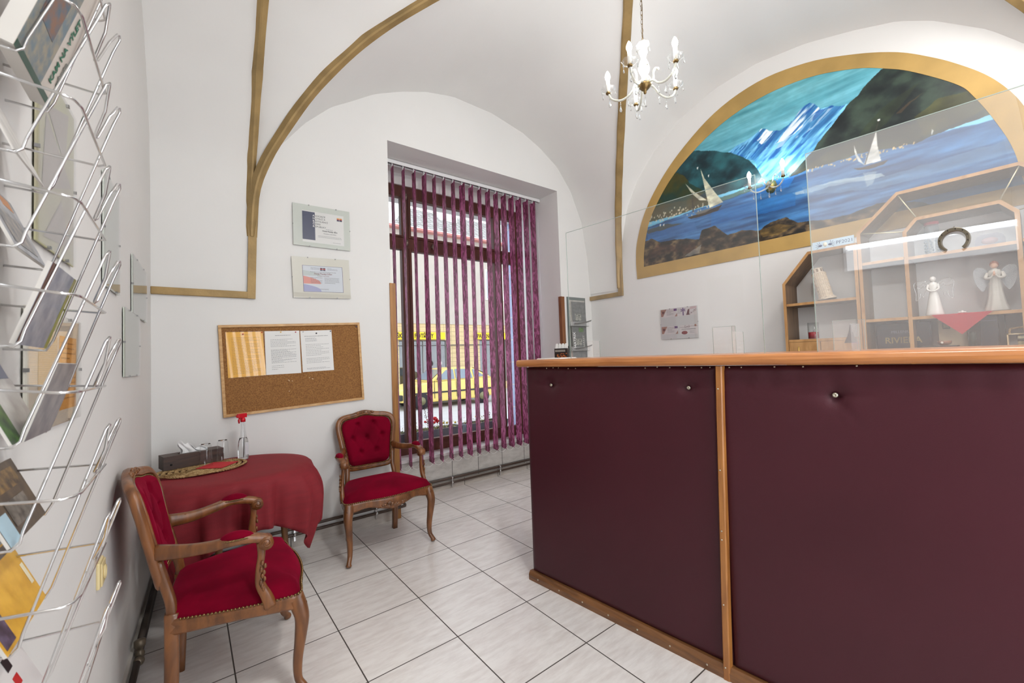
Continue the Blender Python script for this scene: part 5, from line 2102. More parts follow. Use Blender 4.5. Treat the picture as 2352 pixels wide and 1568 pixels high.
text_rows(m, w * .42, w * .84, h * .24, h * .30, 2, .0022, P, 4)
text_rows(m, w * .56, w * .68, h * .45, h * .47, 1, .0025, P, 5)
text_rows(m, w * .68, w * .86, h * .14, h * .16, 1, .002, P, 6)
m.build('printed_text', ink, t)
m = MB()
for k, (x0, col) in enumerate(((.76, 0), (.81, 1))):
    flat(m, w * x0, w * (x0 + .045), h * .71, h * .745, P, 0)
    flat(m, w * x0, w * (x0 + .045), h * .745, h * .765, P, 1)
    flat(m, w * x0, w * (x0 + .045), h * .765, h * .79, P, 2)
m.build('small_emblem', [mat('emblem_navy', (40, 44, 80)), mat('emblem_red', (190, 60, 50)), mat('emblem_gold', (226, 170, 90))], t)

a, c, d = pic_quad((674.6, 682.8), (806.5, 685.6), (670, 587.4), YB - .018)
w, h = np.linalg.norm(c - a), np.linalg.norm(d - a)
t = clip_frame('lower framed certificate with a pink and blue wave, above the cork board', (a[0], YB, a[2]), (1, 0, (c - a)[2] / (c - a)[0]), (0, 0, 1), w, h, cream_back)
m = MB()
flat(m, w * .17, w * .87, h * .15, h * .80, P - .0016)
m.build('border_line', mat('violet_border', (84, 78, 120), rough=.6), t)
m = MB()
flat(m, w * .177, w * .863, h * .157, h * .793, P - .0011, t=.0005)
m.build('certificate_sheet', mat('pale_blue_paper', (214, 220, 228), rough=.7), t)
nst = 20
for nm, y0, amp, hh, colr in (('pink_wave', .35, .02, .19, (226, 150, 140)), ('blue_wave', .16, .03, .18, (166, 170, 208)), ('grey_wave', .55, .02, .13, (196, 206, 206))):
    m = MB()
    for k in range(nst):
        x0 = w * (.178 + .30 * k / nst)
        x1 = w * (.178 + .30 * (k + 1) / nst)
        f0 = (1 - k / nst) ** .7
        m.quad((x0, h * y0, P - .0004), (x1, h * y0, P - .0004), (x1, h * (y0 + hh * (1 - (k + 1) / nst) ** .4), P - .0004), (x0, h * (y0 + hh * (1 - k / nst) ** .4), P - .0004))
    m.build(nm, mat(nm + '_ink', colr, rough=.7), t, fix=False)
text_obj('Hotel Panský Dům', .017, Matrix.Translation((w * .52, h * .585, P)), mat('maroon_ink', (120, 50, 60)), t, 'lettering', .0002, 'CENTER', .0003)
text_obj('Kostelec nad Orlicí', .011, Matrix.Translation((w * .52, h * .54, P)), MATS['maroon_ink'], t, 'lettering', .0002, 'CENTER')
m = MB()
text_rows(m, w * .30, w * .50, h * .36, h * .52, 5, .0028, P, 11)
text_rows(m, w * .54, w * .80, h * .36, h * .52, 5, .0028, P, 12)
text_rows(m, w * .30, w * .75, h * .63, h * .66, 1, .003, P, 13)
text_rows(m, w * .31, w * .46, h * .70, h * .76, 3, .002, P, 14)
text_rows(m, w * .60, w * .78, h * .70, h * .76, 3, .002, P, 15)
text_rows(m, w * .46, w * .60, h * .20, h * .24, 2, .002, P, 16)
m.build('printed_text', ink, t)
m = MB()
for x0 in (.47, .52):
    flat(m, w * x0, w * (x0 + .042), h * .685, h * .71, P, 0)
    flat(m, w * x0, w * (x0 + .042), h * .71, h * .735, P, 1)
    flat(m, w * x0, w * (x0 + .042), h * .735, h * .755, P, 0)
m.build('small_emblem', [MATS['emblem_navy'], MATS['emblem_red']], t)

# cork board
bl, br, tl = (513.4, 959.5), (837.3, 917.5), (500.8, 747.2)
a, c, d = pic_quad(bl, br, tl, YB - .02)
e_ = at(825.2, 740.3, Y=YB - .02)
uxv = (c - a)
w = np.linalg.norm(uxv)
h = (np.linalg.norm(d - a) + np.linalg.norm(e_ - c)) / 2
t = thing('cork_board', 'cork notice board in a pine frame above the round table', 'notice board')
place(t, (a[0], YB, a[2]), (uxv[0], 0, (uxv[2] + (e_ - d)[2]) / 2), (0, 0, 1))
pine = wood('pine_frame', (210, 168, 112), (184, 138, 84), (20, 60, 60), rough=.5)
fwid = .018
for nm, bx_ in (('frame_rail', (0, w, 0, fwid)), ('frame_rail', (0, w, h - fwid, h)), ('frame_stile', (0, fwid, fwid, h - fwid)), ('frame_stile', (w - fwid, w, fwid, h - fwid))):
    m = MB()
    m.box(bx_[0], bx_[1], bx_[2], bx_[3], 0, .020, bev=.002)
    m.build(nm, pine, t)
m = MB()
m.box(fwid, w - fwid, fwid, h - fwid, .004, .010)
m.build('cork_sheet', mat('cork', (158, 112, 64), rough=.9, col2=(122, 82, 44), var=(160, 1), bump=(240, .4, .001)), t)
m = MB()
q = random.Random(4)
for (x, y) in ((.43, .34), (.435, .33), (.455, .325), (.58, .345), (.60, .33), (.605, .325), (.43, .21)):
    m.box(w * x - .003, w * x + .003, h * y - .002, h * y + .002, .010, .0104)
m.build('chipped_spot', mat('cork_chip', (222, 200, 170)), t)
MT = t.matrix_world.copy()
def board_uv(px, py):
    p = MT.inverted() @ Vector(at(px, py, Y=YB - .012))
    return p.x, p.y
def notice(label, tl, tr, bl, br, m_, z=.011):
    P_ = [board_uv(*q) for q in (bl, br, tr, tl)]
    t2 = thing('notice_sheet', label, 'notice')
    t2.matrix_world = MT
    m = MB()
    m.prism(P_, lambda u, v, w_: (u, v, z + w_), .0008)
    m.build('sheet', m_, t2)
    x0 = (P_[0][0] + P_[3][0]) / 2
    x1 = (P_[1][0] + P_[2][0]) / 2
    y0 = (P_[0][1] + P_[1][1]) / 2
    y1 = (P_[2][1] + P_[3][1]) / 2
    return t2, x0, x1, y0, y1
s_ = .3445
def z4(x, y):
    return (480 + x * s_, 440 + y * s_)
yel = mat('yellow_paper', (240, 178, 52), rough=.5, coat=.3)
t2, x0, x1, y0, y1 = notice('yellow notice sheet in a plastic sleeve on the cork board', z4(110, 937), z4(358, 932), z4(128, 1243), z4(380, 1222), yel)
m = MB()
text_rows(m, x0 + .03, x1 - .022, y0 + .02, y1 - .035, 24, .0028, .0119, 21)
m.build('printed_text', mat('brown_text_ink', (178, 128, 40)), t2)
text_obj('Hodnocení rizik', .010, Matrix.Translation(((x0 + x1) / 2, y1 - .022, .012)), MATS['brown_text_ink'], t2, 'lettering', .0002, 'CENTER')
m = MB()
m.grid(lambda u, v: (x0 - .002 + (x1 - x0 + .004) * u, y0 - .002 + (y1 - y0 + .004) * v, .0130 + .0004 * math.sin(u * 30 + v * 3) + .0003 * math.sin(v * 11)), 40, 12)
m.build('plastic_sleeve', sheet_glass('plastic_sleeve', .02, rough=.12), t2, fix=False)
for lab, cs, rows, sd in (('white notice sheet pinned in the middle of the cork board', (z4(370, 930), z4(602, 926), z4(382, 1222), z4(616, 1208)), (8, 12), 31),
                          ('right-hand white notice sheet on the cork board, with a small crest', (z4(608, 928), z4(816, 922), z4(626, 1203), z4(834, 1188)), (5, 8), 41)):
    t2, x0, x1, y0, y1 = notice(lab, *cs, paper)
    W_, H_ = x1 - x0, y1 - y0
    m = MB()
    if sd == 31:
        text_rows(m, x0 + W_ * .30, x1 - W_ * .26, y1 - H_ * .12, y1 - H_ * .09, 1, .003, .0119, 1)
        text_rows(m, x0 + W_ * .16, x1 - W_ * .12, y1 - H_ * .37, y1 - H_ * .18, 6, .002, .0119, 2)
        text_rows(m, x0 + W_ * .16, x1 - W_ * .12, y1 - H_ * .74, y1 - H_ * .42, 14, .002, .0119, 3)
        text_rows(m, x0 + W_ * .16, x0 + W_ * .5, y0 + H_ * .10, y0 + H_ * .22, 3, .002, .0119, 4)
    else:
        text_rows(m, x0 + W_ * .12, x1 - W_ * .12, y1 - H_ * .15, y1 - H_ * .12, 1, .003, .0119, 1)
        text_rows(m, x0 + W_ * .14, x1 - W_ * .5, y1 - H_ * .27, y1 - H_ * .17, 4, .002, .0119, 2)
        text_rows(m, x0 + W_ * .14, x1 - W_ * .12, y1 - H_ * .62, y1 - H_ * .32, 8, .002, .0119, 3)
        text_rows(m, x0 + W_ * .14, x1 - W_ * .12, y1 - H_ * .80, y1 - H_ * .66, 4, .002, .0119, 5)
        text_rows(m, x0 + W_ * .14, x1 - W_ * .12, y0 + H_ * .05, y0 + H_ * .10, 2, .002, .0119, 6)
    m.build('printed_text', ink, t2)
    if sd == 41:
        m = MB()
        m.lathe([(0, 0), (.006, 0), (.006, .0004), (0, .0004)], ((x0 + x1) / 2, y1 - H_ * .07, .0119), 12)
        m.build('small_crest', inkd, t2)
for i, (pxy, colr, nm) in enumerate(((z4(226, 950), (190, 40, 30), 'red push pin on the yellow notice, inner one'), (z4(352, 938), (190, 40, 30), 'red push pin at the corner of the yellow notice'), (z4(478, 936), (226, 180, 50), 'yellow push pin on the middle notice'),
                                     (z4(577, 936), (180, 30, 60), 'crimson push pin on the middle notice'), (z4(627, 934), (190, 190, 190), 'pale push pin on the right-hand notice'), (z4(809, 930), (30, 40, 70), 'dark blue push pin on the right-hand notice'),
                                     (z4(981, 900), (40, 60, 120), 'lone blue push pin in the upper right of the cork board'))):
    x, y = board_uv(*pxy)
    m = MB()
    m.lathe([(.0015, .0112), (.0038, .0118), (.0030, .0135), (.0026, .017), (.0045, .0195), (.004, .021), (0, .0212)], (x, y, 0), 12)
    o = m.build('push_pin', mat('pin_%d_%d_%d' % colr, colr, rough=.3, coat=.4))
    o.matrix_world = MT
    tag(o, nm, 'push pin', 'push pins on the cork board')

# framed vouchers on the right wall
def zpv(x, y):
    return (1500 + x * 120 / 1882, 690 + y * 120 / 1882)
a = at(*zpv(300, 1412), X=XR - .018)
c = at(*zpv(1640, 1325), X=XR - .018)
d = at(*zpv(215, 345), X=XR - .018)
w, h = np.linalg.norm(c - a), np.linalg.norm(d - a)
t = clip_frame('frameless picture of four gift vouchers on the right wall behind the desk', (XR, a[1], a[2]), (0, -1, (c - a)[2] / abs((c - a)[1])), (0, 0, 1), w, h, mat('voucher_backing', (204, 204, 204), rough=.6), d=.014)
P = .0125
def voucher(x0, x1, y0, y1, kind):
    m = MB()
    flat(m, w * x0, w * x1, h * y0, h * y1, P - .0012)
    v = m.build('voucher_sheet', mat('voucher_paper', (216, 210, 210), rough=.7), t)
    rose = mat('rose_brown_print', (176, 128, 112), rough=.7, var=(60, .3))
    drk = mat('dark_rose_print', (96, 44, 52), rough=.7)
    m = MB()
    dx, dy = w * (x1 - x0), h * (y1 - y0)
    X0, Y0 = w * x0, h * y0
    if kind == 0:
        m.add([(X0, Y0 + dy * .1, P), (X0 + dx * .12, Y0 + dy * .1, P), (X0 + dx * .36, Y0 + dy, P), (X0, Y0 + dy, P)], [(0, 1, 2, 3)], 0)
        m.add([(X0 + dx * .85, Y0, P), (X0 + dx, Y0, P), (X0 + dx, Y0 + dy * .45, P)], [(0, 1, 2)], 0)
        for k in range(5):
            an = k * 1.3
            m.ball((X0 + dx * (.14 + .04 * math.cos(an)), Y0 + dy * (.62 + .1 * math.sin(an)), P), dx * .035, 8, 4, mi=1, sz=.05)
        m.box(X0 + dx * .80, X0 + dx * .99, Y0 + dy * .7, Y0 + dy * .97, P, P + .0003, mi=2)
        text_rows(m, X0 + dx * .36, X0 + dx * .78, Y0 + dy * .2, Y0 + dy * .9, 5, .0035, P, 3, mi=3)
    elif kind == 1:
        m.box(X0 + dx * .28, X0 + dx * .34, Y0 + dy * .05, Y0 + dy * .95, P, P + .0003, mi=2)
        for s in (-1, 1):
            for e in (-1, 1):
                m.add([(X0 + dx * .31, Y0 + dy * .68, P), (X0 + dx * (.31 + s * .11), Y0 + dy * (.68 + e * .2), P), (X0 + dx * (.31 + s * .12), Y0 + dy * (.68 + e * .04), P)], [(0, 1, 2)], 2)
        m.add([(X0 + dx * .46, Y0 + dy * .06, P), (X0 + dx * .62, Y0 + dy * .06, P), (X0 + dx * .64, Y0 + dy * .76, P), (X0 + dx * .56, Y0 + dy * .7, P)], [(0, 1, 2, 3)], 1)
        q = random.Random(5)
        for k in range(26):
            f = q.random()
            m.ball((X0 + dx * (.62 + .36 * f), Y0 + dy * (.12 + .5 * f + q.uniform(-.1, .1)), P), dx * .014, 6, 4, mi=1, sz=.05)
        m.add([(X0 + dx * .64, Y0 + dy * .7, P - .0003), (X0 + dx, Y0 + dy * .75, P - .0003), (X0 + dx, Y0 + dy, P - .0003), (X0 + dx * .7, Y0 + dy, P - .0003)], [(0, 1, 2, 3)], 4)
        text_rows(m, X0 + dx * .02, X0 + dx * .2, Y0 + dy * .3, Y0 + dy * .9, 4, .0035, P, 7, mi=3)
    else:
        m.tube([(X0, Y0 + dy * .8, P), (X0 + dx * .35, Y0 + dy * .78, P), (X0 + dx * .65, Y0 + dy * .84, P), (X0 + dx, Y0 + dy * .84, P)], .0012, 4, mi=1)
        for s in (-1, 1):
            m.tube(cr([(X0 + dx * .42, Y0 + dy * .8, P), (X0 + dx * (.42 + s * .12), Y0 + dy * .98, P), (X0 + dx * (.42 + s * .12), Y0 + dy * .72, P), (X0 + dx * .42, Y0 + dy * .8, P)], 5), .001, 4, mi=1)
        m.ball((X0 + dx * .26, Y0 + dy * .2, P), dx * .17, 16, 4, mi=5, sy=.55, sz=.01)
        m.ball((X0 + dx * .88, Y0 + dy * .9, P), dx * .06, 10, 4, mi=0, sz=.02)
        text_rows(m, X0 + dx * .1, X0 + dx * .9, Y0 + dy * .5, Y0 + dy * .62, 2, .003, P, 7, mi=3)
        text_rows(m, X0 + dx * .56, X0 + dx * .8, Y0 + dy * .1, Y0 + dy * .4, 4, .002, P, 8, mi=3)
    m.build('voucher_print', [rose, drk, mat('violet_print', (92, 54, 116), rough=.7), ink, mat('pale_pink_print', (206, 180, 182), rough=.7), mat('strawberry_print', (150, 48, 52), rough=.7, var=(200, .4))], v)
voucher(.02, .47, .73, .99, 0)
voucher(.475, .98, .72, .99, 1)
voucher(.02, .47, .16, .42, 0)
voucher(.52, .985, .12, .42, 2)

# leaflet holder with magazines, back wall right of the window
HX0, HX1 = 2.935, 3.25
t = thing('leaflet_wall_rack', 'grey three-tier magazine rack on the back wall right of the window', 'magazine rack', (0, 0, 0))
rk = mat('grey_rack_plastic', (112, 120, 118), rough=.4)
m = MB()
m.box(HX0, HX1, YB - .008, YB - .001, 1.15, 2.012)
m.build('back_plate', rk, t)
tiers = [1.665, 1.372, 1.08]
for zt in tiers:
    m = MB()
    m.box(HX0, HX1, YB - .052, YB - .008, zt, zt + .004)
    m.build('pocket_floor', rk, t)
    m = MB()
    m.box(HX0, HX1, YB - .056, YB - .052, zt, zt + .05)
    m.build('pocket_front', sheet_glass('acrylic_foot', .06, haze=.15), t)
covers = [('grey', (126, 130, 130)), ('pale', (186, 184, 178)), ('dark', (70, 78, 76))]
q = random.Random(12)
for ti, zt in enumerate(tiers):
    names = [('front grey magazine in the top pocket of the wall rack', (124, 126, 126)), ('pale magazine behind in the top pocket of the wall rack', (190, 188, 182))] if ti == 0 else \
            [('grey magazine in the middle pocket lettered MATRIX on its spine side', (116, 118, 118)), ('dark magazine at the back of the middle wall rack pocket', (70, 76, 74))] if ti == 1 else \
            [('grey magazine with a pale photo in the lowest wall rack pocket', (130, 132, 134)), ('pinkish magazine behind in the lowest wall rack pocket', (186, 170, 164))]
    for k, (lab, colr) in enumerate(names):
        w = .235 + .03 * k
        x = HX0 + .045 - .02 * k
        y = YB - .044 + .016 * k
        t2 = thing('magazine', lab, 'magazine', (x, y, zt + .005), 0)
        M_ = Matrix.Rotation(math.radians(-3 + k), 4, 'X')
        m = MB()
        m.box(0, w, 0, .008, 0, .285 + .02 * k, M=M_)
        m.build('pages', mat('mag_pages', (206, 204, 198), rough=.7), t2)
        m = MB()
        m.box(-.001, w + .001, -.001, 0, 0, .286 + .02 * k, M=M_)
        m.build('cover', mat('mag_%d' % (ti * 2 + k), colr, rough=.4, var=(30, .25)), t2)
        if k == 0:
            m = MB()
            m.box(.05, .15, -.0018, -.0012, .06, .14, M=M_)
            m.build('cover_photo', mat('mag_photo', (186, 184, 176), rough=.5, col2=(90, 96, 92), var=(70, 1)), t2)
            if ti == 1:
                text_obj('MATRIX', .052, M_ @ Matrix.Translation((.045, -.0022, .03)) @ frame_M((0, 0, 0), (0, 0, 1), (-1, 0, 0)), wht, t2, 'lettering', .0003, 'LEFT', .001)
                text_obj('MARKET', .042, M_ @ Matrix.Translation((.196, -.0022, .02)) @ frame_M((0, 0, 0), (0, 0, 1), (-1, 0, 0)), MATS['mag_pages'], t2, 'lettering', .0003, 'LEFT')
                m = MB()
                m.box(.11, .19, -.0018, -.0012, .22, .27, M=M_)
                m.build('green_photo', mat('mag_green', (100, 130, 84), rough=.5, var=(50, .4)), t2)
    t3 = thing('folded_leaflet', ['curling grey leaflet leaning out of the top rack pocket', 'curling grey leaflet leaning out of the middle rack pocket', 'curling leaflet in the lowest rack pocket'][ti], 'leaflet', (HX0 + .03, YB - .066, zt + .01))
    m = MB()
    m.grid(lambda u, v: (.02 + .25 * u, -.035 * u * u - .01 * v, .006 + .040 * u ** 2 + .018 * v), 8, 3)
    m.build('leaflet_sheet', mat('leaflet_grey', (120, 120, 118), rough=.4, var=(60, .4)), t3, fix=False)

# pictures on the left wall (seen almost edge-on)
def left_frame(label, y0, y1, z0, z1, back, off=.022, drop=0.0):
    p0 = Vector((XL(y0), y0, z0))
    p1 = Vector((XL(y1), y1, z0 + drop))
    t = clip_frame(label, tuple(p0), p1 - p0, (0, 0, 1), (p1 - p0).length, z1 - z0, back, d=off - .012)
    return t
def lf(px_l, py_t, py_b, px_r, off=.018):
    a = atl(px_l, py_b, off)
    c = atl(px_r, (py_t + py_b) / 2, off)
    d = atl(px_l, py_t, off)
    return a[1], c[1], a[2], d[2]
olive = mat('olive_poster', (196, 200, 140), rough=.6, col2=(160, 150, 140), var=(1.6, 1))
sp_l = [
    ('narrow glazed picture on the left wall nearest the corner', (311, 583, 719, 341), grey_back),
    ('plain pale green glazed picture on the left wall, lowest near the corner', (293, 705, 865, 326), mat('pale_green_plain', (196, 204, 192), rough=.5)),
    ('glazed picture on the left wall between the corner and the green poster', (248, 390, 652, 281), grey_back),
    ('olive green patterned poster on the left wall behind the brochure rack', (100, 120, 552, 183), olive),
    ('glazed orange notice low on the left wall behind the brochure rack', (76, 700, 1000, 194), cream_back),
]
lfr = []
for lab, (xl, yt, yb_, xr_), bk in sp_l:
    y0, y1, z0, z1 = lf(xl, yt, yb_, xr_)
    lfr.append((left_frame(lab, y0, y1, z0, z1, bk), y1 - y0, z1 - z0))
# poster prints
t, w, h = lfr[3]
w = abs(w)
m = MB()
for (x0, y0, x1, y1, x2, y2) in ((.1, .3, .9, .5, .2, .75), (.2, .8, .8, .95, .7, .6), (.15, .05, .85, .1, .6, .35)):
    m.add([(w * x0, h * y0, .0085), (w * x1, h * y1, .0085), (w * x2, h * y2, .0085)], [(0, 1, 2)])
m.build('grey_shape', mat('mauve_grey_print', (160, 150, 146), rough=.6), t)
t, w, h = lfr[4]
w = abs(w)
m = MB()
flat(m, w * .55, w * .92, h * .12, h * .82, .0076)
m.build('orange_sheet', mat('orange_paper', (226, 160, 80), rough=.6), t)
m = MB()
text_rows(m, w * .57, w * .90, h * .2, h * .78, 12, .003, .0082, 2)
m.build('printed_text', mat('orange_text', (150, 100, 50)), t)
m = MB()
flat(m, w * .18, w * .50, h * .2, h * .8, .0076)
m.build('pale_sheet', mat('beige_paper', (206, 190, 160), rough=.6), t)
# ================================================================== CHANDELIER AND SCONCE
crystal = mat('cut_crystal', (250, 252, 252), rough=0.02, trans=.85, ior=1.5, spec=.8)
glass_arm = mat('pressed_glass', (244, 244, 232), rough=.08, trans=.6, ior=1.45)
brassd = mat('old_brass', (126, 104, 68), rough=.35, metal=.9)
candle = mat('candle_sleeve_white', (236, 232, 224), rough=.5)
BULB_E = 165
sconce_bulb = mat('lit_sconce_bulb', (255, 250, 238), rough=.3, emit=(252, 252, 252), estr=62)
bulb_m = mat('lit_bulb', (255, 250, 238), rough=.3, emit=(252, 251, 248), estr=BULB_E)
def drop_mb(m, p, s=1.0, link=.018):
    x, y, z = p
    m.tube([(x, y, z), (x, y, z - link)], .0008, 4)
    m.lathe([(.0, -.0), (.0035 * s, -.004 * s), (.0045 * s, -.008 * s), (.0, -.012 * s)], (x, y, z - link), 6, smooth=False)
    z2 = z - link - .013 * s
    m.lathe([(0, 0), (.003 * s, -.006 * s), (.0095 * s, -.024 * s), (.0115 * s, -.033 * s), (.008 * s, -.042 * s), (0, -.046 * s)], (x, y, z2), 8, smooth=False, sx=1, sy=.55)
def bulb_unit(par, p, bm_=None):
    """drip pan, candle sleeve, flame bulb; returns nothing"""
    x, y, z = p
    m = MB()
    m.lathe([(.006, -.004), (.014, .0), (.017, .006), (.014, .009), (.012, .014), (.009, .014)], p, 18)
    m.build('brass_cup', brassd, par)
    m = MB()
    pr = [(.012, .010), (.026, .012), (.040, .022), (.046, .034)]
    m.lathe(pr, p, 32, cap=False, ripple=(8, .06))
    m.build('drip_pan', sheet_glass('drip_pan_glass', .10, tint=(.95, .96, .95), haze=.1), par, fix=False)
    m = MB()
    m.lathe([(.0115, .012), (.0115, .088), (.009, .090), (0, .090)], p, 16)
    m.build('candle_sleeve', candle, par)
    m = MB()
    m.lathe([(.008, .089), (.013, .098), (.0165, .110), (.015, .124), (.009, .138), (.003, .149), (0, .151)], p, 16)
    m.build('bulb', bm_ or bulb_m, par)
    for k in range(5):
        a = 2 * PI * k / 5 + .3
        m = MB()
        drop_mb(m, (x + .044 * math.cos(a), y + .044 * math.sin(a), z + .032), .62, .012)
        m.build('crystal_drop', crystal, par)
CH = (1.66, -1.645, 2.985)
ch_t = thing('chandelier', 'five-armed crystal chandelier hanging on a brass chain', 'chandelier', CH)
topz = 4.06 - CH[2]
m = MB()
m.lathe([(0, topz), (.045, topz), (.04, topz - .02), (.012, topz - .045), (0, topz - .05)], seg=24)
m.build('ceiling_rose', brassd, ch_t)
m = MB()
z = .285
k = 0
while z < topz - .05:
    ring = [(0, 0, 0)] * 0
    for i in range(14):
        a = 2 * PI * i / 14
        dx, dz = .006 * math.cos(a), .0165 * math.sin(a)
        ring.append((dx, 0, z + dz) if k % 2 else (0, dx, z + dz))
    m.tube(ring, .0013, 5, closed=True)
    z += .029
    k += 1
m.tube([(.006, .004, .28), (.008, -.003, .5), (.004, .004, .75), (.006, 0, topz - .04)], .0022, 6)
m.build('chain', brassd, ch_t)
m = MB()
m.lathe([(0, .275), (.020, .272), (.034, .262), (.040, .252), (.030, .250), (.012, .246), (.014, .238), (.024, .225), (.026, .205), (.016, .18), (.013, .165), (.022, .145), (.032, .115), (.034, .095),
         (.026, .07), (.016, .05), (.018, .035), (.026, .02), (.024, .008), (0, .006)], seg=24, ripple=(8, .07))
m.build('glass_column', mat('frosted_column_glass', (246, 248, 246), rough=.15, trans=.5), ch_t)
m = MB()
m.lathe([(0, .012), (.022, .012), (.038, .004), (.040, -.006), (.030, -.02), (.018, -.034), (.008, -.042), (.010, -.050), (.006, -.058), (0, -.062)], seg=24, ripple=(10, .05))
m.build('brass_bowl', brassd, ch_t)
m = MB()
drop_mb(m, (0, 0, -.06), 1.1)
m.build('crystal_drop', crystal, ch_t)
for k in range(6):
    a = 2 * PI * k / 6
    m = MB()
    drop_mb(m, (.038 * math.cos(a), .038 * math.sin(a), .255), .7, .012)
    m.build('crystal_drop', crystal, ch_t)
rv, fv = Vector((.543, -.84, 0)), Vector((.84, .543, 0))
for k in range(5):
    th = math.radians(178 - 72 * k)
    d = rv * math.cos(th) + fv * math.sin(th)
    m = MB()
    path = cr([d * .028 + Vector((0, 0, .0)), d * .06 + Vector((0, 0, -.005)), d * .10 + Vector((0, 0, -.045)), d * .15 + Vector((0, 0, -.062)), d * .20 + Vector((0, 0, -.042)), d * .222 + Vector((0, 0, .0))], 5)
    m.tube(path, .0068, 10)
    arm = m.build('arm', glass_arm, ch_t)
    tip = d * .222
    bulb_unit(arm, (tip.x, tip.y, -.002 + .006 * (k % 2)))
    for f, s_ in ((.10, .8), (.15, .95), (.215, 1.0)):
        zz = {.10: -.05, .15: -.068, .215: -.02}[f]
        p = d * f
        m = MB()
        drop_mb(m, (p.x, p.y, zz), s_, .014)
        m.build('crystal_drop', crystal, arm)
    if k % 2 == 0 or k == 3:
        d2 = rv * math.cos(th + .6) + fv * math.sin(th + .6)
        m = MB()
        m.tube(cr([d2 * .03 + Vector((0, 0, .0)), d2 * .052 + Vector((0, 0, .02)), d2 * .052 + Vector((0, 0, .06)), d2 * .065 + Vector((0, 0, .085)), d2 * .078 + Vector((0, 0, .08))], 4), [.0075] * 13 + [.006] * 4, 8)
        p = d2 * .080 + Vector((0, 0, .078))
        m.ball(tuple(p), .009, 8, 6)
        m.build('glass_horn', glass_arm, ch_t)
# sconce in front of the painting
SC = (XR - .004, -1.715, 2.705)
sc_t = thing('wall_sconce', 'two-candle crystal wall sconce on the mountain lake mural', 'wall lamp', SC)
m = MB()
Mx = frame_M((0, 0, 0), (0, -1, 0), (0, 0, 1))
m.lathe([(0, .0), (.042, 0), (.045, .004), (.034, .012), (.036, .018), (.020, .028), (.012, .040), (0, .042)], (0, 0, 0), 24, M=Mx, sy=1.3, ripple=(10, .05))
m.build('wall_plate', mat('bright_brass', (206, 182, 110), rough=.25, metal=.9), sc_t)
for s in (-1, 1):
    m = MB()
    path = cr([(-.035, 0, -.005), (-.06, s * .03, -.03), (-.085, s * .075, -.045), (-.10, s * .11, -.03), (-.108, s * .128, .0)], 5)
    m.tube(path, .0062, 10)
    arm = m.build('arm', glass_arm, sc_t)
    bulb_unit(arm, (-.108, s * .128, .012 if s < 0 else .0), sconce_bulb)
    for f in (8, 14):
        m = MB()
        p = path[f]
        drop_mb(m, (p[0], p[1], p[2] - .006), .85, .012)
        m.build('crystal_drop', crystal, arm)
    m = MB()
    m.tube(cr([(-.035, s * .005, .0), (-.05, s * .03, .025), (-.05, s * .035, .055), (-.052, s * .05, .07)], 4), .006, 8)
    m.ball((-.053, s * .053, .07), .008, 8, 6)
    m.build('glass_horn', glass_arm, sc_t)
m = MB()
drop_mb(m, (-.05, 0, -.02), 1.2, .02)
m.build('crystal_drop', crystal, sc_t)
m = MB()
m.ball((-.055, 0, .01), .016, 10, 6, sz=1.6)
m.build('glass_knob', crystal, sc_t)
# two unseen opal ceiling lamps, added to light the room from behind the camera
for i, (x, y, z) in enumerate(((.28, -3.05, 3.42), (2.45, -3.05, 3.42))):
    t = thing('ceiling_lamp', ['opal ceiling lamp over the entrance end of the room', 'opal ceiling lamp over the staff side of the desk'][i], 'ceiling lamp', (x, y, z), 0, None)
    m = MB()
    m.lathe([(.168, 0), (.16, -.04), (.11, -.075), (.04, -.09), (0, -.092)], seg=32)
    m.build('opal_shade', mat('opal_glass_lit_%d' % i, (255, 252, 244), rough=.3, emit=(252, 251, 249), estr=ADDED_LAMP_E * (1.15, .5)[i]), t)
    m = MB()
    m.tube([(0, 0, .02), (0, 0, .45)], .012, 10)
    m.build('lamp_rod', brassd, t)
    m = MB()
    m.lathe([(0, .03), (.16, .03), (.178, .012), (.178, 0), (0, 0)], seg=32)
    m.build('lamp_plate', brassd, t)

# the long fluorescent lamp on the left wall whose reflection shows in the near acrylic screen
t = thing('fluorescent_wall_lamp', 'long white fluorescent lamp on the left wall beside the entrance', 'wall lamp', (0, 0, 0))
m = MB()
m.box(XL(-3.05) + .004, XL(-3.05) + .03, -3.635, -2.56, 1.885, 2.085, bev=.004)
m.build('lamp_housing', white_pl, t)
m = MB()
m.box(XL(-3.05) + .03, XL(-3.05) + .05, -3.62, -2.58, 1.89, 2.045, bev=.006)
m.build('diffuser', mat('fluorescent_diffuser_lit', (250, 252, 255), rough=.4, emit=(244, 250, 255), estr=1.0), t)
m = MB()
m.tube([(XL(-3.05) + .05, -3.62, 2.066), (XL(-3.05) + .05, -2.58, 2.066)], .013, 10)
m.build('tube', mat('fluorescent_tube_lit', (250, 252, 255), rough=.4, emit=(244, 250, 255), estr=6.0), t)
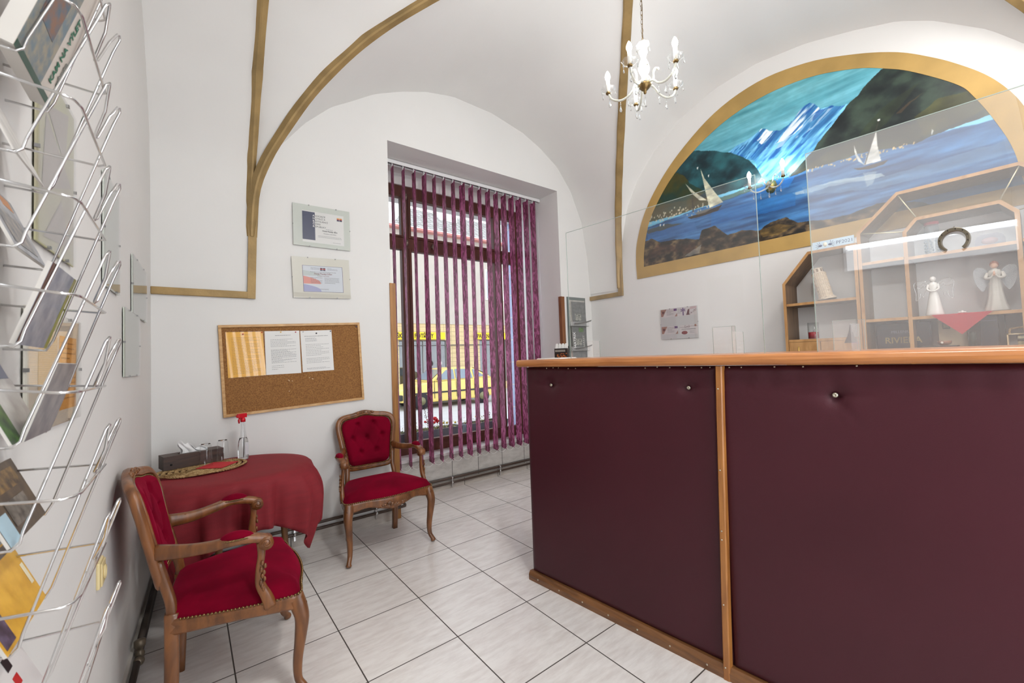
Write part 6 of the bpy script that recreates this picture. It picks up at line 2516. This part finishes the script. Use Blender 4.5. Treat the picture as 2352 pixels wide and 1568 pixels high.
# ================================================================== BROCHURE RACK ON THE LEFT WALL
wire = mat('chrome_wire', (226, 226, 226), rough=.14, metal=1.0)
rack = thing('brochure_rack', 'chrome wire brochure rack with many tiers on the left wall in the foreground', 'rack', (0, 0, 0))
WR = .0021
xw = -.868
def hoop(z):
    m = MB()
    x1 = -.712
    y0, y1 = -2.235, -1.965
    pts = [(xw, y0, z + .018), (-.80, y0, z + .010), (x1 - .018, y0, z), (x1 - .005, y0 + .008, z), (x1, y0 + .03, z), (x1, (y0 + y1) / 2, z), (x1, y1 - .01, z), (x1 - .01, y1, z), (-.80, y1, z + .006), (xw, y1, z + .012)]
    m.tube(pts, WR, 8)
    m.build('tier_hoop', wire, rack)
def pocket(zb):
    """one wire pocket: two side loops rising outwards, joined by a zigzag front lip, with floor wires back to the wall"""
    zt = zb + .318
    N0, N1 = (-.788, -2.150, zb), (-.694, -2.105, zt)
    F0, F1 = (-.790, -1.955, zb), (-.687, -2.015, zt - .004)
    m = MB()
    path = [(xw, -2.150, zb + .006), (-.80, -2.150, zb + .001), (-.792, -2.150, zb), (-.784, -2.148, zb + .008)]
    path += [tuple(Vector(N0).lerp(Vector(N1), f)) for f in (.08, .3, .6, .9, .97)]
    path += [(-.692, -2.101, zt - .001), (-.693, -2.096, zt - .004)]
    path += [(-.700, -2.082, zt - .045), (-.716, -2.060, zt - .084), (-.717, -2.054, zt - .087), (-.714, -2.048, zt - .082), (-.700, -2.030, zt - .03)]
    path += [(-.690, -2.017, zt - .002), (-.688, -2.012, zt), (-.688, -2.006, zt - .006)]
    path += [tuple(Vector(F1).lerp(Vector(F0), f)) for f in (.1, .4, .7, .94)]
    path += [(-.794, -1.955, zb), (-.80, -1.955, zb + .001), (xw, -1.955, zb + .006)]
    m.tube(path, WR, 8)
    m.build('wire_pocket', wire, rack)
ZH = [2.03, 1.88, 1.735, 1.587, 1.444, 1.302, 1.152, 1.003, .855, .71]
for z in ZH:
    hoop(z)
ZP = [1.985, 1.825, 1.667, 1.522, 1.372, 1.222, 1.072, .922, .772, .62]
for z in ZP:
    pocket(z)
m = MB()
for y in (-2.19, -2.01):
    m.tube([(xw - .003, y, .5), (xw - .003, y, 2.45)], .003, 8)
m.build('upright_wire', wire, rack)
def brochure(label, zb, y0, y1, h, colr, th=.004, prints=(), shift=0.0, words=None, back=False):
    """a leaflet standing in a pocket, leaning outwards with the wires; local x along the wall, y up the leaflet"""
    o = (-.792 + shift, y0, zb + .004)
    ux = (0.0, 1, 0)
    uy = (-.40, 0, 1) if back else (.30, .02, 1)
    t = thing('brochure', label, 'brochure')
    t.matrix_world = frame_M(o, ux, uy)
    w = y1 - y0
    m = MB()
    m.box(0, w, 0, h, -th, 0)
    m.build('pages', mat('brochure_pages', (222, 218, 212), rough=.6), t)
    m = MB()
    m.box(0, w, 0, h, 0, .0006)
    m.build('cover', mat('cover_%d_%d_%d' % colr[0], colr[0], rough=.35, col2=colr[1] if len(colr) > 1 else None, var=(26, 1) if len(colr) > 1 else None), t)
    for k, (x0, x1, ya, yb2, c, c2) in enumerate(prints):
        m = MB()
        m.box(w * x0, w * x1, h * ya, h * yb2, .0006 + .0002 * k, .0010 + .0002 * k)
        m.build('cover_print', mat('print_%d_%d_%d' % c, c, rough=.35, col2=c2, var=(45, 1) if c2 else None), t)
    if words:
        for (s, size, x, y, rot, c) in words:
            text_obj(s, size, Matrix.Translation((w * x, h * y, .0018)) @ Matrix.Rotation(rot, 4, 'Z'), mat('ink_%d_%d_%d' % c, c, rough=.5), t, 'lettering', .0002, 'LEFT', .0006)
    return t
brochure('thick green-edged travel guide in the top tier of the wire rack', 1.825, -2.16, -1.965, .26, ((206, 196, 186),), .022,
         ((.0, .66, .0, 1, (96, 116, 126), (150, 140, 120)), (.0, 1, 0, .045, (22, 66, 48), None), (.1, .5, .3, .6, (126, 84, 60), (60, 90, 110))),
         words=[('KAM NA VÝLET', .020, .82, .12, PI / 2, (46, 110, 86)), ('průvodce', .013, .95, .16, PI / 2, (130, 130, 124))])
brochure('pale curled leaflet in the second tier of the wire rack', 1.667, -2.15, -1.985, .13, ((216, 212, 206), (190, 186, 182)), .002, back=True)
brochure('grey photo leaflet with an orange corner in the third tier of the rack', 1.522, -2.14, -1.965, .12, ((122, 124, 128), (176, 176, 180)), .004,
         ((.55, .85, .78, .95, (206, 132, 70), None), (.1, .8, .1, .6, (92, 96, 104), (160, 150, 140))), back=True)
brochure('slate blue leaflet with an olive edge in the fourth tier of the rack', 1.372, -2.14, -1.965, .135, ((118, 122, 138), (158, 160, 168)), .006,
         ((.9, 1, 0, 1, (140, 138, 60), None), (0, .08, 0, 1, (90, 40, 24), None)))
brochure('pale brochure with a green landscape in the fifth tier of the rack', 1.222, -2.15, -1.985, .15, ((216, 214, 210), (196, 190, 188)), .003,
         ((.0, .30, .0, .55, (84, 122, 60), (46, 60, 50)), (.7, .95, .7, .9, (110, 116, 140), None)), back=True)
brochure('grey misty brochure leaning out of the fifth tier of the rack', 1.222, -2.12, -1.965, .125, ((150, 144, 142), (112, 108, 112)), .003, shift=.006)
brochure('dark brown brochure with golden lights in the sixth tier of the rack', 1.072, -2.15, -1.96, .115, ((66, 56, 48), (96, 82, 66)), .004,
         ((.1, .9, .62, .9, (150, 118, 70), (60, 48, 38)), (.0, .25, .0, .4, (176, 206, 220), None), (.3, .8, .15, .5, (130, 124, 116), (60, 56, 52))), back=True)
brochure('yellow brochure with a dark title band in the seventh tier of the rack', .922, -2.16, -1.955, .125, ((236, 184, 70), (216, 162, 54)), .004,
         ((.45, .97, .86, .98, (112, 102, 92), (80, 74, 70)), (.03, .22, .05, .45, (110, 96, 120), (60, 50, 60)), (.9, .96, .3, .62, (240, 232, 200), None)), back=True)
brochure('white and red brochure lettered in black in the lowest visible tier', .772, -2.16, -1.955, .125, ((226, 222, 220),), .004,
         ((.0, .45, .0, .9, (170, 30, 36), (60, 20, 24)), (.62, .72, .35, .5, (196, 40, 40), None), (.62, .72, .6, .78, (30, 30, 34), None)),
         words=[('INFORMACE', .016, .5, .86, 0, (30, 30, 34))], back=True)
brochure('thin white leaflet behind the travel guide high in the rack', 1.985, -2.10, -1.975, .2, ((196, 198, 202), (120, 122, 150)), .002)
# ================================================================== THE STREET OUTSIDE
GZ = -.38
asph = mat('pale_asphalt', (176, 176, 178), rough=.85, var=(3, .08))
m = MB()
m.box(-20, 40, 1.47, 11.9, GZ - .2, GZ)
struct('ground_road', m, asph)
m = MB()
m.box(-20, 40, 11.9, 14.0, GZ - .2, GZ + .12, bev=.02)
struct('ground_pavement', m, tile_mat('pavement_slabs', (190, 188, 184), (172, 170, 166), .5, (130, 128, 124), .012, rough=.8))
m = MB()
m.box(-20, 40, 1.47, 2.6, GZ - .1, GZ + .12)
struct('ground_near_pavement', m, MATS['pavement_slabs'])
# building opposite
bld = thing('street_building', 'beige rendered building across the street with shop windows and a tiled roof', 'building', (0, 0, 0))
YF = 14.0
beige = mat('beige_render', (188, 180, 170), rough=.9, var=(2, .08))
sandm = mat('sand_tile_facade', (206, 184, 140), rough=.7, var=(4, .1))
m = MB()
m.box(6.2, 24, YF, YF + .4, 2.95, 7.05)
m.build('upper_wall', beige, bld)
m = MB()
WIN = [(6.6, 8.95), (10.75, 12.4), (13.6, 15.8)]
edges = [5.9, *[v for w_ in WIN for v in w_], 24]
for i in range(0, len(edges), 2):
    m.box(edges[i], edges[i + 1], YF + .03, YF + .4, GZ, 2.95)
for a, c in WIN:
    m.box(a, c, YF + .03, YF + .4, 2.2, 2.95)
    m.box(a, c, YF + .03, YF + .4, GZ, .1)
m.build('ground_floor_wall', tile_mat('sand_brick_facade', (212, 190, 146), (196, 172, 128), .3, (170, 150, 118), .02, axes=('X', 'Z'), sizes=(.4, .2), rough=.7), bld)
m = MB()
m.box(5.9, 24, YF - .02, YF + .03, 1.96, 1.99)
m.build('string_line', mat('dark_line', (90, 88, 84)), bld)
shopglass = sheet_glass('shop_glass', .12, tint=(.75, .78, .8))
for i, (a, c) in enumerate(WIN):
    m = MB()
    m.box(a, c, YF + .25, YF + .38, .1, 2.2)
    m.build('window_frame', mat('shop_frame', (150, 148, 146), rough=.5), bld)
    m = MB()
    m.box(a + .06, c - .06, YF + .22, YF + .25, .18, 2.12)
    m.build('shop_display', mat('shop_display_dim', (150, 146, 142), rough=.6, col2=(96, 92, 92), var=(2.2, 1)), bld)
    m = MB()
    m.box(a + .03, c - .03, YF + .14, YF + .15, .14, 2.16)
    m.build('pane', shopglass, bld)
    m = MB()
    for x in (a, (a + c) / 2 - .02, c - .04):
        m.box(x, x + .04, YF + .1, YF + .2, .1, 2.2)
    m.build('window_mullion', MATS['shop_frame'], bld)
m = MB()
m.box(11.15, 12.3, YF - .03, YF + .02, 4.2, 5.75)
uw = m.build('upper_window', mat('pale_frame', (206, 202, 196), rough=.6), bld)
m = MB()
m.box(11.25, 12.2, YF - .04, YF - .03, 4.3, 5.65)
m.build('pane', mat('upper_pane', (176, 180, 184), rough=.2), uw)
m = MB()
m.box(5.9, 24, YF - .35, YF + .1, 7.05, 7.14)
m.build('eaves_board', mat('red_eaves', (196, 134, 128), rough=.7), bld)
m = MB()
m.add([(6.3, YF - .4, 7.16), (24, YF - .4, 7.16), (24, YF + 2.1, 8.9), (8.0, YF + 2.1, 8.9)], [(0, 1, 2, 3)])
m.build('roof', tile_mat('grey_roof', (176, 174, 172), (120, 120, 116), .3, (110, 108, 104), .03, axes=('X', 'Z'), sizes=(.3, .2), rough=.8, nstretch=(3, 3, 3)), bld, fix=False)
m = MB()
m.box(9.4, 10.4, YF + 1.2, YF + 2.0, 8.0, 9.4)
m.box(13.0, 15.0, YF + .9, YF + 1.9, 7.9, 9.5)
m.build('chimney', mat('white_chimney', (216, 214, 210), rough=.8), bld)
# brick building to the left, seen through the narrow pane
b2 = thing('brick_building', 'orange brick gable with pink eaves beyond the left end of the street', 'building', (0, 0, 0))
m = MB()
m.box(2.5, 5.8, YF + 1.2, YF + 5, GZ, 8.9)
m.build('brick_wall', tile_mat('orange_brick', (196, 140, 112), (160, 100, 80), .3, (210, 200, 190), .03, axes=('X', 'Z'), sizes=(.4, .14), rough=.8), b2)
m = MB()
m.box(2.5, 5.85, YF + .9, YF + 1.2, 6.6, 6.85)
m.build('eaves_board', MATS['red_eaves'], b2)
m = MB()
m.box(2.5, 5.85, YF + .4, YF + 1.2, GZ, 6.6)
m.build('front_wall', mat('white_render', (206, 202, 198), rough=.8), b2)
# yellow shop signs
ysg = mat('yellow_sign', (238, 206, 36), rough=.5)
blk = mat('sign_black', (30, 28, 24), rough=.6)
for lab, x0, x1, s, tx, sx_ in (('long yellow shop sign with black school supplies lettering', 6.35, 8.78, 'ŠKOLNÍ POTŘEBY', 6.46, .80),
                                ('yellow stationery shop sign further right on the building', 10.42, 12.6, 'PAPÍRNICTVÍ', 10.52, .80)):
    t = thing('shop_sign', lab, 'sign', (0, 0, 0))
    m = MB()
    m.box(x0, x1, YF - .12, YF, 2.24, 2.56, bev=.01)
    m.build('sign_board', ysg, t)
    text_obj(s, .27, frame_M((tx, YF - .125, 2.305), (1, 0, 0), (0, 0, 1)), blk, t, 'lettering', .003, 'LEFT', .004, sx_)
# shop window figure
t = thing('shop_mannequin', 'white mannequin torso in the shop window behind the yellow car', 'mannequin', (8.35, YF - .28, GZ + .12))
m = MB()
m.lathe([(0, 0), (.14, 0), (.03, .03), (.03, .5), (.17, .56), (.15, .75), (.21, 1.0), (.20, 1.12), (.07, 1.2), (.05, 1.27), (0, 1.28)], seg=20, sy=.6)
m.ball((0, 0, 1.42), .12, 14, 10, sz=1.2)
for s in (-1, 1):
    m.tube([(s * .2, 0, 1.08), (s * .3, -.02, .85), (s * .24, -.1, .65)], [.06, .05, .035], 10)
m.build('figure', mat('white_mannequin', (226, 224, 222), rough=.5), t)

# ---- the yellow hatchback
car = thing('car', 'yellow five-door hatchback parked across the street', 'car', (7.05, 11.05, GZ), math.radians(-2))
ypaint = mat('faded_yellow_paint', (226, 200, 110), rough=.35, coat=.4)
trim = mat('black_car_trim', (44, 44, 46), rough=.5)
cgl = mat('car_glass', (120, 134, 146), rough=.1, coat=.5)
m = MB()
Lh, Wd = 1.95, .80
sect = [(-1.95, .30, .62, .62), (-1.93, .28, .70, .74), (-1.6, .24, .80, .78), (-1.0, .22, .90, .80), (-.75, .22, .93, .80), (0, .22, .95, .81), (.9, .22, .97, .80), (1.5, .24, .98, .79), (1.85, .28, .96, .76), (1.95, .34, .86, .70)]
rows = []
for x, zb, zt, w in sect:
    rows.append([(x, -w, zb + .05), (x, -w * .98, zb), (x, w * .98, zb), (x, w, zb + .05), (x, w, (zb + zt) / 2), (x, w * .95, zt - .04), (x, w * .86, zt), (x, -w * .86, zt), (x, -w * .95, zt - .04), (x, -w, (zb + zt) / 2)])
n = 10
m.add([p for r in rows for p in r], [(j * n + i, j * n + (i + 1) % n, (j + 1) * n + (i + 1) % n, (j + 1) * n + i) for j in range(len(rows) - 1) for i in range(n)] +
      [tuple(range(n)), tuple((len(rows) - 1) * n + i for i in range(n))], smooth=False)
m.build('body', ypaint, car, bevel=.03)
m = MB()
cab = [(-.85, .93, .74), (-.25, 1.36, .60), (.2, 1.40, .60), (.95, 1.36, .59), (1.72, .97, .72)]
def cabin(mb, cab, k, z_off=0, mi=0):
    top = [(x, w, z) for x, z, w in cab]
    vs = [(x, -w * k, z) for x, w, z in top] + [(x, w * k, z) for x, w, z in top]
    nn = len(cab)
    fs = [(i, i + 1, nn + i + 1, nn + i) for i in range(nn - 1)] + [tuple(range(nn)), tuple(range(2 * nn - 1, nn - 1, -1))]
    mb.add(vs, fs, mi)
cabin(m, cab, 1)
m.build('cabin', ypaint, car, bevel=.02)
for s in (-1, 1):
    for pts in ([(-.62, .98), (-.18, 1.31), (.12, 1.34), (.12, .98)], [(.18, .98), (.18, 1.34), (.82, 1.32), (.88, .98)], [(.95, .99), (.92, 1.30), (1.0, 1.30), (1.42, 1.02)]):
        m = MB()
        vs = [(x, s * (.735 - .135 * (z - .97) / .4 + .012), z) for x, z in pts]
        m.add(vs, [(0, 1, 2, 3)])
        m.build('side_window', cgl, car, fix=False)
m = MB()
m.quad((-.80, -.68, .97), (-.80, .68, .97), (-.30, .56, 1.33), (-.30, -.56, 1.33))
o = m.build('windscreen', cgl, car, fix=False)
o.location = (-.012, 0, .012)
m = MB()
m.quad((1.68, .66, 1.02), (1.68, -.66, 1.02), (1.02, -.55, 1.345), (1.02, .55, 1.345))
o = m.build('rear_window', cgl, car, fix=False)
o.location = (.012, 0, .012)
for s in (-1, 1):
    m = MB()
    m.box(-1.7, 1.7, s * .812, s * .826, .52, .575)
    m.build('side_moulding', trim, car)
    m = MB()
    for x in (-.72, .16, .92):
        m.box(x - .008, x + .008, s * .803, s * .815, .34, .96)
    m.build('door_gap', trim, car)
for x0, x1 in ((-2.02, -1.86), (1.88, 2.02)):
    m = MB()
    m.box(x0, x1, -.78, .78, .34, .54, bev=.04)
    m.build('bumper', trim, car)
m = MB()
for s in (-1, 1):
    m.box(1.93, 1.965, s * .74 - .1, s * .74 + .04, .6, .86)
m.build('tail_lamp', mat('tail_red', (180, 40, 36), rough=.3), car)
for x in (-1.22, 1.25):
    for s in (-1, 1):
        m = MB()
        m.tube([(x, s * .68, .285), (x, s * .835, .285)], .285, 24)
        wh = m.build('wheel', mat('tyre', (38, 38, 40), rough=.8), car)
        m = MB()
        m.tube([(x, s * .82, .285), (x, s * .840, .285)], .14, 20)
        m.build('hub_cap', mat('yellow_hub', (120, 118, 84), rough=.4), wh)
m = MB()
m.box(-.62, -.50, -.92, -.80, .98, 1.08, bev=.02)
m.box(-.62, -.50, .80, .92, .98, 1.08, bev=.02)
m.build('wing_mirror', trim, car)

# ---- planters on the outer sill
q = random.Random(8)
soil = mat('planter_soil', (86, 70, 56), rough=.9, bump=(60, .8, .01))
ptm = mat('grey_planter', (126, 132, 144), rough=.6)
leafm = [mat('olive_leaf', (120, 132, 78), rough=.6), mat('yellow_green_leaf', (176, 176, 96), rough=.6), mat('dry_leaf', (150, 120, 86), rough=.7)]
redf = mat('red_petal', (206, 30, 44), rough=.5)
yelf = mat('yellow_petal', (232, 196, 60), rough=.5)
stemm = mat('brown_stem', (110, 76, 60), rough=.7)
for i, (x0, x1) in enumerate(((.82, 1.33), (1.36, 2.0), (2.06, 2.68))):
    labs = ['grey planter at the left end of the outer window sill', 'grey planter with a bright red flower cluster on the outer sill', 'grey planter with tall dry stems on the outer sill']
    t = thing('planter', labs[i], 'planter', (0, 0, 0), 0, 'planters on the outer window sill')
    if i == 0:
        x0 = NX0 + .02
    m = MB()
    y0, y1, z0, z1 = 1.22, 1.42, .345, .535
    m.add([(x0 + .02, y0 + .02, z0), (x1 - .02, y0 + .02, z0), (x1 - .02, y1 - .02, z0), (x0 + .02, y1 - .02, z0), (x0, y0, z1), (x1, y0, z1), (x1, y1, z1), (x0, y1, z1),
           (x0 + .012, y0 + .012, z1), (x1 - .012, y0 + .012, z1), (x1 - .012, y1 - .012, z1), (x0 + .012, y1 - .012, z1),
           (x0 + .012, y0 + .012, z1 - .03), (x1 - .012, y0 + .012, z1 - .03), (x1 - .012, y1 - .012, z1 - .03), (x0 + .012, y1 - .012, z1 - .03)],
          [(3, 2, 1, 0), (0, 1, 5, 4), (1, 2, 6, 5), (2, 3, 7, 6), (3, 0, 4, 7), (4, 5, 9, 8), (5, 6, 10, 9), (6, 7, 11, 10), (7, 4, 8, 11), (8, 9, 13, 12), (9, 10, 14, 13), (10, 11, 15, 14), (11, 8, 12, 15)])
    m.build('trough', ptm, t)
    m = MB()
    m.grid(lambda u, v: (x0 + .013 + (x1 - x0 - .026) * u, y0 + .013 + (y1 - y0 - .026) * v, z1 - .02 + .012 * math.sin(u * 20) * math.sin(v * 9)), 20, 6)
    m.build('soil', soil, t, fix=False)
    m = MB()
    for k in range(420):
        x, y = q.uniform(x0 + .02, x1 - .02), q.uniform(y0 + .02, y1 - .02)
        z = z1 - .02 + abs(q.gauss(0, .035))
        a, b_ = q.uniform(0, 2 * PI), q.uniform(-.4, .9)
        l = q.uniform(.012, .026)
        d = Vector((math.cos(a) * math.cos(b_), math.sin(a) * math.cos(b_), math.sin(b_))) * l
        s_ = Vector((-math.sin(a), math.cos(a), .2)) * l * .35
        p = Vector((x, y, z))
        m.add([p, p + d * .5 + s_, p + d, p + d * .5 - s_], [(0, 1, 2, 3)], q.choice([0, 0, 1, 1, 2]))
    m.build('foliage', leafm, t, fix=False)['kind'] = 'stuff'
    def flowers(xc, n, mm, z, spread, nm):
        m = MB()
        for k in range(n):
            p = (xc + q.gauss(0, spread), q.uniform(y0 + .04, y1 - .04), z + q.uniform(-.015, .035))
            m.ball(p, q.uniform(.008, .015), 7, 5)
        m.build(nm, mm, t)
    if i == 0:
        flowers(1.05, 4, yelf, .56, .1, 'yellow_flowers')
    if i == 1:
        flowers(1.70, 34, redf, .615, .045, 'red_flower_head')
        flowers(1.84, 5, yelf, .57, .05, 'yellow_flowers')
    if i == 2:
        flowers(2.25, 6, yelf, .57, .04, 'yellow_flowers')
    for xs_, hh in ({0: ((.95, .10),), 1: ((1.58, .25), (1.62, .18)), 2: ((2.28, .16), (2.42, .27), (2.45, .20), (2.16, .14))}[i]):
        m = MB()
        path = [(xs_ + .01 * math.sin(k), 1.32 + .006 * k, .52 + hh * k / 5) for k in range(6)]
        m.tube(path, .0022, 5)
        for k in range(14):
            f = q.uniform(.3, 1)
            p = (xs_ + q.uniform(-.022, .022), 1.32 + .03 * f, .52 + hh * f)
            m.ball(p, q.uniform(.004, .007), 5, 4)
        m.build('dry_stem', stemm, t)
